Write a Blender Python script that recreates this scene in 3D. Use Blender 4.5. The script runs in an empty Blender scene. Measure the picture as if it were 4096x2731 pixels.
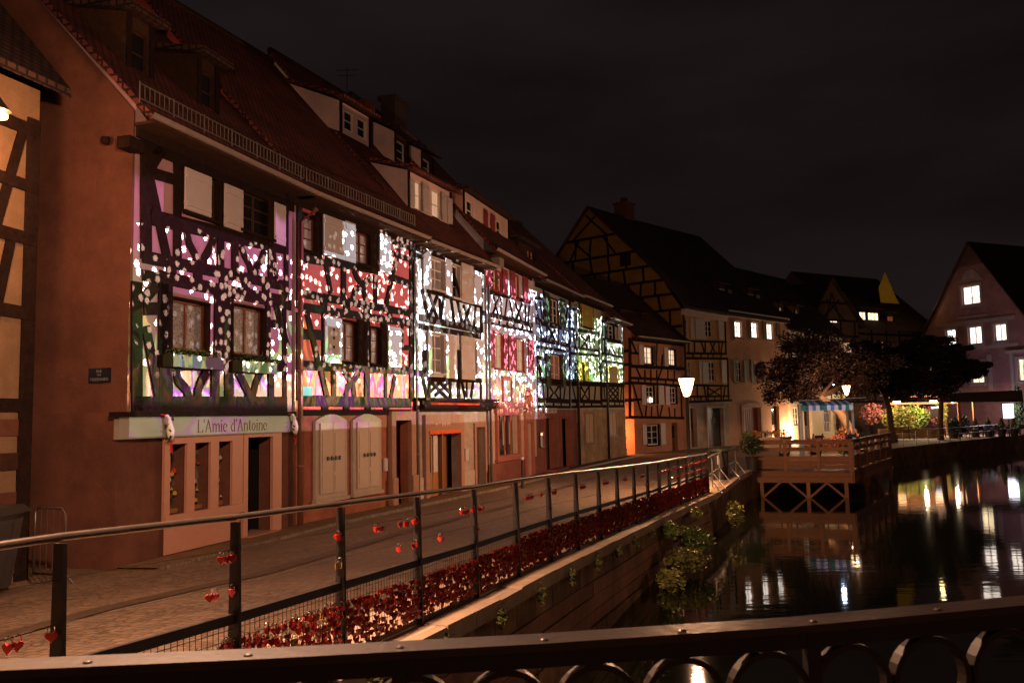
import bpy, math, random
from mathutils import Vector, Matrix
random.seed(7)
R_ = math.radians
sc = bpy.context.scene
col = sc.collection

# ------------------------------------------------------------------ camera
cam = bpy.data.cameras.new('camera')
camo = bpy.data.objects.new('camera', cam)
col.objects.link(camo)
EYE = 2.3
camo.location = (0, 0, EYE)
camo.rotation_euler = (Matrix.Rotation(R_(90) + math.atan(300 / 3400.), 4, 'X') @ Matrix.Rotation(R_(-1.15), 4, 'Z')).to_euler()
cam.sensor_width = 36
cam.lens = 36 * 3400 / 4096.
cam.clip_end = 2000
cam.dof.use_dof = True
cam.dof.focus_distance = 22
cam.dof.aperture_fstop = 7.0
sc.camera = camo

# ------------------------------------------------------------------ night sky
world = bpy.data.worlds.new('World')
sc.world = world
world.use_nodes = True
wn, wl = world.node_tree.nodes, world.node_tree.links
bg = wn['Background']
tc = wn.new('ShaderNodeTexCoord')
mp = wn.new('ShaderNodeMapping'); mp.inputs['Scale'].default_value = (1.2, 1.2, 4.0)
nz = wn.new('ShaderNodeTexNoise'); nz.inputs['Scale'].default_value = 1.6; nz.inputs['Detail'].default_value = 5
rp = wn.new('ShaderNodeValToRGB')
rp.color_ramp.elements[0].position = .36; rp.color_ramp.elements[0].color = (.0062, .0036, .0036, 1)
rp.color_ramp.elements[1].position = .66; rp.color_ramp.elements[1].color = (.0125, .0082, .0084, 1)
wl.new(tc.outputs['Generated'], mp.inputs[0]); wl.new(mp.outputs[0], nz.inputs[0]); wl.new(nz.outputs['Fac'], rp.inputs[0])
wl.new(rp.outputs[0], bg.inputs[0]); bg.inputs[1].default_value = 1.0

# ------------------------------------------------------------------ view, sampling
sc.view_settings.view_transform = 'Standard'
sc.view_settings.look = 'None'
sc.view_settings.exposure = 0
sc.view_settings.gamma = 1
sc.render.engine = 'CYCLES'
sc.cycles.max_bounces = 4
sc.cycles.diffuse_bounces = 2
sc.cycles.glossy_bounces = 3
sc.cycles.transparent_max_bounces = 6
sc.cycles.sample_clamp_indirect = 4
sc.cycles.use_light_tree = True
sc.cycles.use_adaptive_sampling = True
sc.cycles.adaptive_threshold = 0.02

# ------------------------------------------------------------------ real lamps
WARM = (1.0, .50, .22)
def lamp(name, loc, watts, color=WARM, radius=.12):
    l = bpy.data.lights.new(name, 'POINT'); l.energy = watts; l.color = color; l.shadow_soft_size = radius
    o = bpy.data.objects.new(name, l); o.location = loc; col.objects.link(o); return o
lamp('bracket_lamp_light', (-6.86, 11.1, 6.3), 300, (1, .42, .17), .2)
lamp('bridge_end_lamp_light', (-2.05, 5.5, 5.28), 3300, (1, .55, .33), .12)
lamp('bridge_lamp_light', (5.0, -5.0, 4.75), 200, (1, .42, .2), .2)
lamp('far_bank_lamp_light', (27.0, 16.0, 4.55), 1700, (1, .52, .33), .25)
lamp('quay_lamp_light', (5.10, 25.0, 3.06), 2200, (1, .50, .25), .12)
lamp('terrace_lamp_light', (18.4, 47.0, 3.38), 1000, (1, .5, .25), .12)
lamp('square_lamp_light', (37.9, 90.5, 3.7), 1200, (1, .5, .25), .12)
lamp('alley_light', (5.6, 49.3, 1.3), 450, (1, .30, .10), .1)
lamp('wall_uplight_light', (21.2, 64.6, .5), 1100, (1, .62, .34), .1)
for p_, w_ in (((30.0, 68.4, 2.6), 600), ((33.0, 69.0, 2.6), 700), ((35.8, 69.6, 2.6), 700)):
    lamp('pergola_light', p_, w_, (1, .72, .42), .12)
lamp('menu_case_light', (39.9, 69.0, 2.4), 700, (.8, .75, 1.0), .15)

# ------------------------------------------------------------------ the light projector across the canal
# It throws a meadow picture (white blossoms, stems, coloured blades) on the row of houses. The picture is in the
# light itself: every ray direction is looked up on the plane of the facades (S metres along the row, Z metres up).
PA = Vector((-6.4, 13.8, 0)); PU = Vector((.3496, .9369, 0)); PN = Vector((.9369, -.3496, 0))
PROJ = PA + PU * 18 + PN * 24 + Vector((0, 0, 5.2))
def facade_SZ(p):
    d = Vector(p) - PROJ
    k = 24 / -d.dot(PN)
    return 18 + d.dot(PU) * k, PROJ.z + d.z * k
pl = bpy.data.lights.new('projector_light', 'POINT')
pl.energy = 1000; pl.shadow_soft_size = .012
plo = bpy.data.objects.new('projector_light', pl); plo.location = PROJ; col.objects.link(plo)

PROJECTOR_GAIN = 150.0
BLACKED = [[1.12, 3.5, 2.36, 4.62], [3.0, 3.53, 4.21, 4.72], [1.02, 5.99, 4.48, 7.4], [5.62, 6.09, 6.4, 7.38], [6.42, 6.29, 7.18, 7.38], [7.8, 6.09, 8.9, 7.38], [7.17, 3.66, 8.36, 4.8], [8.41, 3.66, 9.31, 4.8], [6.55, 3.86, 7.04, 4.51], [11.75, 6.0, 12.7, 7.19], [13.19, 6.0, 14.72, 7.2], [11.75, 3.31, 12.66, 4.85], [12.84, 3.4, 13.23, 4.85], [13.45, 3.2, 14.77, 4.87], [16.29, 6.6, 17.45, 7.6], [18.91, 6.59, 19.9, 7.69], [16.5, 3.95, 17.42, 5.15], [18.89, 3.95, 20.38, 5.15], [23.38, 6.19, 24.82, 7.38], [23.33, 3.91, 24.92, 4.95], [28.21, 6.44, 29.98, 7.49], [32.52, 6.2, 35.71, 7.2], [32.68, 3.9, 34.5, 4.8]]
# ------------------------------------------------------------------ projector picture
pl.use_nodes = True
_n, _l = pl.node_tree.nodes, pl.node_tree.links
_em = [n for n in _n if n.type == 'EMISSION'][0]
def _sock(v, s):
    if isinstance(v, (int, float)): s.default_value = v
    else: _l.new(v, s)
def M(op, a, b=0.0, c=None):
    n = _n.new('ShaderNodeMath'); n.operation = op
    _sock(a, n.inputs[0]); _sock(b, n.inputs[1])
    if c is not None: _sock(c, n.inputs[2])
    return n.outputs[0]
def VEC(x, y, z=0.0):
    n = _n.new('ShaderNodeCombineXYZ')
    for i, v in enumerate((x, y, z)): _sock(v, n.inputs[i])
    return n.outputs[0]
def DOT(v, w):
    n = _n.new('ShaderNodeVectorMath'); n.operation = 'DOT_PRODUCT'; _l.new(v, n.inputs[0]); n.inputs[1].default_value = w
    return n.outputs['Value']
def NOISE(v, scale, detail=2.0):
    n = _n.new('ShaderNodeTexNoise'); n.noise_dimensions = '2D'; _l.new(v, n.inputs['Vector'])
    n.inputs['Scale'].default_value = scale; n.inputs['Detail'].default_value = detail
    return n.outputs['Fac']
def VOR(v, scale, rnd=1.0):
    n = _n.new('ShaderNodeTexVoronoi'); n.voronoi_dimensions = '2D'; _l.new(v, n.inputs['Vector'])
    n.inputs['Scale'].default_value = scale; n.inputs['Randomness'].default_value = rnd
    return n.outputs['Distance'], n.outputs['Color']
def RAMP(f, stops, interp='LINEAR'):
    n = _n.new('ShaderNodeValToRGB'); _l.new(f, n.inputs[0]); cr = n.color_ramp; cr.interpolation = interp
    while len(cr.elements) < len(stops): cr.elements.new(.5)
    for e, (p, c) in zip(cr.elements, stops):
        e.position = p; e.color = (c[0], c[1], c[2], 1) if not isinstance(c, (int, float)) else (c, c, c, 1)
    return n.outputs[0]
def MIX(f, a, b):
    n = _n.new('ShaderNodeMix'); n.data_type = 'RGBA'; _sock(f, n.inputs[0])
    for s, v in ((n.inputs[6], a), (n.inputs[7], b)):
        if isinstance(v, tuple): s.default_value = (*v, 1)
        else: _l.new(v, s)
    return n.outputs[2]
def STEP(x, lo, hi):
    n = _n.new('ShaderNodeMapRange'); n.interpolation_type = 'SMOOTHSTEP'; _sock(x, n.inputs[0])
    n.inputs[1].default_value = lo; n.inputs[2].default_value = hi
    return n.outputs[0]
_dir = _n.new('ShaderNodeNewGeometry').outputs['Incoming']
_k = M('DIVIDE', 24.0, M('MAXIMUM', M('MULTIPLY', DOT(_dir, tuple(PN)), -1.0), .02))
_S = M('MULTIPLY_ADD', DOT(_dir, tuple(PU)), _k, 18.0)
_Z = M('MULTIPLY_ADD', DOT(_dir, (0, 0, 1)), _k, PROJ.z)
_P = VEC(_S, _Z)
_frontal = M('GREATER_THAN', M('MULTIPLY', DOT(_dir, tuple(PN)), -1.0), .15)
# blossoms: two sets of small lobed discs, thinned out by a slow noise
_wob = M('MULTIPLY', M('SUBTRACT', NOISE(_P, 18.0, 1.0), .5), .10)
_sf = M('MULTIPLY_ADD', STEP(_S, 10.6, 11.4), -.30, 1.0)
_d1, _c1 = VOR(VEC(M('MULTIPLY', _S, _sf), M('MULTIPLY', _Z, _sf)), 4.3, .9)
_sep = _n.new('ShaderNodeSeparateColor'); _l.new(_c1, _sep.inputs[0]); _keep = _sep.outputs[0]
_d2, _c2 = VOR(VEC(M('MULTIPLY', M('ADD', _S, 37.3), _sf), M('MULTIPLY', M('ADD', _Z, 11.7), _sf)), 4.8, 1.0)
_cl = NOISE(_P, .85, 2.0)
_dens = M('ADD', M('MULTIPLY', STEP(_S, 4.0, 12.0), .13), M('MULTIPLY', M('SUBTRACT', _cl, .5), 1.6))
_r1 = M('ADD', _wob, M('ADD', .285, M('MULTIPLY', _dens, .06)))
_b1 = M('MULTIPLY', STEP(M('SUBTRACT', _r1, _d1), 0.0, .05), M('GREATER_THAN', M('ADD', _keep, M('MULTIPLY', _dens, .9)), M('MULTIPLY_ADD', STEP(_S, 10.6, 11.4), -.02, .42)))
_r2 = M('ADD', _wob, M('MULTIPLY_ADD', _dens, .38, .07))
_sep2 = _n.new('ShaderNodeSeparateColor'); _l.new(_c2, _sep2.inputs[0])
_b2 = M('MULTIPLY', STEP(M('SUBTRACT', M('ADD', _wob, .30), _d2), 0.0, .05), M('GREATER_THAN', M('ADD', _sep2.outputs[1], M('MULTIPLY', _dens, 1.1)), .80))
_bl = M('MAXIMUM', _b1, _b2)
# where blossoms grow: from the grass up to a ragged upper edge that climbs to the right
_top = M('ADD', M('MULTIPLY', STEP(_S, 3.5, 9.5), 1.55), M('MULTIPLY_ADD', NOISE(VEC(_S, 0.0), .9, 1.0), 1.2, 5.25))
_bl = M('MULTIPLY', _bl, M('LESS_THAN', _Z, _top))
_bl = M('MULTIPLY', _bl, STEP(M('SUBTRACT', _Z, M('MULTIPLY', STEP(_S, 11, 16), -.6)), 2.9, 3.4))
# wash
_purple = (.80, .27, .70); _neutral = (.50, .66, .78); _bluish = (.30, .52, 1.0)
_w = MIX(M('GREATER_THAN', _S, 5.45), _purple, _neutral)
_w = MIX(M('GREATER_THAN', _S, 21.6), _w, _bluish)
_w = MIX(M('GREATER_THAN', _S, 27.3), _w, (.34, .95, .66))
_w = MIX(M('MULTIPLY', STEP(_S, 1.6, .4), STEP(_Z, 5.6, 4.6)), _w, (.30, .75, .36))
_wk = M('MULTIPLY_ADD', NOISE(_P, .6, 1.0), .22, .15)
_wk = M('MULTIPLY', _wk, M('MULTIPLY_ADD', STEP(_S, 10.5, 12.0), -.54, .80))
_wk = M('MULTIPLY', _wk, M('MULTIPLY_ADD', M('LESS_THAN', _S, 5.45), -.38, 1.0))
_wk = M('MULTIPLY', _wk, M('MULTIPLY_ADD', M('MULTIPLY', M('GREATER_THAN', _S, 5.4), M('LESS_THAN', _S, 10.9)), -.25, 1.0))
_wk = M('MULTIPLY', _wk, M('LESS_THAN', _Z, M('MULTIPLY_ADD', M('COMPARE', _S, 18.4, 2.8), .5, 7.15)))
_wk = M('MULTIPLY', _wk, STEP(M('SUBTRACT', M('ADD', _top, .9), _Z), 0.0, .25))
# grass blades reaching up out of the meadow
_warp = M('MULTIPLY', M('SUBTRACT', NOISE(VEC(_S, M('MULTIPLY', _Z, .55)), .9, 1.0), .5), 3.2)
_bx = M('ADD', M('MULTIPLY', _S, 1.0), _warp)
_blade = NOISE(VEC(_bx, M('MULTIPLY', _Z, .10)), 2.2, 2.0)
_bh = M('MULTIPLY_ADD', NOISE(VEC(M('MULTIPLY', _S, 1.0), 3.3), .8, 2.0), 4.6, 2.35)
_bm = M('MULTIPLY', STEP(_blade, .53, .56), M('LESS_THAN', _Z, _bh))
_green = MIX(STEP(NOISE(_P, 1.3, 1.0), .42, .62), (.20, .80, .30), (.62, .72, .20))
# meadow floor
_m1 = NOISE(VEC(M('ADD', M('MULTIPLY', _S, 1.25), M('MULTIPLY', _warp, .4)), M('MULTIPLY', _Z, .45)), 1.35, 3.0)
_mead = RAMP(_m1, [(0, (.02, .03, .02)), (.36, (.10, .30, .10)), (.43, (.95, .72, .34)), (.475, (.95, .85, .55)), (.50, (.12, .42, .16)), (.545, (.48, .12, .95)), (.585, (.9, .8, .95)), (.62, (.25, .6, .3)), (.70, (.9, .6, .35))])
_mh = M('MULTIPLY_ADD', NOISE(VEC(_S, 9.1), 1.5, 2.0), 1.5, 2.75)
_mm = M('LESS_THAN', _Z, _mh)
_colr = MIX(_bm, _w, _green)
_str = M('ADD', M('MULTIPLY', _wk, M('SUBTRACT', 1.0, _bm)), M('MULTIPLY', _bm, .4))
_colr = MIX(_mm, _colr, _mead)
_str = M('ADD', M('MULTIPLY', _str, M('SUBTRACT', 1.0, _mm)), M('MULTIPLY', _mm, M('MULTIPLY_ADD', STEP(_S, 9, 14), -.72, 1.0)))
# blurred foot of the picture
_str = M('MULTIPLY', _str, M('MULTIPLY_ADD', M('MULTIPLY', M('LESS_THAN', _S, 5.4), _mm), -.32, 1.0))
_str = M('MULTIPLY', _str, M('MULTIPLY_ADD', M('MULTIPLY', M('MULTIPLY', M('GREATER_THAN', _S, 5.4), M('LESS_THAN', _S, 10.9)), _mm), .9, 1.0))
_foot = STEP(_Z, 2.75, 2.55)
_ft = RAMP(NOISE(VEC(M('MULTIPLY', _S, .8), _Z), 1.5, 1.0), [(0, (.25, .35, .2)), (.45, (.55, .62, .42)), (.52, (.72, .30, .85)), (.62, (.85, .75, .7)), (.8, (.6, .7, .5))])
_colr = MIX(_foot, _colr, _ft)
_str = M('ADD', M('MULTIPLY', _str, M('SUBTRACT', 1.0, _foot)), M('MULTIPLY', _foot, .12))
_colr = MIX(_bl, _colr, MIX(STEP(_S, 9.0, 12.5), (1.0, .93, .80), (.74, .94, 1.0)))
_dotk = M('MULTIPLY_ADD', STEP(_S, 10.0, 12.5), -2.2, 3.8)
_str = M('ADD', M('MULTIPLY', _str, M('SUBTRACT', 1.0, _bl)), M('MULTIPLY', _bl, _dotk))
# edges of the frame and the blacked-out windows
_cut = M('MULTIPLY_ADD', M('GREATER_THAN', _S, 22.6), 1.72, M('MULTIPLY_ADD', _S, .006, 2.07))
_win = M('MULTIPLY', M('GREATER_THAN', _Z, _cut), M('LESS_THAN', _Z, M('MULTIPLY_ADD', STEP(_S, 2.0, 9.0), .42, 6.9)))
_win = M('MULTIPLY', _win, M('MULTIPLY', M('GREATER_THAN', _S, .02), M('LESS_THAN', _S, 36.2)))
_blk = None
for (_a, _b, _c, _d) in BLACKED:
    _r = M('MULTIPLY', M('COMPARE', _S, (_a + _c) / 2, (_c - _a) / 2), M('COMPARE', _Z, (_b + _d) / 2, (_d - _b) / 2))
    _blk = _r if _blk is None else M('MAXIMUM', _blk, _r)
_win = M('MULTIPLY', _win, M('MULTIPLY_ADD', _blk, -.985, 1.0))
_win = M('MULTIPLY', M('MULTIPLY', _win, _frontal), M('POWER', M('DIVIDE', _k, 24.0), 3.0))
_l.new(_colr, _em.inputs[0])
_l.new(M('MULTIPLY', _win, M('MULTIPLY', _str, PROJECTOR_GAIN)), _em.inputs[1])
# ------------------------------------------------------------------ mesh helpers
class MB:
    def __init__(s): s.v = []; s.f = []; s.m = []
    def add(s, vs, fs, mi=0):
        n = len(s.v); s.v += [tuple(v) for v in vs]; s.f += [tuple(n + i for i in f) for f in fs]; s.m += [mi] * len(fs)
    def hexa(s, p, mi=0):   # 8 points: bottom ring then top ring
        s.add(p, [(0, 3, 2, 1), (4, 5, 6, 7), (0, 1, 5, 4), (1, 2, 6, 5), (2, 3, 7, 6), (3, 0, 4, 7)], mi)
    def box(s, x0, y0, z0, x1, y1, z1, mi=0):
        s.hexa([(x0, y0, z0), (x1, y0, z0), (x1, y1, z0), (x0, y1, z0), (x0, y0, z1), (x1, y0, z1), (x1, y1, z1), (x0, y1, z1)], mi)
    def bar(s, a, b, w, h=None, up=(0, 0, 1), mi=0):
        a, b = Vector(a), Vector(b); h = h or w
        d = (b - a).normalized(); up = Vector(up)
        if abs(d.dot(up)) > .98: up = Vector((1, 0, 0))
        x = d.cross(up).normalized() * w / 2; y = x.cross(d).normalized() * h / 2
        s.hexa([a - x - y, a + x - y, b + x - y, b - x - y, a - x + y, a + x + y, b + x + y, b - x + y], mi)
    def tube(s, pts, r, n=8, mi=0, cap=True):
        pts = [Vector(p) for p in pts]; rs = r if isinstance(r, (list, tuple)) else [r] * len(pts)
        base = len(s.v); ref = Vector((0, 0, 1))
        for i, p in enumerate(pts):
            d = (pts[min(i + 1, len(pts) - 1)] - pts[max(i - 1, 0)]).normalized()
            u = ref if abs(d.dot(ref)) < .95 else Vector((1, 0, 0))
            x = d.cross(u).normalized(); y = x.cross(d).normalized()
            for k in range(n):
                t = 2 * math.pi * k / n; s.v.append(tuple(p + (x * math.cos(t) + y * math.sin(t)) * rs[i]))
        for i in range(len(pts) - 1):
            for k in range(n):
                a = base + i * n + k; b = base + i * n + (k + 1) % n
                s.f.append((a, b, b + n, a + n)); s.m.append(mi)
        if cap:
            s.f.append(tuple(base + k for k in range(n))[::-1]); s.m.append(mi)
            e = base + (len(pts) - 1) * n; s.f.append(tuple(e + k for k in range(n))); s.m.append(mi)
    def lathe(s, c, prof, n=16, mi=0):
        s.tube([(c[0], c[1], c[2] + z) for r, z in prof], [max(r, .001) for r, z in prof], n, mi)
    def build(s, name, mat, parent=None, smooth=False, data=None):
        off = Vector(parent_origin(parent)) if parent else Vector((0, 0, 0))
        me = bpy.data.meshes.new(name)
        me.from_pydata([tuple(Vector(v) - off) for v in s.v], [], s.f)
        for m in (mat if isinstance(mat, (list, tuple)) else [mat]): me.materials.append(m)
        if any(s.m): me.polygons.foreach_set('material_index', s.m)
        if smooth: me.polygons.foreach_set('use_smooth', [True] * len(me.polygons))
        me.update()
        o = bpy.data.objects.new(name, me); col.objects.link(o)
        if parent: o.parent = parent
        return o
def build_each(mb, name, m, parent=None):
    '''every connected piece becomes an object of its own'''
    par = list(range(len(mb.v)))
    def find(a):
        while par[a] != a: par[a] = par[par[a]]; a = par[a]
        return a
    for f in mb.f:
        for a in f[1:]: par[find(a)] = find(f[0])
    grp = {}
    for f in mb.f: grp.setdefault(find(f[0]), []).append(f)
    out = []
    for fs in grp.values():
        ids = sorted({i for f in fs for i in f}); ix = {a: k for k, a in enumerate(ids)}; q = MB(); q.v = [mb.v[i] for i in ids]; q.f = [tuple(ix[i] for i in f) for f in fs]; q.m = [0] * len(fs); out.append(q.build(name, m, parent))
    return out
def parent_origin(p):
    v = Vector((0, 0, 0))
    while p is not None: v += p.location; p = p.parent
    return v
def centred(o):
    """give a top-level mesh its own origin at its base"""
    me = o.data; n = len(me.vertices)
    xs = [v.co for v in me.vertices]
    c = Vector((sum(v.x for v in xs) / n, sum(v.y for v in xs) / n, min(v.z for v in xs)))
    for v in me.vertices: v.co -= c
    o.location = c; return o
def tag(o, label=None, cat=None, group=None, kind=None):
    if label: o['label'] = label
    if cat: o['category'] = cat
    if group: o['group'] = group
    if kind: o['kind'] = kind
    return o
def thing(name, loc, label, cat, group=None):
    o = bpy.data.objects.new(name, None); o.empty_display_size = .2; o.location = loc; col.objects.link(o)
    return tag(o, label, cat, group)
def copy_tree(o, loc, label=None, rz=None):
    c = o.copy(); col.objects.link(c); c.location = loc
    if rz is not None: c.rotation_euler = (0, 0, rz)
    if label: c['label'] = label
    for ch in list(o.children):
        d = ch.copy(); col.objects.link(d); d.parent = c
        for g in list(ch.children):
            e = g.copy(); col.objects.link(e); e.parent = d
    return c
# ------------------------------------------------------------------ materials
def mat(name, c, rough=.8, metal=0.0, var=.18, nscale=6.0, bump=0.0, bscale=30.0, spec=.3, coat=0.0, emit=None, estr=0.0, stretch=None, dirt=0.0):
    m = bpy.data.materials.new(name); m.use_nodes = True
    N, L = m.node_tree.nodes, m.node_tree.links; b = N['Principled BSDF']
    b.inputs['Roughness'].default_value = rough; b.inputs['Metallic'].default_value = metal
    b.inputs['Specular IOR Level'].default_value = spec; b.inputs['Coat Weight'].default_value = coat
    t = N.new('ShaderNodeTexCoord'); src = t.outputs['Object']
    if stretch:
        mpp = N.new('ShaderNodeMapping'); mpp.inputs['Scale'].default_value = stretch; L.new(src, mpp.inputs[0]); src = mpp.outputs[0]
    n = N.new('ShaderNodeTexNoise'); n.inputs['Scale'].default_value = nscale; n.inputs['Detail'].default_value = 6; n.inputs['Roughness'].default_value = .65
    L.new(src, n.inputs[0])
    r = N.new('ShaderNodeValToRGB'); r.color_ramp.elements[0].position = .3; r.color_ramp.elements[1].position = .72
    r.color_ramp.elements[0].color = (*[x * (1 - var) for x in c], 1); r.color_ramp.elements[1].color = (*[min(1, x * (1 + var)) for x in c], 1)
    L.new(n.outputs['Fac'], r.inputs[0]); out = r.outputs[0]
    oi = N.new('ShaderNodeObjectInfo'); hv = N.new('ShaderNodeHueSaturation')
    mr = N.new('ShaderNodeMapRange'); mr.inputs[3].default_value = 1 - var * .6; mr.inputs[4].default_value = 1 + var * .6
    L.new(oi.outputs['Random'], mr.inputs[0]); L.new(mr.outputs[0], hv.inputs['Value']); L.new(out, hv.inputs['Color']); out = hv.outputs[0]
    if dirt:
        n2 = N.new('ShaderNodeTexNoise'); n2.inputs['Scale'].default_value = .9; n2.inputs['Detail'].default_value = 8; n2.inputs['Roughness'].default_value = .7
        L.new(t.outputs['Object'], n2.inputs[0])
        r2 = N.new('ShaderNodeValToRGB'); r2.color_ramp.elements[0].position = .38; r2.color_ramp.elements[1].position = .62
        r2.color_ramp.elements[0].color = (1 - dirt, 1 - dirt, 1 - dirt * .95, 1); r2.color_ramp.elements[1].color = (1, 1, 1, 1)
        L.new(n2.outputs['Fac'], r2.inputs[0])
        mx = N.new('ShaderNodeMix'); mx.data_type = 'RGBA'; mx.blend_type = 'MULTIPLY'; mx.inputs[0].default_value = 1
        L.new(out, mx.inputs[6]); L.new(r2.outputs[0], mx.inputs[7]); out = mx.outputs[2]
    L.new(out, b.inputs['Base Color'])
    if bump:
        n3 = N.new('ShaderNodeTexNoise'); n3.inputs['Scale'].default_value = bscale; n3.inputs['Detail'].default_value = 4; L.new(src, n3.inputs[0])
        bp = N.new('ShaderNodeBump'); bp.inputs['Strength'].default_value = bump; bp.inputs['Distance'].default_value = .02
        L.new(n3.outputs['Fac'], bp.inputs['Height']); L.new(bp.outputs[0], b.inputs['Normal'])
    if emit:
        b.inputs['Emission Color'].default_value = (*emit, 1); b.inputs['Emission Strength'].default_value = estr
    return m
def plaster(name, c, dirt=.25): return mat(name, c, .9, var=.08, nscale=4, bump=.35, bscale=22, dirt=dirt, spec=.15)
def glow(name, c, s, var=.25, scale=3.0, stretch=None):
    m = bpy.data.materials.new(name); m.use_nodes = True
    N, L = m.node_tree.nodes, m.node_tree.links; N.remove(N['Principled BSDF'])
    e = N.new('ShaderNodeEmission'); L.new(e.outputs[0], N['Material Output'].inputs[0])
    t = N.new('ShaderNodeTexCoord'); n = N.new('ShaderNodeTexNoise'); n.inputs['Scale'].default_value = scale
    src = t.outputs['Object']
    if stretch:
        mpp = N.new('ShaderNodeMapping'); mpp.inputs['Scale'].default_value = stretch; L.new(src, mpp.inputs[0]); src = mpp.outputs[0]
    L.new(src, n.inputs[0])
    mr = N.new('ShaderNodeMapRange'); mr.inputs[1].default_value = .3; mr.inputs[2].default_value = .7
    mr.inputs[3].default_value = s * (1 - var); mr.inputs[4].default_value = s * (1 + var)
    L.new(n.outputs['Fac'], mr.inputs[0]); L.new(mr.outputs[0], e.inputs[1]); e.inputs[0].default_value = (*c, 1)
    return m
def brick_mat(name, c1, c2, mortar, scale, bw, rh, rough=.85, bump=.6, msize=.02, rot=None, off=.5, coord='Object'):
    m = bpy.data.materials.new(name); m.use_nodes = True
    N, L = m.node_tree.nodes, m.node_tree.links; b = N['Principled BSDF']; b.inputs['Roughness'].default_value = rough; b.inputs['Specular IOR Level'].default_value = .25
    t = N.new('ShaderNodeTexCoord'); mpp = N.new('ShaderNodeMapping'); L.new(t.outputs[coord], mpp.inputs[0])
    if rot: mpp.inputs['Rotation'].default_value = rot
    k = N.new('ShaderNodeTexBrick'); L.new(mpp.outputs[0], k.inputs[0]); k.offset = off
    k.inputs['Color1'].default_value = (*c1, 1); k.inputs['Color2'].default_value = (*c2, 1); k.inputs['Mortar'].default_value = (*mortar, 1)
    k.inputs['Scale'].default_value = scale; k.inputs['Brick Width'].default_value = bw; k.inputs['Row Height'].default_value = rh; k.inputs['Mortar Size'].default_value = msize
    n = N.new('ShaderNodeTexNoise'); n.inputs['Scale'].default_value = 1.3; n.inputs['Detail'].default_value = 8; L.new(t.outputs['Object'], n.inputs[0])
    r = N.new('ShaderNodeValToRGB'); r.color_ramp.elements[0].position = .3; r.color_ramp.elements[1].position = .7; r.color_ramp.elements[0].color = (.55, .55, .55, 1); r.color_ramp.elements[1].color = (1.1, 1.1, 1.1, 1)
    L.new(n.outputs['Fac'], r.inputs[0])
    mx = N.new('ShaderNodeMix'); mx.data_type = 'RGBA'; mx.blend_type = 'MULTIPLY'; mx.inputs[0].default_value = 1
    L.new(k.outputs['Color'], mx.inputs[6]); L.new(r.outputs[0], mx.inputs[7]); L.new(mx.outputs[2], b.inputs['Base Color'])
    bp = N.new('ShaderNodeBump'); bp.inputs['Strength'].default_value = bump; bp.inputs['Distance'].default_value = .02; bp.invert = True
    L.new(k.outputs['Fac'], bp.inputs['Height']); L.new(bp.outputs[0], b.inputs['Normal'])
    return m
def uv_box(o, fr):
    """metre UVs: u along the facade, v up the slope"""
    me = o.data; uv = me.uv_layers.new(name='uv'); w = parent_origin(o.parent) if o.parent else o.location
    for p in me.polygons:
        nrm = p.normal; upd = Vector((0, 0, 1)) - nrm * nrm.z
        upd = upd.normalized() if upd.length > .05 else fr.n
        for li in p.loop_indices:
            co = me.vertices[me.loops[li].vertex_index].co + w - fr.o
            uv.data[li].uv = (co.dot(fr.d) if abs(nrm.dot(fr.d)) < .8 else co.dot(fr.n), co.dot(upd))
TIMBER = mat('dark_oak_timber', (.018, .010, .008), .92, spec=.05, var=.35, nscale=9, bump=.5, bscale=40)
TIMBER_L = mat('brown_timber', (.045, .022, .013), .85, spec=.1, var=.3, nscale=9, bump=.5)
TILE = brick_mat('clay_roof_tiles', (.25, .066, .05), (.17, .044, .036), (.03, .012, .01), 1.0, .18, .15, bump=1.0, msize=.022, coord='UV')
TILE_D = brick_mat('dark_roof_tiles', (.095, .042, .03), (.06, .028, .02), (.015, .01, .01), 1.0, .18, .15, bump=1.0, msize=.022, coord='UV')
CREAM = mat('cream_painted_shutter', (.42, .375, .385), .6, var=.06, nscale=5, bump=.1)
MAROON = mat('maroon_painted_wood', (.23, .03, .045), .5, var=.1)
GREENW = mat('dark_green_painted_wood', (.022, .030, .013), .6, var=.2)
YELLOWW = mat('yellow_painted_wood', (.42, .30, .035), .6, var=.1)
OLIVEW = mat('grey_green_louvre_paint', (.16, .16, .10), .6, var=.1)
REDWOOD = mat('red_brown_window_wood', (.14, .035, .018), .5, var=.15)
WHITEW = mat('white_window_wood', (.6, .56, .5), .5, var=.05)
GLASS = mat('dark_window_glass', (.012, .011, .012), .06, var=.2, spec=.6)
CURTAIN = mat('net_curtain_behind_glass', (.46, .45, .50), .5, var=.08, nscale=3, stretch=(9, 9, .6), coat=.35)
LACE = mat('lace_curtain', (.30, .28, .29), .5, var=.75, nscale=26, coat=.35)
SANDSTONE = mat('pink_sandstone_surround', (.34, .19, .135), .85, var=.1, nscale=8, bump=.25, dirt=.15)
PALESTONE = mat('pale_painted_stone', (.42, .34, .28), .85, var=.1, nscale=8, bump=.25, dirt=.15)
DOORW = mat('old_brown_door_wood', (.11, .045, .022), .55, var=.3, nscale=7, stretch=(9, 9, .6), bump=.2)
OAKDOOR = mat('light_oak_door', (.34, .16, .05), .45, var=.25, nscale=7, stretch=(9, 9, .5))
BLUEDOOR = mat('slate_blue_door_paint', (.07, .075, .085), .4, var=.1)
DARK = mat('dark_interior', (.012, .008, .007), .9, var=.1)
ZINC = mat('zinc_sheet', (.20, .16, .15), .6, metal=.1, var=.15, nscale=5)
PIPEB = mat('painted_brown_pipe', (.22, .09, .06), .45, var=.1)
STEEL = mat('anthracite_painted_steel', (.045, .04, .04), .42, metal=.4, var=.15, nscale=12, bump=.1)
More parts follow.
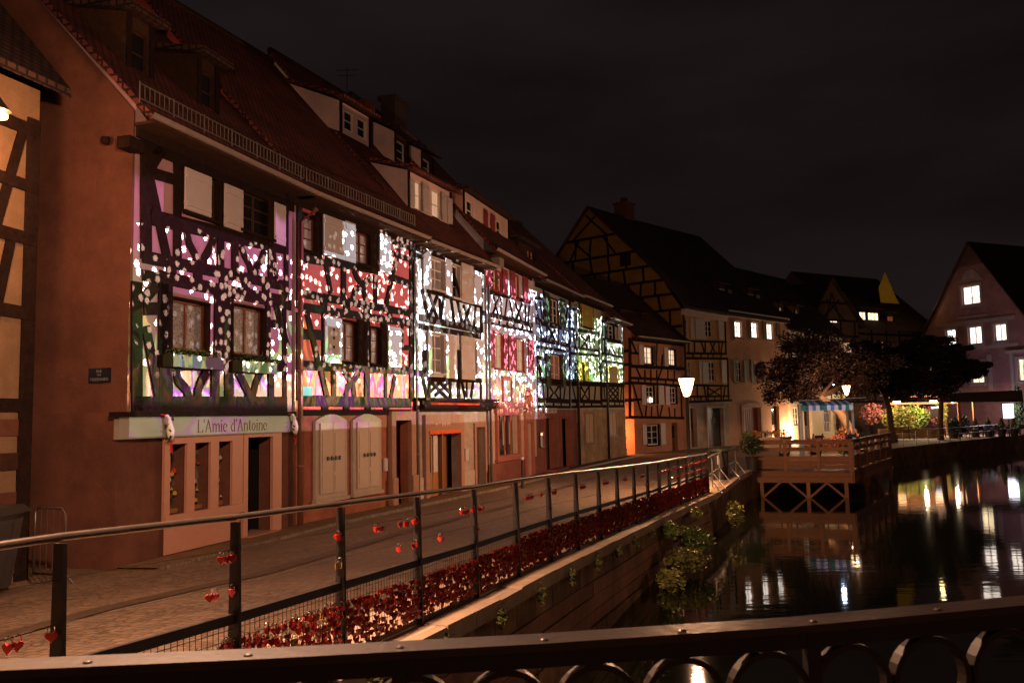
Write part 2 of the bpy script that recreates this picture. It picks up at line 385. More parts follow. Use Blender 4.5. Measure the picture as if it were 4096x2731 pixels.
STEEL_BR = mat('worn_brown_steel', (.11, .085, .07), .34, metal=.6, var=.2, nscale=9)
SHADED_RED = mat('shaded_red_padlock', (.26, .010, .008), .35, var=.5, coat=.15)  # padlock red darkened: the shade on backlit locks is put into the colour
GALV = mat('galvanised_steel', (.42, .38, .34), .35, metal=.8, var=.15)
RED = mat('red_lacquered_padlock', (.50, .022, .014), .28, var=.3, coat=.4, spec=.5)
PINK = mat('pink_lacquered_padlock', (.75, .12, .22), .28, var=.15, coat=.4)
BRASS = mat('brass_padlock', (.75, .55, .25), .25, metal=1, var=.15)
CHROME = mat('chromed_shackle', (.75, .73, .7), .18, metal=1, var=.05)
WOODT = mat('brown_terrace_planks', (.18, .08, .04), .65, var=.3, nscale=5, stretch=(.7, .7, 9), bump=.3)
LIT = glow('lit_room', (1, .80, .58), 2.6, .3, 1.6)
LITW = glow('bright_lit_room', (1, .84, .72), 2.3, .45, 1.6)
LITC = glow('lamp_lit_room', (1, .74, .42), 1.9, .4, 1.4)
LITP = glow('peach_lit_curtain', (1, .55, .33), .62, .22, 5, (8, 8, .3))
LITS = glow('lit_curtain_strips', (1, .66, .42), 1.0, .85, 3.2, (5, 5, .15))
LITR = glow('dim_red_lit_room', (1, .25, .12), .16, .3, 4, (6, 6, .2))
LITD = glow('dim_curtain', (1, .5, .34), .16, .3, 3)
LANTERN = glow('lit_lantern_glass', (1, .60, .30), 3.6, .05, 1)
_ln = LANTERN.node_tree; _ad = _ln.nodes.new('ShaderNodeAddShader'); _tr = _ln.nodes.new('ShaderNodeBsdfTransparent')
_ln.links.new([n for n in _ln.nodes if n.type == 'EMISSION'][0].outputs[0], _ad.inputs[0]); _ln.links.new(_tr.outputs[0], _ad.inputs[1]); _ln.links.new(_ad.outputs[0], _ln.nodes['Material Output'].inputs[0])
# ------------------------------------------------------------------ facade frame: s along, o outwards, z up
class Fr:
    def __init__(s, a, b, z0=0.0):
        s.o = Vector((a[0], a[1], z0)); v = Vector((b[0] - a[0], b[1] - a[1], 0)); s.L = v.length; s.d = v.normalized(); s.n = Vector((s.d.y, -s.d.x, 0))
    def P(s, u, o, z): return s.o + s.d * u + s.n * o + Vector((0, 0, z))
    def box(s, mb, u0, u1, o0, o1, z0, z1, mi=0):
        P = s.P
        mb.hexa([P(u0, o1, z0), P(u1, o1, z0), P(u1, o0, z0), P(u0, o0, z0), P(u0, o1, z1), P(u1, o1, z1), P(u1, o0, z1), P(u0, o0, z1)], mi)
    def slant(s, mb, u0, z0, u1, z1, w, o0, o1, mi=0):
        dx, dz = u1 - u0, z1 - z0; l = math.hypot(dx, dz) or 1; px_, pz_ = -dz / l * w / 2, dx / l * w / 2; P = s.P
        q = [(u0 + px_, z0 + pz_), (u0 - px_, z0 - pz_), (u1 - px_, z1 - pz_), (u1 + px_, z1 + pz_)]
        mb.hexa([P(a, o1, b) for a, b in q] + [P(a, o0, b) for a, b in q], mi)
def wall_holes(mb, fr, u0, u1, z0, z1, holes, deep=.22, o=0.0, mi=0):
    us = sorted({u0, u1} | {min(max(h[i], u0), u1) for h in holes for i in (0, 2)}); zs = sorted({z0, z1} | {min(max(h[i], z0), z1) for h in holes for i in (1, 3)})
    def hole(a, b): return any(h[0] < a < h[2] and h[1] < b < h[3] for h in holes)
    H = {}
    for i in range(len(us) - 1):
        for j in range(len(zs) - 1):
            H[i, j] = hole((us[i] + us[i + 1]) / 2, (zs[j] + zs[j + 1]) / 2)
    P = fr.P
    for (i, j), h in H.items():
        a, b, c, d = us[i], us[i + 1], zs[j], zs[j + 1]
        if b - a < 1e-4 or d - c < 1e-4: continue
        if not h: mb.add([P(a, o, c), P(b, o, c), P(b, o, d), P(a, o, d)], [(0, 1, 2, 3)], mi); continue
        for (k, e) in (((i - 1, j), (a, c, a, d)), ((i + 1, j), (b, d, b, c)), ((i, j - 1), (b, c, a, c)), ((i, j + 1), (a, d, b, d))):
            if k in H and not H[k]:
                mb.add([P(e[0], o, e[1]), P(e[2], o, e[3]), P(e[2], o - deep, e[3]), P(e[0], o - deep, e[1])], [(0, 1, 2, 3)], mi)
_jit = [0]
def beam(fr, root, u0, z0, u1, z1, w, m=TIMBER, o=0.0, name='timber_beam', t=.028):
    _jit[0] = (_jit[0] + 1) % 7
    mb = MB(); fr.slant(mb, u0, z0, u1, z1, w, o - .01, o + t + _jit[0] * .0023); return mb.build(name, m, root)
def brace(fr, root, pts, w, m=TIMBER, o=0.0):
    _jit[0] = (_jit[0] + 1) % 7
    mb = MB(); n = len(pts); L_, R2 = [], []
    for i, (u, z) in enumerate(pts):
        a = pts[max(i - 1, 0)]; b = pts[min(i + 1, n - 1)]; dx, dz = b[0] - a[0], b[1] - a[1]; l = math.hypot(dx, dz)
        L_.append((u - dz / l * w / 2, z + dx / l * w / 2)); R2.append((u + dz / l * w / 2, z - dx / l * w / 2))
    o0, o1 = o - .01, o + .026 + _jit[0] * .0023
    for i in range(n - 1):
        q = [L_[i], R2[i], R2[i + 1], L_[i + 1]]
        mb.hexa([fr.P(a, o1, b) for a, b in q] + [fr.P(a, o0, b) for a, b in q])
    return mb.build('timber_brace', m, root)
PANES = dict(dark=(GLASS, None), curtain=(CURTAIN, None), lace=(LACE, None), lit_warm=(LITP, None), lit_dim=(LITD, None), lit_red=(LITR, None), lit_strip=(LITS, None), lit_white=(LITW, None), lit_cream=(LITC, None), lit=(LIT, None))
def window(fr, root, r, kind, fm=WHITEW, cols=2, rows=3, deep=.1, bar=.05, casing=None):
    u0, z0, u1, z1 = r; mb = MB(); o0, o1 = -deep - .05, -deep
    fr.box(mb, u0, u1, o0, o1, z0, z0 + bar * 1.2); fr.box(mb, u0, u1, o0, o1, z1 - bar, z1)
    fr.box(mb, u0, u0 + bar, o0, o1, z0 + bar * 1.2, z1 - bar); fr.box(mb, u1 - bar, u1, o0, o1, z0 + bar * 1.2, z1 - bar)
    iu0, iu1, iz0, iz1 = u0 + bar, u1 - bar, z0 + bar * 1.2, z1 - bar
    for c in range(1, cols):
        x = iu0 + (iu1 - iu0) * c / cols; wv = bar * .8 if cols == 2 else bar * .4; fr.box(mb, x - wv / 2, x + wv / 2, o0, o1 + .006, iz0, iz1)
    for q in range(1, rows):
        z = iz0 + (iz1 - iz0) * q / rows; fr.box(mb, iu0, iu1, o0 + .01, o1 - .008, z - .014, z + .014)
    w = mb.build('window', fm, root)
    if casing:
        cb = MB(); t_ = .035; oo = -deep - .1
        fr.box(cb, u0 - .03, u0 + .012, oo, .05, z0 - .03, z1 + .03); fr.box(cb, u1 - .012, u1 + .03, oo, .05, z0 - .03, z1 + .03); fr.box(cb, u0 + .012, u1 - .012, oo, .05, z1 - .012, z1 + .03); fr.box(cb, u0 + .012, u1 - .012, oo, .09, z0 - .05, z0 + .012); cb.build('casing', casing, w)
    pm = PANES[kind][0]
    for c in range(cols):
        for q in range(rows):
            a, b = iu0 + (iu1 - iu0) * c / cols, iu0 + (iu1 - iu0) * (c + 1) / cols; e, f = iz0 + (iz1 - iz0) * q / rows, iz0 + (iz1 - iz0) * (q + 1) / rows
            pm_ = MB(); fr.box(pm_, a + .002, b - .002, o0 + .012, o0 + .022, e + .002, f - .002); pm_.build('pane', pm, w)
    return w
SH = dict(cream=CREAM, heart=CREAM, maroon=MAROON, green=GREENW, darkgreen=GREENW, yellow=YELLOWW, yellowpale=mat('ochre_painted_shutter', (.50, .36, .12), .6, var=.08), louvre=OLIVEW, palecloth=mat('pale_cloth', (.55, .55, .58), .8, var=.05))
def heart_pts(n=18):
    out = []
    for k in range(n):
        t = 2 * math.pi * k / n
        out.append((16 * math.sin(t) ** 3 / 17., (13 * math.cos(t) - 5 * math.cos(2 * t) - 2 * math.cos(3 * t) - math.cos(4 * t)) / 17.))
    return out
def shutter(fr, root, r, kind, o=.045):
    u0, z0, u1, z1 = r; mb = MB(); w, h = u1 - u0, z1 - z0
    lou = kind in ('louvre', 'yellow', 'yellowpale', 'green')
    if lou:
        b = min(.07, w * .18)
        fr.box(mb, u0, u0 + b, o, o + .04, z0, z1); fr.box(mb, u1 - b, u1, o, o + .04, z0, z1)
        fr.box(mb, u0 + b, u1 - b, o, o + .04, z0, z0 + .09); fr.box(mb, u0 + b, u1 - b, o, o + .04, z1 - .09, z1)
        fr.box(mb, u0 + b, u1 - b, o, o + .008, z0 + .09, z1 - .09)
        n = int((h - .18) / .062)
        for k in range(n):
            z = z0 + .09 + (h - .18) * (k + .5) / n; fr.slant(mb, u0 + b, z, u1 - b, z, .034, o + .008, o + .034)
    else:
        fr.box(mb, u0, u1, o, o + .03, z0, z1)
        if w > .3:
            for z in (z0 + h * .16, z1 - h * .16): fr.box(mb, u0 + .02, u1 - .02, o + .03, o + .05, z - .045, z + .045)
        fr.box(mb, u0 - .03, u0 + .03, o + .02, o + .045, z0 + h * .14, z0 + h * .17); fr.box(mb, u0 - .03, u0 + .03, o + .02, o + .045, z1 - h * .17, z1 - h * .14)
    s = mb.build('shutter', SH[kind], root)
    if kind == 'heart':
        for q, sc_ in ((.74, .05), (.55, .055), (.35, .055)):
            hb = MB(); hp = heart_pts(14); c = ((u0 + u1) / 2, z0 + h * q)
            vs = [fr.P(c[0] + x * sc_, o + .0325, c[1] + z * sc_) for x, z in hp]; hb.add(vs, [tuple(range(14))[::-1]]); hb.build('heart_cutout', DARK, s)
    return s
def roof(fr, root, s0, s1, z_e, back, pitch, over=.45, m=TILE, depth=10., both=True, thick=.14, verge=.12, z_ridge=None):
    """front slope slab from the eave up to the ridge and the back slope down again"""
    mb = MB(); P = fr.P; tp = math.tan(R_(pitch)); half = depth / 2
    ze = z_e; zr = ze + (half + over) * tp
    a, b = s0 - verge, s1 + verge
    mb.hexa([P(a, over, ze - thick), P(b, over, ze - thick), P(b, -half, zr - thick), P(a, -half, zr - thick), P(a, over, ze), P(b, over, ze), P(b, -half, zr), P(a, -half, zr)])
    if both: mb.hexa([P(a, -half, zr - thick), P(b, -half, zr - thick), P(b, -depth - over, ze - thick), P(a, -depth - over, ze - thick), P(a, -half, zr), P(b, -half, zr), P(b, -depth - over, ze), P(a, -depth - over, ze)])
    o = mb.build('roof', m, root); uv_box(o, fr)
    rt = MB(); rt.tube([P(a, -half, zr + .02), P(b, -half, zr + .02)], .11, 8); rt.build('ridge_tiles', m, root)
    return zr
def gable_sides(mb, fr, s0, s1, z0, z_e, pitch, depth, over=.45, mi=0):
    tp = math.tan(R_(pitch)); half = depth / 2; P = fr.P; ze = z_e + over * tp - .16
    zr = z_e + (half + over) * tp - .16
    for u, fl in ((s0, 1), (s1, 0)):
        pts = [P(u, 0, z0), P(u, 0, ze), P(u, -half, zr), P(u, -depth, ze), P(u, -depth, z0)]
        mb.add(pts, [tuple(range(5)) if fl else tuple(range(5))[::-1]], mi)
    mb.add([P(s0, -depth, z0), P(s0, -depth, ze), P(s1, -depth, ze), P(s1, -depth, z0)], [(0, 1, 2, 3)], mi)
def gutter(fr, root, s0, s1, z, o=.52, r=.075, m=ZINC, fall=0.0):
    mb = MB(); n = 6; pts = []
    for u, zz in ((s0, z), (s1, z - fall)):
        for rr in (r, r - .012):
            for k in range(n + 1):
                t = math.pi + math.pi * k / n; pts.append(fr.P(u, o + rr * math.cos(t), zz + rr * math.sin(t)))
    q = 2 * (n + 1)
    fs = []
    for k in range(n): fs += [(k, k + 1, q + k + 1, q + k), (n + 1 + k, q + n + 1 + k, q + n + 2 + k, n + 2 + k)]
    mb.add(pts, fs); return mb.build('gutter', m, root)
def downpipe(fr, root, s, o, z0, z1, r=.055, m=PIPEB, o_top=None, s_top=None):
    mb = MB(); pts = [fr.P(s, o, z0), fr.P(s, o, z1)]
    if o_top is not None: pts += [fr.P(s_top if s_top is not None else s, o_top, z1 + .3)]
    mb.tube(pts, r, 10)
    for k in range(3): 
        z = z0 + (z1 - z0) * (k + .6) / 3.2; mb.tube([fr.P(s, o, z - .03), fr.P(s, o, z + .03)], r + .012, 10)
    return mb.build('downpipe', m, root, smooth=True)
def strip(pts_a, pts_b, name, m, label=None, kind='structure', sub=1):
    mb = MB(); n = len(pts_a)
    for k in range(sub + 1):
        t = k / sub
        for a, b in zip(pts_a, pts_b): mb.v.append(tuple(Vector(a).lerp(Vector(b), t)))
    for k in range(sub):
        for i in range(n - 1):
            mb.f.append((k * n + i, k * n + i + 1, (k + 1) * n + i + 1, (k + 1) * n + i)); mb.m.append(0)
    o = mb.build(name, m); 
    if kind: o['kind'] = kind
    return o

# facade measurements in metres: along the front, height (a, b = ends of the front on the ground)
DATA = {
 'h1': {"a":[-6.4,13.8],"b":[-4.82,18.9],"beam":[[0.5,7.05,0.56,5.09,0.26],[1.31,7.13,1.35,5.19,0.2],[2.58,5.97,2.59,5.18,0.2],[3.04,5.93,3.05,5.21,0.2],[4.3,6.1,4.31,5.31,0.2],[4.88,7.29,4.9,4.93,0.14],[0.61,6.63,1.28,6.67,0.2],[0.63,5.85,4.97,6.09,0.28],[0.61,6.53,1.08,5.2,0.2],[0.57,6.66,0.89,7.13,0.22],[0.47,5.13,4.98,5.25,0.22],[0.48,4.81,4.98,4.94,0.2],[4.41,5.95,4.52,5.27,0.09],[1.2,5.05,1.21,4.93,0.24],[1.92,5.07,1.93,4.95,0.24],[2.68,5.09,2.68,4.96,0.24],[3.42,5.11,3.42,4.98,0.24],[4.12,5.13,4.12,4.99,0.24],[0.34,4.68,0.4,2.46,0.24],[1.04,4.74,1.09,2.59,0.34],[2.86,4.92,2.9,2.66,0.28],[0.52,4.24,0.9,4.29,0.22],[0.73,3.45,0.95,3.47,0.2],[0.49,4.37,0.82,4.69,0.2],[0.57,3.95,0.94,2.71,0.2],[2.49,4.29,2.73,4.32,0.22],[4.23,4.35,4.7,4.4,0.17],[4.43,4.94,4.96,3.92,0.2],[4.82,5.11,4.86,2.68,0.14],[1.21,3.36,4.83,3.49,0.26],[2.46,3.29,2.46,2.74,0.24],[4.32,3.43,4.33,2.77,0.2],[0.3,2.61,4.93,2.68,0.3],[0.31,2.45,4.93,2.52,0.14]],"curve":[[[[1.59,5.77],[1.67,5.58],[1.84,5.4],[1.91,5.2]],0.17],[[[2.38,5.82],[2.26,5.6],[2.1,5.38],[2.06,5.19]],0.17],[[[3.25,5.83],[3.35,5.67],[3.52,5.51],[3.6,5.32]],0.17],[[[4.07,5.89],[3.95,5.66],[3.77,5.46],[3.72,5.29]],0.17],[[[1.34,3.24],[1.42,3.05],[1.65,2.89],[1.71,2.73]],0.19],[[[2.21,3.26],[2.05,3.07],[1.96,2.9],[1.94,2.74]],0.19],[[[3.16,3.3],[3.34,3.09],[3.5,2.91],[3.52,2.78]],0.19],[[[3.94,3.32],[3.78,3.08],[3.67,2.78]],0.19]],"win":[[1.18,3.59,2.23,4.52,"lace"],[2.97,3.63,4.07,4.62,"lace"],[1.48,6.15,2.51,6.99,"dark"],[3.14,6.17,4.42,7.02,"dark"]],"sh":[[1.47,6.18,2.22,6.96,"cream"],[2.64,6.1,3.23,6.96,"cream"],[4.38,6.11,4.79,7.0,"cream"]]},
 'h2': {"a":[-4.82,18.9],"b":[-2.77,24.0],"beam":[[0.08,7.22,0.08,4.81,0.18],[1.07,7.25,1.07,6.17,0.16],[0.18,5.99,3.53,6.21,0.22],[1.13,6.01,1.34,5.31,0.16],[1.88,6.05,1.88,5.14,0.2],[3.37,6.05,3.37,5.31,0.16],[4.2,6.01,3.93,5.35,0.18],[0.08,5.16,5.28,5.26,0.2],[0.08,4.86,5.27,4.96,0.2],[4.76,7.19,4.24,6.13,0.16],[4.08,6.78,5.31,6.79,0.16],[4.08,6.13,5.29,6.08,0.2],[5.37,7.51,5.32,4.94,0.24],[1.05,5.17,1.05,4.99,0.26],[2.02,5.17,2.02,4.99,0.26],[2.94,5.18,2.93,4.98,0.26],[4.11,5.18,4.11,4.98,0.26],[0.08,4.72,0.09,2.75,0.18],[0.38,4.75,0.82,3.63,0.18],[0.09,4.24,1.02,4.29,0.24],[0.09,3.54,5.25,3.63,0.22],[2.95,4.89,2.93,2.81,0.24],[0.91,3.48,1.16,2.85,0.18],[1.45,3.5,1.45,2.85,0.2],[3.86,3.51,3.85,2.79,0.14],[4.36,3.46,4.1,2.8,0.16],[4.8,4.93,4.71,4.17,0.12],[4.71,4.24,5.26,4.28,0.14],[5.3,5.28,5.26,2.81,0.22],[0.09,2.75,5.23,2.73,0.26],[0.09,2.48,5.22,2.48,0.14],[1.09,2.68,1.09,2.5,0.26],[1.99,2.69,1.99,2.5,0.26],[2.98,2.69,2.97,2.49,0.26],[3.89,2.7,3.89,2.49,0.26]],"curve":[[[[2.35,6.03],[2.47,5.87],[2.79,5.65],[2.89,5.3]],0.17],[[[3.18,5.95],[2.79,5.74],[2.38,5.51],[2.3,5.27]],0.17],[[[1.9,3.48],[2.13,3.29],[2.29,3.14],[2.36,2.86]],0.19],[[[2.57,3.5],[2.29,3.23],[2.05,3.1],[1.97,2.86]],0.19]],"win":[[0.19,6.18,0.75,7.02,"curtain"],[2.35,6.22,3.14,7.08,"curtain"],[1.7,3.71,2.49,4.71,"curtain"],[3.08,3.71,3.63,4.67,"curtain"]],"sh":[[0.97,6.2,1.88,7.16,"cream"],[1.89,6.2,2.35,7.2,"cream"],[3.53,6.18,4.1,7.21,"cream"],[1.02,3.65,1.73,4.73,"heart"],[3.94,3.69,4.64,4.77,"cream"]]},
 'h3': {"a":[-2.77,24.0],"b":[-0.9,28.5],"beam":[[-0.0,7.16,-0.17,3.68,0.2],[0.1,6.97,0.73,6.97,0.12],[0.47,6.03,0.8,5.21,0.16],[0.76,6.04,4.53,6.0,0.16],[0.09,5.19,4.5,5.16,0.22],[0.24,4.93,4.49,4.96,0.16],[2.36,7.16,2.39,5.98,0.16],[2.41,6.95,3.07,6.0,0.14],[2.32,5.97,2.54,5.2,0.14],[2.75,5.99,3.1,5.22,0.14],[1.56,5.9,1.6,5.24,0.12],[0.87,5.95,1.4,5.25,0.12],[1.42,5.97,0.85,5.22,0.12],[1.85,5.97,1.6,5.21,0.12],[3.19,5.87,3.69,5.24,0.12],[3.71,5.91,3.17,5.2,0.12],[4.12,5.95,3.95,5.18,0.12],[4.56,7.19,4.56,5.09,0.16],[-0.18,4.22,-0.19,2.84,0.22],[0.56,4.26,0.54,3.5,0.2],[0.41,3.57,0.69,2.9,0.16],[0.83,3.46,0.82,2.9,0.16],[2.19,3.48,2.17,2.89,0.16],[2.8,4.41,2.75,2.9,0.2],[-0.05,3.6,0.73,3.56,0.16],[2.86,3.47,4.43,3.5,0.14],[2.98,3.45,3.22,2.93,0.12],[3.36,3.43,3.34,2.93,0.1],[3.85,3.48,3.64,2.92,0.14],[4.43,3.52,4.41,2.89,0.12],[0.73,3.43,2.86,3.47,0.14],[0.75,3.43,2.05,2.85,0.1],[1.19,3.45,0.83,3.27,0.1],[1.27,3.45,2.12,3.08,0.1],[1.72,3.46,0.82,3.03,0.1],[1.81,3.47,2.13,3.33,0.1],[2.28,3.48,1.18,2.96,0.1]],"curve":[],"win":[[0.98,6.13,1.86,7.07,"lit_dim"],[0.95,3.61,1.78,4.79,"lit_dim"],[2.36,6.04,2.94,7.08,"dark"]],"sh":[[0.47,6.06,0.95,7.19,"cream"],[1.86,6.04,2.27,7.17,"cream"],[2.98,5.97,3.88,7.22,"cream"],[3.92,5.99,4.5,7.11,"cream"],[0.71,3.58,0.95,4.85,"cream"],[1.82,3.5,2.57,4.81,"cream"],[2.9,3.5,3.91,4.87,"cream"],[4.04,3.71,4.58,4.78,"cream"]]},
 'h4': {"a":[-0.9,28.5],"b":[0.9,34.0],"beam":[[-0.3,6.53,5.35,6.81,0.14],[-0.17,5.78,5.52,5.91,0.16],[-0.1,5.49,5.5,5.63,0.1],[-0.31,6.47,-0.37,5.08,0.12],[0.26,6.49,0.22,5.79,0.1],[0.84,6.5,1.36,5.85,0.1],[1.49,6.56,0.71,5.78,0.1],[1.68,6.52,1.64,5.79,0.12],[2.37,6.57,2.03,5.8,0.1],[2.68,6.55,3.05,5.84,0.1],[3.3,6.56,4.13,5.88,0.1],[4.18,6.63,3.25,5.79,0.1],[4.63,6.62,4.58,5.85,0.1],[5.1,6.64,4.93,5.89,0.1],[0.52,5.64,0.51,5.51,0.14],[1.44,5.68,1.44,5.54,0.14],[2.32,5.72,2.31,5.57,0.14],[3.09,5.75,3.08,5.6,0.14],[4.18,5.8,4.17,5.64,0.14],[5.22,5.84,5.21,5.68,0.14]],"curve":[],"win":[[0.62,6.7,1.17,7.42,"dark"],[3.24,6.7,3.7,7.6,"dark"],[1.24,6.7,1.69,7.42,"dark"],[0.85,3.98,1.68,5.2,"lit_warm"],[3.3,3.99,4.2,5.2,"lit_warm"]],"sh":[[0.0,6.67,0.58,7.5,"maroon"],[1.79,6.68,2.33,7.6,"maroon"],[2.7,6.69,3.21,7.68,"maroon"],[4.26,6.71,4.87,7.7,"maroon"],[0.24,3.97,0.79,5.27,"maroon"],[1.75,3.94,2.11,5.22,"maroon"],[2.34,3.95,3.13,5.25,"maroon"],[4.77,3.97,5.5,5.29,"maroon"]]},
 'h5': {"a":[0.9,34.0],"b":[2.9,39.4],"beam":[[-0.02,7.48,-0.04,4.03,0.16],[0.13,7.07,1.17,7.14,0.12],[0.07,6.21,1.19,6.18,0.18],[1.3,7.63,1.24,6.18,0.16],[0.12,6.9,0.56,6.26,0.12],[0.79,6.98,1.02,6.3,0.12],[1.47,6.11,4.85,6.18,0.16],[0.02,6.09,1.56,6.09,0.16],[0.64,6.09,0.87,5.48,0.12],[1.61,6.1,1.61,5.45,0.14],[3.29,6.07,3.29,5.45,0.14],[4.03,6.1,3.81,5.46,0.1],[-0.03,5.41,4.9,5.47,0.2],[-0.05,5.09,4.87,5.18,0.14],[5.05,7.75,4.79,4.23,0.16],[4.72,7.19,4.31,6.26,0.12],[0.18,4.66,1.36,4.64,0.16],[0.18,4.57,0.86,4.09,0.12],[0.21,4.44,0.83,3.76,0.12],[0.21,4.44,0.09,2.69,0.14],[0.16,3.75,4.85,3.73,0.24],[0.11,2.95,4.78,2.92,0.2],[0.91,3.64,1.0,2.96,0.12],[1.56,3.61,1.51,2.96,0.16],[3.34,3.62,3.29,2.98,0.16],[4.08,3.65,3.76,2.99,0.12],[4.88,4.69,4.7,2.71,0.14],[0.09,2.68,4.76,2.67,0.12],[1.08,2.84,1.07,2.7,0.14],[2.27,2.85,2.26,2.7,0.14],[3.38,2.86,3.37,2.71,0.14]],"curve":[[[[1.79,6.03],[2.21,5.82],[2.78,5.51]],0.13],[[[2.82,6.03],[2.36,5.81],[1.94,5.47]],0.13],[[[1.75,3.55],[2.3,3.27],[1.7,2.99]],0.12],[[[3.13,3.59],[2.5,3.27],[3.08,3.01]],0.12]],"win":[[2.13,6.25,3.25,7.32,"dark"],[1.95,3.62,3.39,4.91,"lit_red"]],"sh":[[1.34,6.18,1.9,7.45,"green"],[3.46,6.25,4.2,7.45,"green"],[1.28,3.5,1.82,4.89,"green"],[3.56,3.5,4.0,4.98,"green"]]},
 'h6': {"a":[2.9,39.4],"b":[4.75,43.9],"beam":[[-0.43,7.2,1.05,7.23,0.14],[-0.48,7.81,-0.77,4.24,0.14],[0.87,7.68,0.76,6.32,0.14],[-0.5,6.25,4.13,6.43,0.16],[-0.2,6.21,0.05,5.47,0.12],[0.69,6.18,0.68,5.45,0.12],[2.42,6.19,2.36,5.56,0.1],[3.31,6.26,2.95,5.57,0.12],[4.01,6.46,3.92,4.43,0.14],[-0.67,5.42,4.04,5.53,0.14],[-0.7,5.13,4.01,5.28,0.14],[3.03,7.65,3.16,6.53,0.12],[-0.57,4.22,-0.3,3.78,0.1],[-0.01,4.73,-0.09,3.79,0.12],[-0.71,3.74,4.36,3.84,0.22],[-0.52,3.65,-0.06,2.98,0.12],[0.63,3.64,0.63,2.98,0.14],[2.07,3.68,2.01,3.0,0.14],[3.12,3.7,2.88,3.01,0.12],[4.1,4.94,4.01,2.8,0.16],[-0.77,2.95,4.15,2.95,0.18],[-0.8,2.68,4.25,2.73,0.12],[0.09,2.88,0.07,2.72,0.14],[1.16,2.89,1.14,2.72,0.14],[2.4,2.9,2.38,2.73,0.14]],"curve":[[[[0.95,6.07],[1.6,5.92],[1.9,5.53]],0.12],[[[2.3,6.18],[1.82,5.9],[1.01,5.51]],0.12],[[[0.79,3.61],[1.36,3.33],[0.79,3.02]],0.11],[[[1.95,3.64],[1.31,3.32],[1.84,3.03]],0.11]],"win":[[1.12,6.55,2.75,7.45,"dark"],[1.0,3.9,1.9,4.78,"dark"]],"sh":[[1.09,6.5,2.86,7.6,"yellow"],[0.25,3.87,0.85,4.85,"yellow"],[1.28,3.87,1.93,4.88,"yellow"]]},
 'h7': {"a":[4.75,43.9],"b":[6.25,47.7],"beam":[[-0.24,7.06,-0.53,4.44,0.14],[-0.27,6.18,3.97,6.31,0.2],[0.13,6.18,0.05,5.48,0.1],[1.22,5.92,0.88,5.45,0.1],[1.5,5.94,2.33,5.5,0.1],[3.15,6.06,2.93,5.46,0.12],[3.95,7.42,3.83,4.62,0.14],[-0.35,5.45,3.86,5.48,0.14],[-0.4,5.05,3.98,5.13,0.12],[1.94,5.29,1.91,5.1,0.1],[-0.54,4.95,-0.77,2.8,0.14],[3.9,5.18,3.67,2.75,0.14],[-0.53,3.82,3.98,3.93,0.24],[-0.27,3.78,-0.08,3.02,0.1],[0.41,3.76,0.33,3.03,0.12],[2.65,3.81,2.56,3.05,0.12],[3.42,3.83,3.09,3.06,0.1],[-0.62,3.02,3.87,3.02,0.16],[-0.65,2.73,3.83,2.75,0.14],[0.54,3.72,2.49,3.09,0.08],[2.57,3.77,0.47,3.07,0.08],[0.51,3.4,1.46,3.08,0.08],[1.54,3.75,2.53,3.43,0.08],[0.51,3.4,1.54,3.75,0.08],[2.53,3.43,1.46,3.08,0.08],[0.59,2.94,0.57,2.78,0.12],[1.8,2.95,1.78,2.78,0.12],[2.85,2.96,2.83,2.79,0.12]],"curve":[],"win":[[0.51,6.29,2.13,7.09,"dark"]],"sh":[[2.84,6.41,3.74,7.26,"cream"],[-0.24,6.27,0.35,7.09,"cream"],[0.53,4.01,2.67,4.86,"yellowpale"]]},
 'g1': {"a":[7.0,49.6],"b":[11.0,54.5],"beam":[[-0.19,6.74,-0.47,2.08,0.26],[-0.18,5.86,0.78,5.86,0.14],[-0.23,5.08,6.43,5.13,0.2],[-0.02,6.56,0.48,5.89,0.14],[3.58,5.9,3.38,4.97,0.14],[2.98,6.66,2.73,5.02,0.1],[-0.27,4.4,6.22,4.37,0.16],[-0.29,4.12,6.2,4.03,0.16],[0.42,5.01,0.87,4.45,0.12],[1.4,4.91,1.36,4.43,0.12],[2.09,4.93,2.05,4.42,0.12],[2.79,4.95,2.76,4.43,0.12],[3.38,4.97,2.95,4.44,0.12],[4.19,4.99,4.14,4.4,0.12],[5.0,4.99,4.96,4.41,0.12],[-0.05,4.06,0.91,2.19,0.14],[-0.29,3.1,0.85,3.16,0.14],[2.79,3.98,2.71,2.88,0.12],[1.44,2.81,1.27,2.12,0.12],[2.07,2.75,1.96,2.11,0.12],[2.71,2.81,2.79,2.1,0.12],[3.36,2.81,2.98,2.1,0.12],[4.15,2.68,4.24,2.08,0.12],[4.89,2.61,4.85,2.07,0.12],[5.84,4.02,5.75,1.99,0.14],[-0.41,2.14,6.03,1.99,0.16],[0.62,4.35,0.6,4.04,0.12],[1.36,4.37,1.34,4.05,0.12],[2.05,4.38,2.03,4.06,0.12],[2.82,4.4,2.8,4.08,0.12],[3.87,4.42,3.85,4.09,0.12],[4.83,4.44,4.8,4.11,0.12]],"curve":[],"win":[[1.33,5.26,2.36,6.32,"lit_strip"],[4.28,5.26,5.23,6.31,"lit_strip"],[1.43,2.94,2.4,3.96,"dark"],[4.31,2.91,5.19,3.93,"dark"],[1.37,0.43,2.8,1.65,"dark"]],"sh":[[0.72,5.23,1.26,6.38,"cream"],[3.72,5.21,4.2,6.37,"cream"],[0.88,2.85,1.36,4.01,"cream"],[2.86,2.84,3.49,4.01,"cream"],[3.71,2.82,4.23,3.96,"cream"],[0.84,0.52,1.29,1.69,"cream"],[2.96,0.43,3.52,1.71,"cream"],[2.51,5.28,2.69,6.41,"darkgreen"]]},
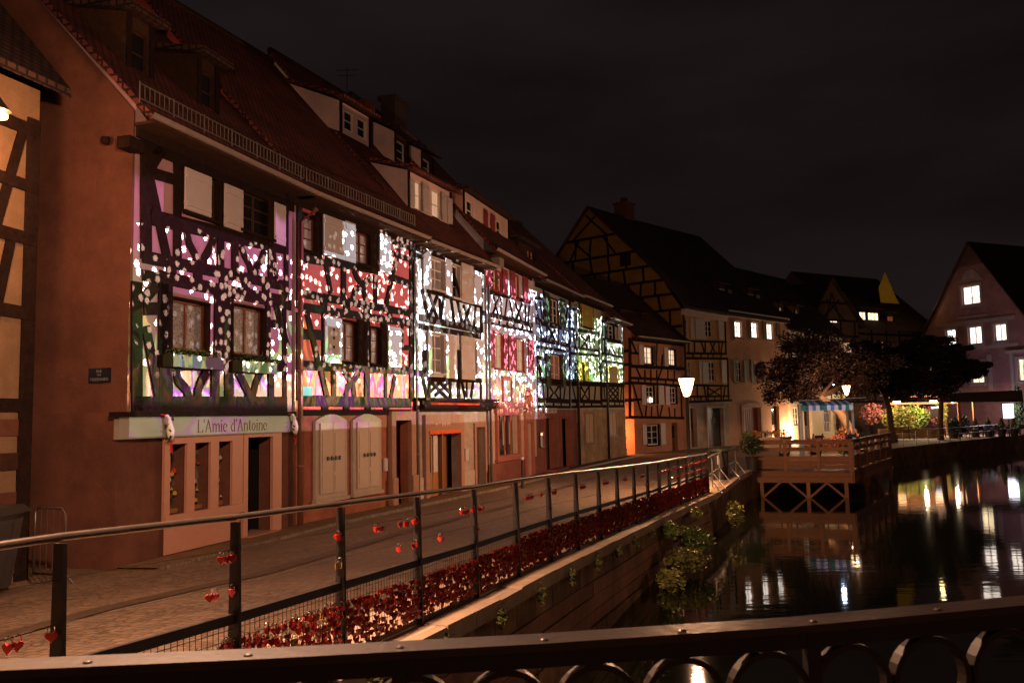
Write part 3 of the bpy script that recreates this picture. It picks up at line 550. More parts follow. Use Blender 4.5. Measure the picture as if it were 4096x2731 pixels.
 'g2': {"a":[11.0,54.5],"b":[14.9,59.0],"beam":[[0.72,7.02,0.65,6.15,0.14],[1.49,7.0,1.43,6.22,0.12],[2.36,7.04,2.8,6.24,0.12],[2.94,7.07,2.87,6.25,0.12],[3.61,7.04,4.31,6.34,0.1],[4.37,7.08,3.62,6.31,0.1],[4.91,7.11,4.84,6.33,0.12],[5.46,7.14,5.08,6.3,0.1],[5.93,8.88,5.86,6.26,0.16],[0.44,6.94,6.02,7.17,0.14],[0.38,6.14,5.94,6.34,0.16],[0.35,5.83,6.07,6.01,0.16],[6.07,5.97,5.97,3.08,0.16],[0.29,4.1,5.9,4.11,0.14],[0.7,4.04,0.7,3.11,0.12],[1.61,4.05,1.61,3.15,0.12],[2.55,4.07,2.76,3.11,0.12],[3.06,4.07,3.0,3.29,0.12],[4.96,4.1,4.87,3.11,0.12],[5.58,4.11,5.18,3.12,0.1],[0.23,3.35,6.16,3.41,0.14],[0.48,3.01,6.45,3.12,0.16],[3.13,3.93,4.75,3.44,0.08],[4.79,3.95,3.08,3.43,0.08],[1.21,6.11,1.19,5.89,0.12],[2.28,6.15,2.27,5.94,0.12],[3.24,6.19,3.22,5.97,0.12],[3.99,6.22,3.97,6.0,0.12],[5.15,6.27,5.13,6.05,0.12],[1.2,3.35,1.18,3.08,0.12],[2.06,3.36,2.03,3.08,0.12],[3.0,3.36,2.98,3.08,0.12],[3.97,3.37,3.95,3.08,0.12],[4.89,3.37,4.87,3.08,0.12]],"curve":[],"win":[[0.21,7.17,0.8,8.42,"dark"],[3.06,7.36,4.09,8.52,"dark"],[0.41,4.39,1.01,5.66,"dark"],[3.35,4.38,4.29,5.73,"dark"]],"sh":[[0.97,7.13,1.43,8.48,"cream"],[1.61,7.18,2.88,8.52,"cream"],[4.82,7.29,5.55,8.76,"cream"],[1.88,4.24,2.2,5.67,"cream"],[5.04,4.3,5.73,5.86,"cream"],[2.36,4.25,3.08,5.63,"palecloth"]]},
 'g3': {"a":[14.9,59.0],"b":[21.0,65.3],"beam":[],"curve":[],"win":[[1.26,7.56,2.27,8.74,"lit_white"],[3.71,7.64,4.67,8.83,"lit_white"],[6.01,7.65,6.98,8.89,"lit_white"],[1.27,4.37,2.11,5.86,"dark"],[3.87,4.4,4.53,5.91,"dark"]],"sh":[[0.78,7.33,1.14,8.82,"louvre"],[3.2,7.49,3.54,8.91,"louvre"],[5.36,7.61,5.84,9.02,"louvre"],[7.46,7.64,8.0,9.04,"louvre"],[0.76,4.39,1.17,5.96,"louvre"],[2.25,4.38,2.88,5.97,"louvre"],[3.26,4.35,3.73,6.04,"louvre"],[4.76,4.37,5.17,6.05,"louvre"]]},
 'red': {"a":[38.1,86.0],"b":[47.2,65.0],"beam":[],"curve":[],"win":[[8.88,11.62,10.71,13.35,"lit_white"],[6.88,8.05,7.96,9.61,"lit_white"],[9.24,7.97,10.62,9.61,"lit_white"],[11.84,8.03,13.01,9.59,"lit_white"],[9.26,4.43,10.58,6.38,"lit_cream"],[13.8,4.43,14.68,6.39,"lit_cream"],[4.66,4.39,5.86,6.33,"lit_warm"]],"sh":[]},
 'g4': {"a":[21.3,65.6],"b":[29.0,74.0],"beam":[],"curve":[],"win":[[0.4,1.16,1.53,2.57,"dark"]],"sh":[]},
 'dk': {"a":[28.0,76.0],"b":[42.5,84.0],"beam":[],"curve":[],"win":[[0.71,10.15,1.99,11.27,"lit_white"],[2.5,7.45,3.72,8.47,"lit_warm"],[7.64,7.7,7.96,8.78,"lit_warm"],[8.69,7.61,9.14,8.75,"lit_warm"],[6.51,10.52,7.4,11.57,"lit_cream"],[7.67,10.59,9.22,11.56,"lit_cream"],[10.49,10.48,11.35,11.31,"lit_red"]],"sh":[]},
}
DATA_LEN = {"g2": 5.955, "g3": 8.769}
# ------------------------------------------------------------------ ground, street, canal
WZ = -1.1
def cobble_mat(name, c, gap, scale, bump=.9, rough=.62):
    m = bpy.data.materials.new(name); m.use_nodes = True
    N, L = m.node_tree.nodes, m.node_tree.links; b = N['Principled BSDF']; b.inputs['Roughness'].default_value = rough
    t = N.new('ShaderNodeTexCoord'); mp_ = N.new('ShaderNodeMapping'); mp_.inputs['Rotation'].default_value = (0, 0, R_(20)); mp_.inputs['Scale'].default_value = (1, 1.35, 1); L.new(t.outputs['Object'], mp_.inputs[0])
    v = N.new('ShaderNodeTexVoronoi'); v.feature = 'DISTANCE_TO_EDGE'; v.inputs['Scale'].default_value = scale; v.inputs['Randomness'].default_value = .55; L.new(mp_.outputs[0], v.inputs['Vector'])
    v2 = N.new('ShaderNodeTexVoronoi'); v2.inputs['Scale'].default_value = scale; v2.inputs['Randomness'].default_value = .55; L.new(mp_.outputs[0], v2.inputs['Vector'])
    r = N.new('ShaderNodeValToRGB'); r.color_ramp.elements[0].position = 0.02; r.color_ramp.elements[1].position = .12
    r.color_ramp.elements[0].color = (*gap, 1); r.color_ramp.elements[1].color = (*c, 1); L.new(v.outputs[0], r.inputs[0])
    bw = N.new('ShaderNodeRGBToBW'); L.new(v2.outputs['Color'], bw.inputs[0]); mr = N.new('ShaderNodeMapRange'); mr.inputs[3].default_value = .7; mr.inputs[4].default_value = 1.25; L.new(bw.outputs[0], mr.inputs[0])
    n = N.new('ShaderNodeTexNoise'); n.inputs['Scale'].default_value = .35; n.inputs['Detail'].default_value = 7; L.new(t.outputs['Object'], n.inputs[0])
    mr2 = N.new('ShaderNodeMapRange'); mr2.inputs[1].default_value = .3; mr2.inputs[2].default_value = .7; mr2.inputs[3].default_value = .65; mr2.inputs[4].default_value = 1.2; L.new(n.outputs['Fac'], mr2.inputs[0])
    mu = N.new('ShaderNodeMath'); mu.operation = 'MULTIPLY'; L.new(mr.outputs[0], mu.inputs[0]); L.new(mr2.outputs[0], mu.inputs[1])
    hs = N.new('ShaderNodeHueSaturation'); L.new(r.outputs[0], hs.inputs['Color']); L.new(mu.outputs[0], hs.inputs['Value']); L.new(hs.outputs[0], b.inputs['Base Color'])
    rr_ = N.new('ShaderNodeMapRange'); rr_.inputs[3].default_value = rough - .18; rr_.inputs[4].default_value = rough + .15; L.new(n.outputs['Fac'], rr_.inputs[0]); L.new(rr_.outputs[0], b.inputs['Roughness'])
    ct = N.new('ShaderNodeMath'); ct.operation = 'MINIMUM'; ct.inputs[1].default_value = .16; L.new(v.outputs[0], ct.inputs[0])
    ad = N.new('ShaderNodeMath'); ad.operation = 'MULTIPLY_ADD'; L.new(bw.outputs[0], ad.inputs[0]); ad.inputs[1].default_value = .10; L.new(ct.outputs[0], ad.inputs[2])
    bp = N.new('ShaderNodeBump'); bp.inputs['Strength'].default_value = bump; bp.inputs['Distance'].default_value = .09; L.new(ad.outputs[0], bp.inputs['Height']); L.new(bp.outputs[0], b.inputs['Normal'])
    return m
COB = cobble_mat('street_setts', (.175, .118, .08), (.085, .055, .036), 7.5, .55)
PAV = mat('smooth_pavement', (.30, .20, .13), .7, var=.15, nscale=3, bump=.25, bscale=60, dirt=.3)
PALEPAV = mat('pale_stone_paving', (.56, .42, .31), .6, var=.1, nscale=3, bump=.25, bscale=60, dirt=.2)
GRAV = mat('sandy_terrace', (.30, .20, .13), .85, var=.25, nscale=2.2, bump=.5, bscale=40, dirt=.35)
STONEW = mat('mossy_wall_stone', (.36, .22, .11), .85, var=.4, nscale=2.5, bump=.7, bscale=14, dirt=.55)
REDST = mat('red_wall_course', (.42, .22, .13), .8, var=.18, nscale=2.5, bump=.35, dirt=.45)
COPE = mat('pale_coping_stone', (.50, .36, .25), .7, var=.15, nscale=5, bump=.3, dirt=.3)
mb = MB(); mb.add([(-600, -300, -2.6), (700, -300, -2.6), (700, 900, -2.6), (-600, 900, -2.6)], [(0, 1, 2, 3)]); g = mb.build('ground', mat('dark_earth', (.05, .035, .02), .95, var=.3)); g['kind'] = 'structure'
FD = Vector((.329, .944, 0)); FN = Vector((.944, -.329, 0)); F0 = Vector((-.9, 7.9, 0)); GD = Vector((.408, .913, 0)); GN = Vector((.913, -.408, 0)); G0 = Vector((2.93, 18.9, 0))
POSTS = [(s, z) for s, z in zip((-3.95, -2.62, -1.35, 0, 1.39, 2.76, 4.13, 5.56, 7.03, 8.48, 10.06, 11.57), (1.765, 1.705, 1.66, 1.612, 1.56, 1.53, 1.488, 1.438, 1.378, 1.325, 1.265, 1.213))]
FP = [F0 + FD * s + Vector((0, 0, z)) for s, z in POSTS]
FP = [F0 + FD * -6.7 + Vector((0, 0, 1.80)), F0 + FD * -5.3 + Vector((0, 0, 1.79))] + FP
FP += [G0 + GD * s + Vector((0, 0, 1.2 - .012 * s)) for s in (.97, 1.93, 2.9, 3.8, 4.7, 5.6, 6.45)]
POST_H = [1.2] * 14 + [1.19, 1.18, 1.18, 1.17, 1.16, 1.15, 1.14]
COP = [p + (FN if i < 14 else GN) * .2 - Vector((0, 0, h)) for i, (p, h) in enumerate(zip(FP, POST_H))]
edge2 = [Vector(v) for v in ((6.7, 27.3, -.03), (7.7, 29.9, 0), (9.2, 33.6, 0), (12.5, 38.5, 0), (18.5, 43.5, 0), (22, 50, 0), (30.1, 58.5, 0), (41.8, 70.1, 0), (62, 88, 0), (100, 120, 0))]
EDGE = [Vector((-3.9, -6, .6)), Vector((-3.5, -1, .6))] + COP + edge2
FAC = [(-9.6, -6, .3), (-9.6, -1, .3), (-9.4, 1, .28), (-9.2, 3, .22), (-9.0, 5, .2), (-8.8, 7, .12), (-8.3, 9.2, .06), (-7.7, 11.5, .03), (-7.1, 12.8, .0), (-6.4, 13.8, 0), (-5.6, 16.3, 0), (-4.82, 18.9, 0), (-4.0, 21, 0), (-3.3, 22.8, 0), (-2.77, 24, 0), (-2.1, 25.6, 0), (-1.5, 27, 0), (-.9, 28.5, 0), (-.3, 30.3, 0), (.3, 32.1, 0), (.9, 34, 0), (1.6, 36, 0), (2.4, 38, 0), (4.2, 42.6, 0), (6.25, 47.7, 0), (7.0, 49.6, 0), (11, 54.5, 0), (14.9, 59, 0), (21, 65.3, 0), (29, 74, 0), (42.5, 84, 0), (62, 100, 0), (100, 140, 0)]
FAC = [Vector(v) for v in FAC]; n_ = min(len(FAC), len(EDGE))
assert len(FAC) == len(EDGE), (len(FAC), len(EDGE))
BACK = [v + Vector((-14, 5, 0)) if v.y < 48 else v + Vector((-10, 20, 0)) for v in FAC]
for v in BACK: v.z = 0
mb = MB()
for A_, B_ in ((BACK, FAC), (FAC, EDGE)):
    k0 = len(mb.v)
    for a, b in zip(A_, B_):
        for t in (0, .5, 1): mb.v.append(tuple(a.lerp(b, t)))
    for i in range(len(A_) - 1):
        for t in (0, 1): a = k0 + i * 3 + t; mb.f.append((a, a + 1, a + 4, a + 3)); mb.m.append(0 if (B_[i].y < 45) else 1)
st = mb.build('street', [COB, GRAV]); st['kind'] = 'structure'
# smooth pavement along the fence, slightly raised, with a stone edge
pa, pb = [], []
for i in range(0, len(COP)):
    nn = FN if i < 14 else GN; w = .95 + .5 * min(1, max(0, (i - 9) / 5)); pa.append(COP[i] - nn * w + Vector((0, 0, .03))); pb.append(COP[i] - nn * .02 + Vector((0, 0, .03)))
for e in (edge2[0], edge2[1]): pa.append(e + Vector((-1.6, .4, .03))); pb.append(e + Vector((-.1, 0, .03)))
strip(pa, pb, 'pavement', PALEPAV)
mb = MB()
for i in range(len(pa) - 1): mb.bar(pa[i], pa[i + 1], .1, .05)
k_ = mb.build('kerb', COPE); k_['kind'] = 'structure'
fa = [v + Vector((.95, -.33, 0)) * .02 for v in FAC[9:25]]; fb = [v + Vector((.95, -.33, 0)) * .9 for v in FAC[9:25]]
fcb = []
for a, b in zip(fa, fb): a.z += .035; b.z += .06
strip(fa, fb, 'footway', mat('footway_setts', (.17, .10, .06), .75, var=.25, nscale=6, bump=.6, bscale=18, dirt=.3))
mb = MB()
for i in range(len(fb) - 1): mb.bar(fb[i] + Vector((0, 0, -.01)), fb[i + 1] + Vector((0, 0, -.01)), .12, .08)
k_ = mb.build('kerb', COB); k_['kind'] = 'structure'
da, db = [], []
for i in range(3, 23):
    a, b = FAC[i], COP[min(max(i - 2, 0), len(COP) - 1)] if i < 21 else EDGE[i]
    b = EDGE[i]; c = a.lerp(b, .42 if i < 16 else .36); e = (b - a).normalized(); da.append(c - e * .16 + Vector((0, 0, .012))); db.append(c + e * .16 + Vector((0, 0, .012)))
strip(da, db, 'drain_channel', mat('dark_channel_setts', (.085, .055, .035), .6, var=.3, nscale=9, bump=.6, bscale=16))
# canal walls : coping stones and courses, each its own piece
qw = thing('quay_wall', (0, 12, WZ), 'mossy stone canal wall with red courses under the padlock fence', 'wall')
mb = MB()
for i in range(len(EDGE) - 1):
    a, b = EDGE[i], EDGE[i + 1]; mb.add([(a.x, a.y, WZ - 1), (b.x, b.y, WZ - 1), (b.x, b.y, b.z - .02), (a.x, a.y, a.z - .02)], [(0, 1, 2, 3), (3, 2, 1, 0)])
mb.build('wall_core', STONEW, qw)
rr = random.Random(11)
for i in range(1, 25):
    a, b = EDGE[i], EDGE[i + 1]; L_ = (b - a).length; n = max(1, round(L_ / .75)); d = (b - a).normalized(); nn = Vector((d.y, -d.x, 0)).normalized()
    for k in range(n):
        p, q = a.lerp(b, k / n) + d * .006, a.lerp(b, (k + 1) / n) - d * .006; mb = MB(); h = rr.uniform(-.008, .008); up = Vector((0, 0, 1))
        mb.hexa([p + nn * .09 - up * .12, q + nn * .09 - up * .12, q - nn * .30 - up * .12, p - nn * .30 - up * .12, p + nn * .09 + up * (.035 + h), q + nn * .09 + up * (.035 + h), q - nn * .30 + up * (.035 + h), p - nn * .30 + up * (.035 + h)]); mb.build('coping_stone', COPE, qw)
cnt = 0
for i in range(2, 21):
    a, b = EDGE[i], EDGE[i + 1]; d = (b - a).normalized(); nn = Vector((d.y, -d.x, 0)).normalized(); L_ = (b - a).length
    for c, (z0_, z1_, m_, w_) in enumerate(((-.42, -.13, STONEW, .02), (-.64, -.425, REDST, .028), (-.86, -.645, REDST, .03), (-1.06, -.865, REDST, .027), (-1.40, -1.07, STONEW, .045), (-1.75, -1.41, STONEW, .04))):
        n = max(1, round(L_ / (1.3 if c in (1, 2, 3) else .6)))
        for k in range(n):
            if cnt > 285: break
            p, q = a.lerp(b, k / n) + d * .005, a.lerp(b, (k + 1) / n) - d * .005
            if p.z + z1_ < WZ: continue
            cnt += 1; w = w_ + rr.uniform(-.01, .012); mb = MB(); u0, u1 = Vector((0, 0, z0_)), Vector((0, 0, z1_ - .012))
            mb.hexa([p + nn * w + u0, q + nn * w + u0, q + u0, p + u0, p + nn * w + u1, q + nn * w + u1, q + u1, p + u1]); mb.build('wall_stone', m_, qw)
# water
wm = bpy.data.materials.new('canal_water'); wm.use_nodes = True
N, L = wm.node_tree.nodes, wm.node_tree.links; b = N['Principled BSDF']
b.inputs['Base Color'].default_value = (.006, .007, .004, 1); b.inputs['Roughness'].default_value = .035; b.inputs['IOR'].default_value = 1.36; b.inputs['Specular IOR Level'].default_value = .9
t = N.new('ShaderNodeTexCoord'); mpp = N.new('ShaderNodeMapping'); mpp.inputs['Scale'].default_value = (.8, 2.4, 1); mpp.inputs['Rotation'].default_value = (0, 0, R_(25)); L.new(t.outputs['Object'], mpp.inputs[0])
n1 = N.new('ShaderNodeTexNoise'); n1.inputs['Scale'].default_value = 1.7; n1.inputs['Detail'].default_value = 3; L.new(mpp.outputs[0], n1.inputs[0])
bp = N.new('ShaderNodeBump'); bp.inputs['Strength'].default_value = .009; bp.inputs['Distance'].default_value = .25; L.new(n1.outputs['Fac'], bp.inputs['Height']); L.new(bp.outputs[0], b.inputs['Normal'])
mb = MB(); mb.add([(-6, -30, WZ), (120, -30, WZ), (120, 130, WZ), (-6, 130, WZ)], [(0, 1, 2, 3)]); w = mb.build('canal_water', wm); w['kind'] = 'structure'
# opposite bank, out of frame on the right
rb = [Vector(v) for v in ((5.4, -20, .5), (6.5, 2.2, .5), (9, 5, .3), (17.5, 20, .1), (50, 62.5, 0), (66, 82, 0), (110, 118, 0))]
strip(rb, [v + Vector((30, -18, 0)) for v in rb], 'far_bank', PAV)
t = thing('quay_wall', (20, 20, WZ), 'stone canal wall of the opposite bank, beyond the right edge', 'wall')
mb = MB()
for a, b in zip(rb, rb[1:]): mb.add([(a.x, a.y, WZ - 1), (b.x, b.y, WZ - 1), tuple(b), tuple(a)], [(0, 1, 2, 3), (3, 2, 1, 0)])
mb.build('wall_core', STONEW, t)
# bridge under the camera
br = thing('footbridge', (0, 0, .5), 'stone footbridge deck behind the dark foreground railing', 'bridge')
mb = MB(); mb.hexa([(-3.6, -3.0, .3), (6.6, -1.6, .3), (6.6, 2.95, .3), (-3.6, 2.0, .3), (-3.6, -3.0, .6), (6.6, -1.6, .6), (6.6, 2.95, .6), (-3.6, 2.0, .6)]); mb.build('deck', PAV, br)

# ------------------------------------------------------------------ padlock fence
fence = thing('padlock_fence', (0, 10, 0), 'long dark steel quay fence with thin wires and wire-mesh lower panels carrying padlocks', 'fence')
def wpt(i, h): return FP[i] - Vector((0, 0, POST_H[i] - h))
for i in range(len(FP)):
    nn = FN if i < 14 else GN; dd_ = FD if i < 14 else GD
    mb = MB(); lo = wpt(i, 0.0); hi = FP[i] - Vector((0, 0, .03)); 
    mb.hexa([lo + dd_ * -.012 + nn * -.05, lo + dd_ * .012 + nn * -.05, lo + dd_ * .012 + nn * .05, lo - dd_ * .012 + nn * .05, hi + dd_ * -.012 + nn * -.03, hi + dd_ * .012 + nn * -.03, hi + dd_ * .012 + nn * .03, hi + dd_ * -.012 + nn * .03]); mb.build('post', STEEL, fence)
mb = MB(); mb.tube([p for p in FP], .021, 8, cap=True); mb.build('handrail', STEEL_BR, fence, True)
for h in (1.0, .79):
    mb = MB(); mb.tube([wpt(i, h) for i in range(len(FP))], .0022, 4); mb.build('wire', STEEL, fence)
for i in range(len(FP) - 1):
    nn = FN if i < 13 else GN
    mb = MB(); mb.bar(wpt(i, .58), wpt(i + 1, .58), .035, .06); mb.build('middle_rail', STEEL, fence)
    mb = MB(); mb.bar(wpt(i, .06), wpt(i + 1, .06), .03, .03); mb.build('bottom_rail', STEEL, fence)
    if i >= 2:
        mb = MB(); a0, a1, b0, b1 = wpt(i, .08), wpt(i, .55), wpt(i + 1, .08), wpt(i + 1, .55); L_ = (b0 - a0).length; n = int(L_ / (.05 if i < 10 else .1))
        for k in range(1, n): mb.bar(a0.lerp(b0, k / n), a1.lerp(b1, k / n), .0035)
        for k in range(8): t_ = k / 7.5; mb.bar(a0.lerp(a1, t_), b0.lerp(b1, t_), .0035)
        tag(mb.build('wire_mesh', STEEL, fence), kind='stuff')
# heart padlocks
def heart_mesh(name, m, shape='heart'):
    mb = MB(); sc_ = .029
    pts = [(x * sc_, z * sc_) for x, z in heart_pts(16)] if shape == 'heart' else [(-.022, -.025), (.022, -.025), (.024, .018), (-.024, .018)]
    n = len(pts)
    for rings in (((-.008, 1), (-.005, 1.08), (.005, 1.08), (.008, 1)),):
        base = len(mb.v)
        for y, s_ in rings: mb.v += [(x * s_, y, z * s_) for x, z in pts]
        for r_ in range(len(rings) - 1):
            for k in range(n): mb.f.append((base + r_ * n + k, base + r_ * n + (k + 1) % n, base + (r_ + 1) * n + (k + 1) % n, base + (r_ + 1) * n + k)); mb.m.append(0)
        mb.f.append(tuple(base + k for k in range(n))); mb.m.append(0); mb.f.append(tuple(base + 3 * n + k for k in range(n))[::-1]); mb.m.append(0)
    return mb
def shackle_mb():
    mb = MB(); mb.tube([(-.016, 0, .014), (-.016, 0, .036)] + [(.016 * math.cos(math.pi - math.pi * k / 5), 0, .036 + .016 * math.sin(math.pi * k / 5)) for k in range(6)] + [(.016, 0, .014)], .0032, 5, cap=False); return mb
LOCKS = {}
for nm, m_, sh_ in (('shaded_red', SHADED_RED, 'heart'), ('red', RED, 'heart'), ('pink', PINK, 'heart'), ('brass', BRASS, 'box'), ('redbox', RED, 'box')):
    o = heart_mesh(nm, m_, sh_).build('padlock', m_); s = shackle_mb().build('shackle', CHROME, o); LOCKS[nm] = o
used = set()
def put_lock(kind, loc, label, group, rz):
    src = LOCKS[kind]
    if kind not in used:
        used.add(kind); src.location = loc; src.rotation_euler = (0, 0, rz); src['label'] = label; src['category'] = 'padlock'; src['group'] = group; return src
    c = src.copy(); col.objects.link(c); c.location = loc; c.rotation_euler = (0, 0, rz); c['label'] = label; c['group'] = group; c['category'] = 'padlock'
    for ch in src.children: d = ch.copy(); col.objects.link(d); d.parent = c
    return c
rr = random.Random(21)
HUNG = [  # (bay, fraction along, wire, [kinds], words)
 (2, .80, 0, ['red', 'red'], 'front'), (2, .97, 0, ['red'], ''), (2, .62, 0, ['pink'], ''),
 (3, .90, 1, ['red', 'red', 'red', 'red'], ''), (3, .82, 0, ['red', 'pink'], ''), (3, .98, 0, ['pink'], ''),
 (4, .96, 1, ['red', 'red', 'red'], ''), (4, .96, 0, ['brass', 'brass', 'brass'], ''),
 (5, .42, 1, ['red', 'pink', 'red'], ''), (5, .74, 1, ['red'], ''), (5, .83, 1, ['redbox'], ''), (5, .95, 1, ['red', 'red', 'red'], ''), (5, .72, 0, ['red'], ''), (5, .93, 0, ['red', 'red'], ''),
 (6, .36, 0, ['red', 'redbox'], ''), (6, .76, 1, ['red', 'red', 'red', 'red'], ''), (6, .98, 1, ['red', 'red'], ''),
 (7, .12, 1, ['red', 'red', 'red'], ''), (7, .06, 0, ['red'], ''), (8, .3, 1, ['red'] * 6, ''), (8, .75, 1, ['red'], ''), (9, .15, 1, ['red'] * 4, ''), (9, .05, 0, ['red'], ''),
 (10, .2, 1, ['red'] * 6, ''), (11, .25, 1, ['red'] * 8, ''), (11, .05, 0, ['red'] * 2, ''), (12, .4, 1, ['red'] * 6, ''), (13, .5, 1, ['red'] * 9, ''), (13, .9, 0, ['red'] * 4, '')]
ordn = ['first', 'second', 'third', 'fourth', 'fifth', 'sixth', 'seventh', 'eighth', 'ninth', 'tenth', 'eleventh', 'twelfth', 'thirteenth', 'fourteenth']
wcount = {}
for bay, fr_a, wire, kinds, _ in HUNG:
    bay -= 1
    a, b = wpt(bay, .79 if wire == 0 else 1.0), wpt(bay + 1, .79 if wire == 0 else 1.0); L_ = (b - a).length
    for q, kd in enumerate(kinds):
        p = a.lerp(b, min(.985, fr_a + q * .045 / L_)) + Vector((0, 0, -.05))
        wcount[bay, wire] = wcount.get((bay, wire), 0) + 1
        colr_ = {'red': 'red heart padlock', 'pink': 'pink heart padlock', 'brass': 'brass padlock', 'redbox': 'square red padlock'}[kd]
        put_lock(kd, p, '%s, %s fence wire, %s bay from the left, %s along it' % (colr_, 'upper' if wire else 'lower', ordn[bay - 1], ordn[wcount[bay, wire] - 1]), 'padlocks on the fence wires', rr.uniform(-.9, .9) + .4)
# far bays: continuous garlands of padlocks on both wires
def lock_cloud(mb, p, rz, s=1.0, mi=0):
    c, s_ = math.cos(rz), math.sin(rz); pts = [(x * .029 * s, z * .029 * s) for x, z in HP8]
    f = [(p.x + x * c - y * s_, p.y + x * s_ + y * c, p.z + z) for y in (-.007, .007) for x, z in pts]; n = len(pts)
    mb.add(f, [tuple(range(n)), tuple(range(2 * n - 1, n - 1, -1))] + [(k, n + k, n + (k + 1) % n, (k + 1) % n) for k in range(n)], mi)
HP8 = heart_pts(9)
mb = MB()
for bay in range(14, len(FP) - 1):
    for h in (1.0, .79):
        a, b = wpt(bay, h), wpt(bay + 1, h); n = 26
        if h < .9 and bay < 15: continue
        for k in range(n):
            if rr.random() < .18: continue
            lock_cloud(mb, a.lerp(b, k / n) + Vector((0, 0, -.045)), rr.uniform(0, 3)); q = a.lerp(b, k / n); mb.bar(q + Vector((.0, 0, -.03)), q + Vector((.0, 0, .008)), .022, .006, mi=1)
tag(mb.build('padlock_garlands', [RED, CHROME]), 'dense strings of red padlocks on both wires at the far end of the fence', 'padlocks', kind='stuff')
# padlocks on the wire mesh : the nearest single, the rest one mass
n_single = 0; mb = MB(); SING = []
for bay in range(2, len(FP) - 1):
    a0, a1, b0, b1 = wpt(bay, .10), wpt(bay, .50), wpt(bay + 1, .10), wpt(bay + 1, .50); L_ = (b0 - a0).length
    n = {2: 70, 3: 230, 4: 300, 5: 380, 6: 420}.get(bay, 460 if bay < 14 else 330)
    for k in range(n):
        u = rr.uniform(.5, .98) if bay == 2 else rr.uniform(.02, .98); v = rr.random() ** .9 * (1.0 if bay > 6 else .93); row = round(v * 7) / 7.5
        p = a0.lerp(b0, u).lerp(a1.lerp(b1, u), row) + (FN if bay < 13 else GN) * rr.choice((-.02, .02, .03)) + Vector((0, 0, rr.uniform(-.015, .015)))
        if n_single < 300 and bay in (2, 3, 4):
            SING.append((bay, round(v * 7), u, p)); n_single += 1; continue
        if False:
            n_single += 1; kd = 'red' if rr.random() < .93 else rr.choice(('pink', 'brass', 'redbox')); lv = 'top' if row > .66 else 'middle' if row > .33 else 'bottom'
            cn = {'red': 'red heart padlock', 'pink': 'pink heart padlock', 'brass': 'brass padlock', 'redbox': 'square red padlock'}[kd]; wh = 'near' if u < .33 else 'middle' if u < .66 else 'far'
            put_lock(kd, p, '%s among many in the %s rows of the mesh, %s part of the %s bay' % (cn, lv, wh, {3: 'nearest filled', 4: 'second filled', 5: 'third filled'}[bay]), 'padlocks on the wire mesh, %s %s %s %s' % (kd, lv, wh, ordn[bay - 3]), rr.uniform(0, 6.3))
        else:
            lock_cloud(mb, p, rr.uniform(0, 3.1), 1.0 if bay < 10 else 1.25, 0 if rr.random() < .93 else rr.choice((1, 2, 2)))
SING.sort(key=lambda q: (q[0], q[1], q[2])); ctr = {}
ROWN = ['bottom', 'second lowest', 'third lowest', 'lower middle', 'upper middle', 'third highest', 'second highest', 'top']
def nth(k): return '%d%s' % (k, 'th' if 10 < k % 100 < 14 else {1: 'st', 2: 'nd', 3: 'rd'}.get(k % 10, 'th'))
for bay, row, u, p in SING:
    ctr[bay, row] = ctr.get((bay, row), 0) + 1; kd = rr.choice(('red', 'shaded_red') if row >= 5 else ('shaded_red', 'shaded_red', 'shaded_red', 'red')) if rr.random() < .93 else rr.choice(('pink', 'brass', 'redbox'))  # upper rows get more bright red: light on the top locks painted by colour
    cn = {'shaded_red': 'shade-darkened red heart padlock', 'red': 'red heart padlock', 'pink': 'pink heart padlock', 'brass': 'brass padlock', 'redbox': 'square red padlock'}[kd]
    put_lock(kd, p, '%s, %s from the left, %s row, %s filled mesh bay' % (cn, nth(ctr[bay, row]), ROWN[min(row, 7)], ordn[bay - 2]), 'padlocks on the wire mesh', rr.uniform(0, 6.3))
tag(mb.build('padlock_mass', [SHADED_RED, BRASS, RED]), 'solid red mass of padlocks covering the mesh panels towards the far end of the fence', 'padlocks', kind='stuff')
# ------------------------------------------------------------------ the projected row of houses
def arch_mb(mb, fr, u0, u1, z0, z1, rise, o0, o1, n=10):
    """solid slab with a segmental arched top"""
    us = [u0 + (u1 - u0) * k / n for k in range(n + 1)]
    for k in range(n):
        a, b = us[k], us[k + 1]; za = z1 - rise * (2 * (k / n) - 1) ** 2; zb = z1 - rise * (2 * ((k + 1) / n) - 1) ** 2
        P = fr.P; mb.hexa([P(a, o1, z0), P(b, o1, z0), P(b, o0, z0), P(a, o0, z0), P(a, o1, za), P(b, o1, zb), P(b, o0, zb), P(a, o0, za)])
def frame_mb(mb, fr, r, w, o0, o1, sill=False):
    u0, z0, u1, z1 = r
    fr.box(mb, u0 - w, u0, o0, o1, z0, z1 + w); fr.box(mb, u1, u1 + w, o0, o1, z0, z1 + w); fr.box(mb, u0, u1, o0, o1, z1, z1 + w)
    if sill: fr.box(mb, u0 - w, u1 + w, o0, o1 + .03, z0 - w, z0)
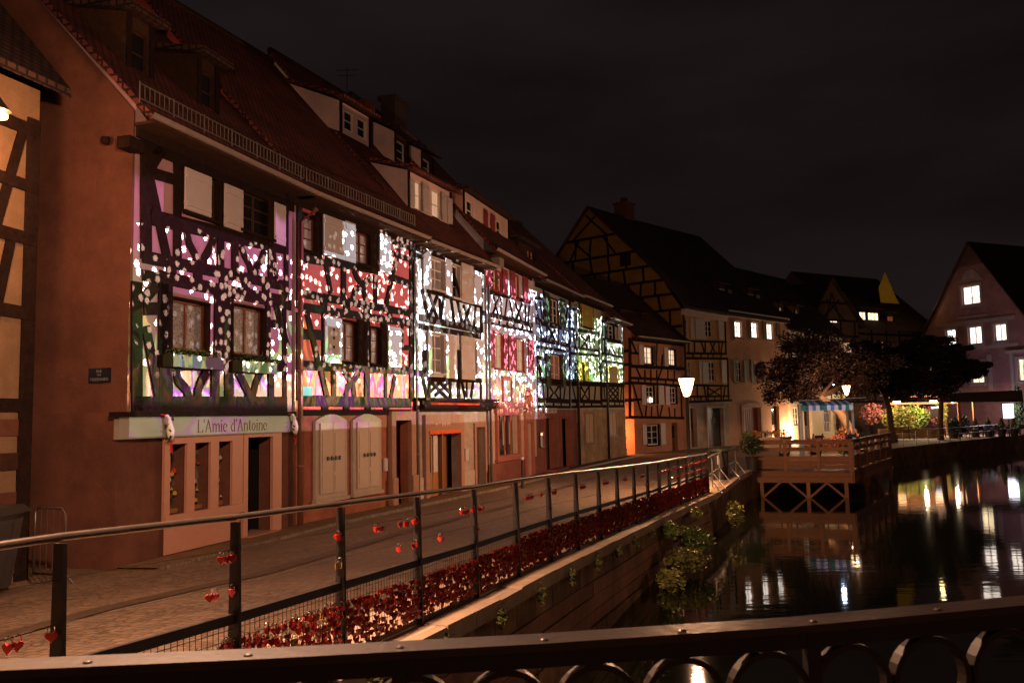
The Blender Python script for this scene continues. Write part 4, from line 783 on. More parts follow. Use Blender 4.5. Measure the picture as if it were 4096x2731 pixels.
def door(fr, root, r, m=DOORW, deep=.2, panels=2, glazed=False, knob=True, name='door'):
    u0, z0, u1, z1 = r; mb = MB(); fr.box(mb, u0, u1, -deep - .05, -deep, z0, z1)
    w = (u1 - u0) / panels
    for k in range(panels):
        for (a, b) in ((.06, .36), (.42, .92)):
            fr.box(mb, u0 + w * k + w * .16, u0 + w * (k + 1) - w * .16, -deep, -deep + .018, z0 + (z1 - z0) * a, z0 + (z1 - z0) * b)
    d = mb.build(name, m, root)
    if knob:
        kb = MB(); c = fr.P(u1 - .1, -deep + .05, z0 + 1.0); kb.lathe((c.x, c.y, c.z - .02), [(.001, 0), (.022, .008), (.026, .02), (.022, .032), (.001, .04)], 8); kb.build('handle', BRASS, d)
    if glazed:
        g = MB(); fr.box(g, u0 + .08, u1 - .08, -deep + .018, -deep + .026, z0 + (z1 - z0) * .45, z0 + (z1 - z0) * .9); g.build('glass', GLASS, d)
    return d
def block(key, label, cat, gm, um, z_split, z_e, pitch, depth=10., holes=(), wf=WHITEW, tm=TIMBER, tile=TILE, cols=2, rows=3, z0=0.0, name='timbered_house', s0=0.0, s1=None, over=.45, group='houses along the quay', sides=True, roofed=True, su=None, casing=TIMBER, rdeep=.07):
    D = DATA[key]; fr = Fr(D['a'], D['b']); s1 = s1 if s1 is not None else fr.L
    c = fr.P((s0 + s1) / 2, -depth / 2, z0)
    root = thing(name, c, label, cat, group)
    hl = [w[:4] for w in D['win']] + list(holes)
    g = MB(); wall_holes(g, fr, s0, s1, z0, z_split, [h for h in hl if h[1] < z_split], .24); g.build('ground_floor_wall', gm, root)
    u = MB(); wall_holes(u, fr, su if su is not None else s0, s1, z_split, z_e + over * math.tan(R_(pitch)) - .1, [h for h in hl if h[3] > z_split], .2)
    if sides: gable_sides(u, fr, su if su is not None else s0, s1, z0, z_e, pitch, depth, over)
    u.build('upper_wall', um, root)
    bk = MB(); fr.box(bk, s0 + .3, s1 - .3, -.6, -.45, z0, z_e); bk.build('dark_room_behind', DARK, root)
    for b in D['beam']: beam(fr, root, *b[:4], b[4], tm)
    for p, w in D['curve']: brace(fr, root, p, w, tm)
    for w in D['win']:
        cc, rr = cols, rows
        if w[4] == 'lace': cc, rr = 2, 1
        if w[2] - w[0] < .62: cc = 1
        window(fr, root, w[:4], w[4], wf if w[4] not in ('lace', 'curtain') else REDWOOD, cc, rr, bar=.055 if cat == 'house' else .07, casing=casing, deep=rdeep)
    for s in D['sh']: shutter(fr, root, s[:4], s[4])
    # plate under the eaves and soffit
    if su is not None: s0 = su
    mb = MB(); fr.box(mb, s0, s1, .0, .06, z_e - .28, z_e - .05); mb.build('top_plate', tm, root)
    mb = MB(); fr.box(mb, s0 - .1, s1 + .1, .06, over + .02, z_e - .12, z_e - .07); mb.build('soffit', TIMBER_L, root)
    if roofed: roof(fr, root, s0, s1, z_e + .02, over, pitch, over, tile, depth)
    return fr, root
def snow_guard(fr, root, s0, s1, z, o=.22, h=.26):
    mb = MB(); P = fr.P
    for zz in (z, z + h): mb.bar(P(s0, o, zz), P(s1, o, zz), .018)
    n = int((s1 - s0) / .12)
    for k in range(n + 1): u = s0 + (s1 - s0) * k / n; mb.bar(P(u, o, z - (.08 if k % 7 == 0 else 0)), P(u, o, z + h + (.03 if k % 7 == 0 else 0)), .012 if k % 7 else .02)
    return tag(mb.build('snow_guard', GALV, root), kind=None)
def dormer(fr, root, s0, s1, z0, z1, back, wm, rm, wins=(), wf=WHITEW, kind='dark', rise=.35, deep=2.6, cheek=None, over=.28, cols=1, rows=2, posts=True):
    d = MB(); wall_holes(d, fr, s0, s1, z0, z1, wins, .12, o=-back); dd = d.build('dormer', wm, root)
    P = fr.P
    c = MB(); 
    for u, w_ in ((s0, -.02), (s1, .02)):
        c.hexa([P(u, -back + .004, z0), P(u + w_, -back + .004, z0), P(u + w_, -back - deep, z0 + rise), P(u, -back - deep, z0 + rise), P(u, -back + .004, z1), P(u + w_, -back + .004, z1), P(u + w_, -back - deep, z1 + rise), P(u, -back - deep, z1 + rise)])
    build_each(c, 'dormer_cheek', cheek or wm, dd)
    r = MB(); a, b = s0 - .15, s1 + .15; t = .1
    r.hexa([P(a, -back + over, z1 - .02), P(b, -back + over, z1 - .02), P(b, -back - deep, z1 + rise), P(a, -back - deep, z1 + rise), P(a, -back + over, z1 + t), P(b, -back + over, z1 + t), P(b, -back - deep, z1 + rise + t + .02), P(a, -back - deep, z1 + rise + t + .02)])
    ro = r.build('dormer_roof', rm, dd); uv_box(ro, fr)
    fr2 = Fr((0, 0), (1, 0)); fr2.o = fr.P(0, -back, 0); fr2.d, fr2.n = fr.d, fr.n
    for w in wins: window(fr2, dd, w, kind, wf, cols, rows, deep=.04, bar=.05)
    if posts:
        for u in (s0 + .06, s1 - .06): beam(fr2, dd, u, z0, u, z1, .12, TIMBER, name='corner_post')
    return dd, fr2
PL_H1 = plaster('mauve_plaster', (.36, .22, .24)); PL_BR = plaster('red_brown_render', (.135, .055, .037), .35)
PL_H2 = plaster('salmon_red_plaster', (.46, .085, .075)); PL_H2G = plaster('brick_red_render', (.34, .12, .07), .35)
PL_H3 = plaster('blue_white_plaster', (.55, .58, .60)); PL_CR = plaster('cream_render', (.40, .31, .26), .4)
PL_H4 = plaster('lavender_white_plaster', (.55, .48, .56)); PL_H4G = plaster('pinkish_white_render', (.5, .36, .30), .25)
PL_H5 = plaster('blue_plaster', (.34, .38, .44)); PL_H5G = plaster('dull_maroon_render', (.24, .085, .065), .4)
PL_H6 = plaster('mint_plaster', (.46, .42, .28)); PL_H6G = plaster('worn_beige_render', (.50, .34, .20), .55)
PL_OR = plaster('apricot_plaster', (.40, .20, .12)); PL_YE = plaster('ochre_yellow_plaster', (.25, .14, .032)); PL_SA = plaster('salmon_render', (.50, .28, .18), .15)
PL_G2 = plaster('ochre_infill', (.55, .33, .14)); PL_WHITEP = plaster('dusty_pink_plaster', (.66, .48, .44)); PL_RED = plaster('dark_pink_render', (.21, .10, .095), .3)
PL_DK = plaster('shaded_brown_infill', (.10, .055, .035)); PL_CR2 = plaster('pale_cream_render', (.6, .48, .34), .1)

# house 1 : L'Amie d'Antoine -------------------------------------------------
H1H = [[1.16, .72, 1.6, 1.94], [1.82, .72, 2.27, 1.94], [2.51, .72, 2.93, 1.94], [3.42, .0, 4.30, 1.99]]
f1, h1 = block('h1', 'mauve half-timbered house over the red-brown shopfront, nearest of the projected row', 'house', PL_BR, PL_H1, 2.12, 7.43, 46, holes=H1H, su=.27, wf=TIMBER_L)
P = f1.P
for b_ in ((2.55, 6.1, 2.55, 7.2, .2), (4.3, 6.1, 4.3, 7.2, .16), (.4, 7.15, 5.2, 7.15, .36), (2.6, 3.5, 2.6, 4.9, .36), (4.2, 3.5, 4.2, 4.8, .16), (1.0, 3.5, 1.0, 4.8, .2), (.9, 4.85, 5.1, 4.85, .24)): beam(f1, h1, *b_)
mb = MB(); fB = Fr((P(0, 0, 0).x, P(0, 0, 0).y), (P(0, -3, 0).x, P(0, -3, 0).y))
mb.hexa([P(-.06, .03, 0), P(.25, .03, 0), P(.25, -10, 0), P(-.06, -10, 0), P(-.06, .03, 2.5), P(.25, .03, 2.5), P(.25, -10, 2.5), P(-.06, -10, 2.5)])
mb.build('thick_base_wall', PL_BR, h1)
mb = MB(); mb.hexa([P(.19, 0, 2.5), P(.26, 0, 2.5), P(.26, -10, 2.5), P(.19, -10, 2.5), P(.22, 0, 7.6), P(.26, 0, 7.6), P(.26, -10, 7.6), P(.22, -10, 7.6)]); mb.add([P(.22, 0, 7.6), P(.22, -4.95, 12.95), P(.22, -10, 7.6), P(.26, 0, 7.6), P(.26, -4.95, 12.95), P(.26, -10, 7.6)], [(0, 1, 2), (3, 5, 4)]); mb.build('side_render', PL_BR, h1)
mb = MB(); f1.box(mb, -.12, f1.L - .35, .03, .13, 2.06, 2.42); sb = mb.build('name_band', mat('pale_sign_board', (.22, .20, .17), .6, var=.1, nscale=1.5), h1)
mb = MB(); f1.box(mb, -.2, f1.L - .3, .0, .20, 2.42, 2.50); mb.build('band_cornice', TIMBER, h1)
# serif lettering from strokes
def glyph(ch):
    T, t = .052, .022
    S = lambda x, y0=0, y1=1, w=T: [('b', x, y0, x, y1, w)]
    sf = lambda x, y, w=.13: [('b', x - w / 2, y, x + w / 2, y, t)]
    G = {
     'L': (.55, S(.12) + sf(.12, .985) + [('b', .05, .015, .5, .015, t * 1.2), ('b', .49, 0, .49, .22, t)]),
     "'": (.14, [('b', .07, .78, .07, 1.02, .045)]),
     'A': (.62, [('b', .08, 0, .31, 1, t), ('b', .31, 1, .54, 0, T), ('b', .18, .34, .45, .34, t)] + sf(.08, .012) + sf(.54, .012, .16)),
     'm': (.78, S(.12, 0, .66) + S(.40, 0, .56) + S(.68, 0, .56) + [('b', .12, .5, .26, .66, t), ('b', .26, .66, .40, .54, T * .8), ('b', .40, .5, .54, .66, t), ('b', .54, .66, .68, .54, T * .8)] + sf(.12, .012) + sf(.40, .012) + sf(.68, .012) + sf(.08, .65, .08)),
     'n': (.52, S(.12, 0, .66) + S(.42, 0, .56) + [('b', .12, .5, .27, .66, t), ('b', .27, .66, .42, .54, T * .8)] + sf(.12, .012) + sf(.42, .012) + sf(.08, .65, .08)),
     'i': (.24, S(.12, 0, .66) + sf(.12, .012) + sf(.08, .65, .08) + [('b', .12, .84, .12, .95, .065)]),
     'e': (.44, [('b', .07, .36, .38, .36, t), ('b', .38, .36, .36, .56, T), ('b', .36, .56, .22, .66, t * 1.4), ('b', .22, .66, .08, .50, T * .8), ('b', .08, .5, .08, .18, T), ('b', .08, .18, .22, .01, T * .8), ('b', .22, .01, .38, .13, t * 1.4)]),
     'o': (.48, [('b', .08, .48, .08, .18, T), ('b', .08, .18, .23, .01, t * 1.5), ('b', .23, .01, .38, .18, t * 1.5), ('b', .38, .18, .38, .48, T), ('b', .38, .48, .23, .66, t * 1.5), ('b', .23, .66, .08, .48, t * 1.5)]),
     'd': (.50, [('b', .08, .48, .08, .18, T), ('b', .08, .18, .22, .01, t * 1.5), ('b', .22, .01, .38, .12, t), ('b', .38, .58, .22, .66, t), ('b', .22, .66, .08, .48, t * 1.5)] + S(.38) + sf(.35, .99, .09) + sf(.42, .012, .09)),
     't': (.32, S(.14, .08, .88) + [('b', .03, .64, .28, .64, t), ('b', .14, .08, .26, .03, t * 1.5)]),
     ' ': (.30, [])}
    return G[ch]
def write(fr, root, text, u, z, width, h, o, m, name='lettering', glyphs=True):
    mb = MB(); tot = sum(glyph(c)[0] for c in text); kx = width / tot
    for c in text:
        w, st = glyph(c)
        for _, x0, y0, x1, y1, sw in st:
            fr.slant(mb, u + x0 * kx, z + y0 * h, u + x1 * kx, z + y1 * h, sw * kx * 1.15, o, o + .008)
        u += w * kx
    return mb.build(name, m, root)
write(f1, sb, "L'Amie d'Antoine", 1.80, 2.125, 2.22, .235, .13, mat('dark_maroon_lettering', (.09, .018, .02), .5, var=.05), 'letter_row')
# shopfront
mb = MB(); r0 = [1.02, .38, 3.28, 2.04]
f1.box(mb, 1.02, 3.28, .03, .09, 1.94, 2.055); f1.box(mb, 1.02, 3.28, .03, .12, .55, .72)
for a, b in ((1.02, 1.16), (1.6, 1.82), (2.27, 2.51), (2.93, 3.28)): f1.box(mb, a, b, .03, .085, .72, 1.94)
f1.box(mb, 1.08, 3.22, .03, .05, .05, .55); f1.box(mb, 4.3, 4.62, .03, .10, 0, 2.06); f1.box(mb, 3.28, 3.42, .03, .10, 0, 2.055); f1.box(mb, 3.42, 4.3, .03, .10, 1.99, 2.055)
mb.build('shopfront_frame', mat('terracotta_painted_joinery', (.46, .22, .15), .5, var=.06), h1)
DISPLAY = mat('shop_display_behind_glass', (.10, .08, .07), .3, var=.9, nscale=9, coat=.6)
for a, b in ((1.16, 1.6), (1.82, 2.27), (2.51, 2.93)):
    mb = MB(); f1.box(mb, a, b, -.20, -.19, .72, 1.94); g = mb.build('display_pane', DISPLAY, h1)
    rr = random.Random(a)
    for q in range(7):
        mb = MB(); c = f1.P(rr.uniform(a + .06, b - .06), -.12, rr.uniform(.8, 1.85)); s_ = rr.uniform(.02, .055)
        mb.lathe((c.x, c.y, c.z), [(.001, 0), (s_, s_ * .7), (s_ * .9, s_ * 1.6), (s_ * .3, s_ * 2.2), (.001, s_ * 2.4)], 7)
        mb.build('ornament', rr.choice([RED, PALESTONE, BRASS, SH['yellow'], CREAM]), g)
mb = MB(); f1.box(mb, 1.18, 2.9, -.16, -.1, .725, .80); mb.build('display_shelf', OAKDOOR, h1)
door(f1, h1, [3.42, .06, 4.30, 1.99], mat('dark_brown_shop_door', (.05, .02, .015), .4, var=.1), .5, 1)
mb = MB(); f1.box(mb, 3.36, 4.36, -.5, .22, 0, .06); mb.build('door_step', SANDSTONE, h1)
for k, u in enumerate((.96, 4.93)):
    t = thing('carved_stork_figure', P(u, .2, 1.95), ['white wooden stork with red legs hanging at the left end of the name band', 'white wooden stork with green leaves hanging beside the brown downpipe'][k], 'figure', 'carved storks on the name band')
    mb = MB(); b_ = P(u, .2, 0)
    mb.tube([P(u - .10, .2, 2.44), P(u - .04, .2, 2.43), P(u + .0, .2, 2.38), P(u + .03, .2, 2.28), P(u + .05, .2, 2.18), P(u + .06, .2, 2.06), P(u + .08, .2, 2.0)], [.012, .03, .035, .05, .07, .055, .02], 8); mb.build('body', mat('white_painted_wood_%d' % k, (.7, .68, .6), .6, var=.1), t, True)
    mb = MB(); mb.tube([P(u - .09, .2, 2.44), P(u - .22, .2, 2.46)], [.014, .004], 6); mb.build('beak', RED, t)
    for q in (0, .035):
        mb = MB(); mb.bar(P(u + .05 + q, .2, 2.02), P(u + .05 + q, .21, 1.80), .014); mb.build('leg', RED, t)
    mb = MB()
    for q in range(14):
        c = P(u + random.uniform(-.1, .16), .21 + random.uniform(-.03, .05), 2.2 + random.uniform(-.22, .2)); a = random.uniform(0, 6)
        mb.add([c, c + Vector((.05 * math.cos(a), .02, .05 * math.sin(a))), c + Vector((.07 * math.cos(a + .5), .0, .07 * math.sin(a + .5))), c + Vector((.04 * math.cos(a + 1), -.02, .04 * math.sin(a + 1)))], [(0, 1, 2, 3)])
    mb.build('leaves', GREENW, t)
# street name plate on the side wall
fs = Fr((P(-.12, 0, 0).x, P(-.12, 0, 0).y), (P(-.12, -3, 0).x, P(-.12, -3, 0).y)); fs.n = -f1.d
spx = 0.55
t = thing('street_name_plate', P(.12, -spx, 3.0), 'dark enamel street name plate reading RUE DES TISSERANDS on the bare side wall', 'sign')
mb = MB(); o_ = .0
mb.hexa([P(.19, -spx - .22, 3.0), P(.19, -spx + .22, 3.0), P(.165, -spx + .22, 3.0), P(.165, -spx - .22, 3.0), P(.19, -spx - .22, 3.24), P(.19, -spx + .22, 3.24), P(.165, -spx + .22, 3.24), P(.165, -spx - .22, 3.24)])
mb.build('plate', mat('blue_black_enamel', (.012, .012, .022), .35, var=.05), t)
def text_obj(name, body, size, loc, xdir, m, root=None, zup=Vector((0, 0, 1)), ext=.003):
    cu = bpy.data.curves.new(name, 'FONT'); cu.body = body; cu.size = size; cu.align_x = 'CENTER'; cu.extrude = ext
    o = bpy.data.objects.new(name, cu); col.objects.link(o); x = Vector(xdir).normalized(); y = zup; z = x.cross(y)
    mt = Matrix((x, y, z)).transposed().to_4x4(); off = parent_origin(root) if root else Vector((0, 0, 0)); mt.translation = Vector(loc) - off
    o.matrix_world = mt; o.data.materials.append(m)
    me = bpy.data.meshes.new_from_object(o.evaluated_get(bpy.context.evaluated_depsgraph_get())); mw = o.matrix_world.copy(); bpy.data.objects.remove(o)
    o = bpy.data.objects.new(name, me); col.objects.link(o); o.matrix_world = mw
    if root: o.parent = root
    return o
LET = mat('greyish_plate_letters', (.16, .15, .14), .5, var=.02)
for body, z, s_ in (('RUE', 3.165, .066), ('DES', 3.11, .045), ('TISSERANDS', 3.03, .068)):
    text_obj('lettering', body, s_, P(.161, -spx, z), f1.n, LET, t)
t = MB(); t.hexa([P(.25, -.05, 6.85), P(.25, .2, 6.85), P(-.1, .2, 6.85), P(-.1, -.05, 6.85), P(.25, -.05, 7.05), P(.25, .2, 7.05), P(-.1, .2, 7.05), P(-.1, -.05, 7.05)]); t.build('projecting_beam_end', TIMBER, h1)
mb = MB(); mb.lathe(tuple(P(.08, -.45, 7.0)), [(.001, 0), (.06, .03), (.08, .08), (.07, .14), (.001, .16)], 12); mb.build('wall_box', TIMBER, h1)
gutter(f1, h1, .02, f1.L + .02, 7.42); snow_guard(f1, h1, .1, f1.L - .05, 7.74)
downpipe(f1, h1, f1.L - .05, .14, .05, 6.75, .06, PIPEB, .5, f1.L + .05)
for (a, b) in ((1.0, 1.72), (3.0, 3.7)):
    dormer(f1, h1, a, b, 8.45, 9.85, .9, TIMBER_L, TILE_D, [[a + .14, 8.75, b - .14, 9.6]], TIMBER_L, 'dark', rise=.5, deep=2.2)
for k, (a, b) in enumerate(((.98, 2.38), (2.98, 4.18))):
    mb = MB(); f1.box(mb, a, b, .02, .26, 3.28, 3.50); fb = mb.build('window_box', GREENW, h1)
    mb = MB(); rr = random.Random(k + 3)
    for q in range(230):
        c = P(rr.uniform(a, b), rr.uniform(.04, .32), rr.gauss(3.55, .06)); e = [Vector((rr.uniform(-1, 1), rr.uniform(-1, 1), rr.uniform(-1, 1))) * .035 for _ in range(3)]
        mb.add([c + e[0], c + e[1], c + e[2]], [(0, 1, 2)])
    tag(mb.build('flowers', mat('window_box_leaves_%d' % k, (.06, .11, .03), .7, var=.5), h1), kind='stuff')

# house 2 -------------------------------------------------------------------
f2, h2 = block('h2', 'salmon red half-timbered house with two tall arched cream shutters at street level', 'house', PL_H2G, PL_H2, 2.52, 7.43, 48.3, holes=[[4.22, 0, 5.08, 2.26]])
P = f2.P
for b_ in ((.86, 6.1, .86, 7.35, .22), (3.33, 6.1, 3.33, 7.35, .38), (3.78, 3.6, 3.78, 4.85, .28), (2.66, 3.6, 2.66, 4.85, .3), (1.0, 3.6, 1.0, 4.85, .06), (2.2, 7.2, 5.4, 7.2, .3)): beam(f2, h2, *b_)
for k, (a, b) in enumerate(((.66, 1.92), (2.22, 3.52))):
    mb = MB(); arch_mb(mb, f2, a - .02, b + .02, .50, 2.44, .16, .0, .07); arch_mb(mb, f2, a - .06, b + .06, .42, .50, 0, .0, .12, 1); sr = mb.build('arched_surround', PALESTONE, h2)
    c = (a + b) / 2; w = (b - a) / 2 - .14
    for q in (-1, 1):
        mb = MB(); u0, u1 = (c - w, c - .008) if q < 0 else (c + .008, c + w)
        arch_mb(mb, f2, u0, u1, .62, 2.24 , .0, .075, .105, 1)
        for (z0_, z1_) in ((.70, 1.02), (1.10, 2.0)): f2.box(mb, u0 + .06, u1 - .06, .105, .118, z0_, z1_)
        sh = mb.build('shutter_leaf', mat('cream_shutter_paint', (.46, .36, .29), .6, var=.05), sr)
    mb = MB(); f2.box(mb, c - .24, c + .24, .12, .14, 1.405, 1.435)
    for e in (-.24, -.08, .08, .24): f2.box(mb, c + e - .025, c + e + .025, .12, .15, 1.375, 1.465)
    mb.build('iron_bar_latch', STEEL, sr)
mb = MB(); f2.box(mb, 4.0, 4.22, .0, .12, 0, 2.5); f2.box(mb, 5.08, 5.34, .0, .12, 0, 2.5); f2.box(mb, 4.22, 5.08, .0, .12, 2.26, 2.5)
f2.box(mb, 3.98, 4.24, .12, .17, 0, .75); f2.box(mb, 5.06, 5.38, .12, .17, 0, .75); build_each(mb, 'door_surround', SANDSTONE, h2)
door(f2, h2, [4.22, .02, 5.08, 2.26], DOORW, .3, 2)
mb = MB(); f2.box(mb, 3.72, 3.9, .0, .05, .95, 1.28); mb.build('letter_box', CREAM, h2)
mb = MB(); f2.box(mb, .17, .42, .03, .14, 2.86, 3.06); mb.build('wall_light', glow('blue_green_sign_light', (.45, .95, .85), .9), h2)
gutter(f2, h2, .0, f2.L + .02, 7.42); snow_guard(f2, h2, .08, f2.L - .3, 7.74)
downpipe(f2, h2, f2.L - .06, .12, .05, 6.75, .05, ZINC, .5, f2.L - .1)

# house 3 -------------------------------------------------------------------
f3, h3 = block('h3', 'blue-white timbered house with cream shutters and a dark glowing cornice over a wooden shop doorway', 'house', PL_CR, PL_H3, 2.52, 7.38, 50, casing=CREAM, holes=[[.66, 0, 2.72, 1.95], [3.95, 0, 4.62, 1.98]])
P = f3.P
mb = MB(); f3.box(mb, -.05, 4.95, .0, .34, 2.56, 2.68); f3.box(mb, -.1, 5.02, .0, .42, 2.80, 2.88); f3.box(mb, -.02, 4.9, .0, .26, 2.68, 2.80); f3.box(mb, .0, 4.86, .0, .2, 2.5, 2.56); mb.build('cornice', TIMBER, h3)
mb = MB(); f3.box(mb, .5, 3.7, .26, .30, 2.69, 2.735); mb.build('red_light_strip', glow('red_neon', (1, .07, .02), 1.3, .6, 2.5), h3)
mb = MB(); f3.box(mb, .44, .66, .0, .10, 0, 2.4); f3.box(mb, 2.72, 2.94, .0, .10, 0, 2.4); f3.box(mb, .66, 2.72, .0, .10, 1.95, 2.4); build_each(mb, 'shop_surround', SANDSTONE, h3)
mb = MB(); f3.box(mb, .66, 2.72, .10, .13, 1.86, 1.95)
for q in range(9): f3.box(mb, .68 + q * .228, .68 + q * .228 + .2, .10, .125, 1.83, 1.86)
mb.build('awning_valance', mat('orange_red_awning_cloth', (.60, .10, .03), .8), h3)
WHL = mat('pale_shop_letters', (.75, .65, .55), .4, var=.05)
for q, (u, w) in enumerate(((1.08, .05), (1.45, .07), (1.55, .06), (1.64, .07), (1.80, .07), (1.92, .05))):
    mb = MB(); f3.box(mb, u, u + w * .3, .101, .11, 2.06, 2.14); f3.box(mb, u + w * .3, u + w, .101, .109, 2.12, 2.14); mb.build('worn_letter', WHL, h3)
d = door(f3, h3, [.70, .02, 1.62, 1.95], OAKDOOR, .12, 2, knob=True)
for a in (.80, 1.24):
    mb = MB(); f3.box(mb, a, a + .26, -.10, -.085, .72, 1.78); mb.build('door_pane', CURTAIN if a > 1 else GLASS, d)
mb = MB(); f3.box(mb, 1.60, 2.74, -.42, -.38, 0, 1.95); f3.box(mb, 1.62, 1.70, -.5, .0, 0, 1.95); mb.build('recess_panel', mat('brown_recess_panelling', (.22, .09, .035), .5, var=.25, nscale=6, stretch=(9, 9, .6)), h3)
mb = MB(); frame_mb(mb, f3, [3.95, 0, 4.62, 1.98], .13, 0, .06); mb.build('side_door_surround', SANDSTONE, h3); door(f3, h3, [3.95, .02, 4.62, 1.98], DOORW, .22, 1)
mb = MB(); f3.box(mb, 3.1, 3.34, 0, .06, .95, 1.32); mb.build('letter_box', CREAM, h3)
mb = MB(); f3.box(mb, 0, .44, .0, .03, 0, .62); f3.box(mb, 2.94, 3.82, 0, .03, 0, .62); build_each(mb, 'plinth', PALESTONE, h3)
gutter(f3, h3, -.02, f3.L + .1, 7.36); downpipe(f3, h3, f3.L + .02, .14, .05, 6.7, .05, ZINC, .5, f3.L + .15)
dd, fr_ = dormer(f3, h3, .66, 3.55, 8.42, 9.68, .55, PL_WHITEP, TILE, [[1.0, 8.6, 1.5, 9.5], [2.2, 8.55, 2.75, 9.5]], WHITEW, 'lit_warm', rise=.9, deep=2.8, cheek=PL_WHITEP)
for r in ([.72, 8.62, .98, 9.45], [1.52, 8.6, 1.9, 9.5], [2.78, 8.6, 3.1, 9.5], [3.15, 8.6, 3.5, 9.45]): shutter(fr_, dd, r, 'cream')
dormer(f3, h3, -.15, 1.6, 10.9, 11.85, 2.4, PL_WHITEP, TILE, [[.12, 11.05, .62, 11.68], [.85, 11.05, 1.35, 11.68]], WHITEW, 'dark', rise=1.1, deep=2.4, cheek=PL_WHITEP)
mb = MB(); f3.box(mb, 2.6, 3.2, -3.8, -3.2, 11.0, 13.0); mb.build('chimney', PL_BR, h3)
mb = MB(); q_ = f3.P(4.2, -5, 13.4); mb.bar(q_, q_ + Vector((0, 0, 1.6)), .03); mb.bar(q_ + Vector((-.4, 0, 1.5)), q_ + Vector((.4, 0, 1.5)), .02); mb.bar(q_ + Vector((-.3, 0, 1.3)), q_ + Vector((.3, 0, 1.3)), .02); mb.build('antenna', STEEL, h3)

# house 4 -------------------------------------------------------------------
f4, h4 = block('h4', 'lavender-white timbered house with maroon shutters and carved maroon stone window on its ground floor', 'house', PL_H4G, PL_H4, 3.6, 7.98, 48, casing=MAROON, rdeep=.03, holes=[[.98, .95, 3.3, 2.35], [4.3, .02, 5.0, 2.05]])
P = f4.P
CARV = mat('maroon_carved_stone', (.33, .10, .075), .75, var=.15, bump=.4)
mb = MB(); f4.box(mb, .80, .98, .0, .10, .83, 2.42); f4.box(mb, 3.3, 3.48, .0, .10, .83, 2.42); f4.box(mb, .98, 3.3, .0, .10, 2.35, 2.42); f4.box(mb, .74, 3.54, .0, .14, .76, .83); f4.box(mb, .98, 3.3, .0, .10, .83, .95)
arch_mb(mb, f4, .72, 3.56, 2.42, 2.62, .05, .0, .12); f4.box(mb, .70, 3.58, .0, .20, 2.62, 2.70); f4.box(mb, .76, 3.52, .0, .16, 2.70, 2.76); f4.box(mb, .66, 3.62, .0, .22, 2.76, 2.80)
cw = mb.build('carved_window_surround', CARV, h4)
mb = MB(); f4.box(mb, .98, 3.3, -.2, -.19, .95, 2.35); mb.build('window_glass', GLASS, cw)
for u in (1.35, 2.05, 2.75): 
    mb = MB(); c = P(u, -.08, .95); mb.lathe(tuple(c), [(.04, 0), (.04, .1), (.025, .16), (.03, 1.1), (.05, 1.25), (.05, 1.4)], 8); mb.build('mullion_column', CARV, cw)
    mb = MB(); f4.box(mb, u + .12, u + .24, -.185, -.175, 1.3, 2.3); mb.build('curtain', CURTAIN, cw)
mb = MB(); frame_mb(mb, f4, [1.66, 2.86, 2.55, 3.6], .08, 0, .08, True); f4.box(mb, 1.5, 2.7, 0, .12, 3.68, 3.74); mb.build('niche', CARV, h4)
mb = MB(); f4.box(mb, 1.66, 2.55, 0.005, .012, 2.86, 3.6); mb.build('niche_back', PL_H4, h4)
mb = MB(); arch_mb(mb, f4, 4.16, 5.16, 2.62, 3.42, .75, .0, .09); f4.box(mb, 4.08, 5.26, 0, .14, 2.56, 2.62)
for k in range(7):
    t = R_(20 + k * 23.3); f4.slant(mb, 4.66, 2.64, 4.66 + .42 * math.cos(t), 2.64 + .66 * math.sin(t), .05, .09, .13)
f4.box(mb, 4.12, 4.30, 0, .1, 0, 2.3); f4.box(mb, 5.0, 5.18, 0, .1, 0, 2.3); arch_mb(mb, f4, 4.1, 5.2, 2.3, 2.56, .1, 0, .11); f4.box(mb, 4.3, 5.0, 0, .1, 2.05, 2.3); mb.build('carved_door_surround', CARV, h4)
door(f4, h4, [4.3, .12, 5.0, 2.05], DOORW, .3, 1)
mb = MB(); f4.box(mb, 0, 4.12, 0, .035, 0, .72); f4.box(mb, 5.18, f4.L, 0, .035, 0, .72); build_each(mb, 'plinth', PL_H5G, h4)
mb = MB(); f4.box(mb, .02, .13, 0, .05, .72, 7.7); f4.box(mb, f4.L - .28, f4.L, .0, .06, 2.2, 7.8); build_each(mb, 'corner_quoin', PL_H4, h4)
gutter(f4, h4, -.2, f4.L + .1, 7.96)
mb = MB(); f4.box(mb, -.1, .35, .3, .6, 7.35, 7.65); mb.build('hopper_head', ZINC, h4)
dd, fr_ = dormer(f4, h4, .15, 5.2, 8.95, 10.15, .8, PL_WHITEP, TILE_D, [[.55, 9.2, 1.15, 9.95], [3.7, 9.15, 4.3, 9.9]], WHITEW, 'dark', rise=.7, deep=2.4, cheek=plaster('warm_pink_cheek_plaster', (.60, .34, .26), .1))
for r in ([2.2, 9.1, 2.55, 9.95], [2.95, 9.1, 3.35, 9.95]): shutter(fr_, dd, r, 'maroon')
for a in (-2.1, .0):
    dormer(f4, h4, a, a + 1.1, 10.7, 11.7, 2.3, TIMBER_L, TILE_D, [[a + .2, 10.85, a + .8, 11.5]], WHITEW, 'dark', rise=.9, deep=1.6, cheek=PL_WHITEP)
mb = MB(); f4.box(mb, 2.1, 3.1, -4.9, -4.3, 12.0, 14.6); f4.box(mb, 2.0, 3.2, -5.0, -4.2, 14.6, 14.75); mb.build('chimney', mat('dark_brick_chimney', (.05, .03, .025)), h4)

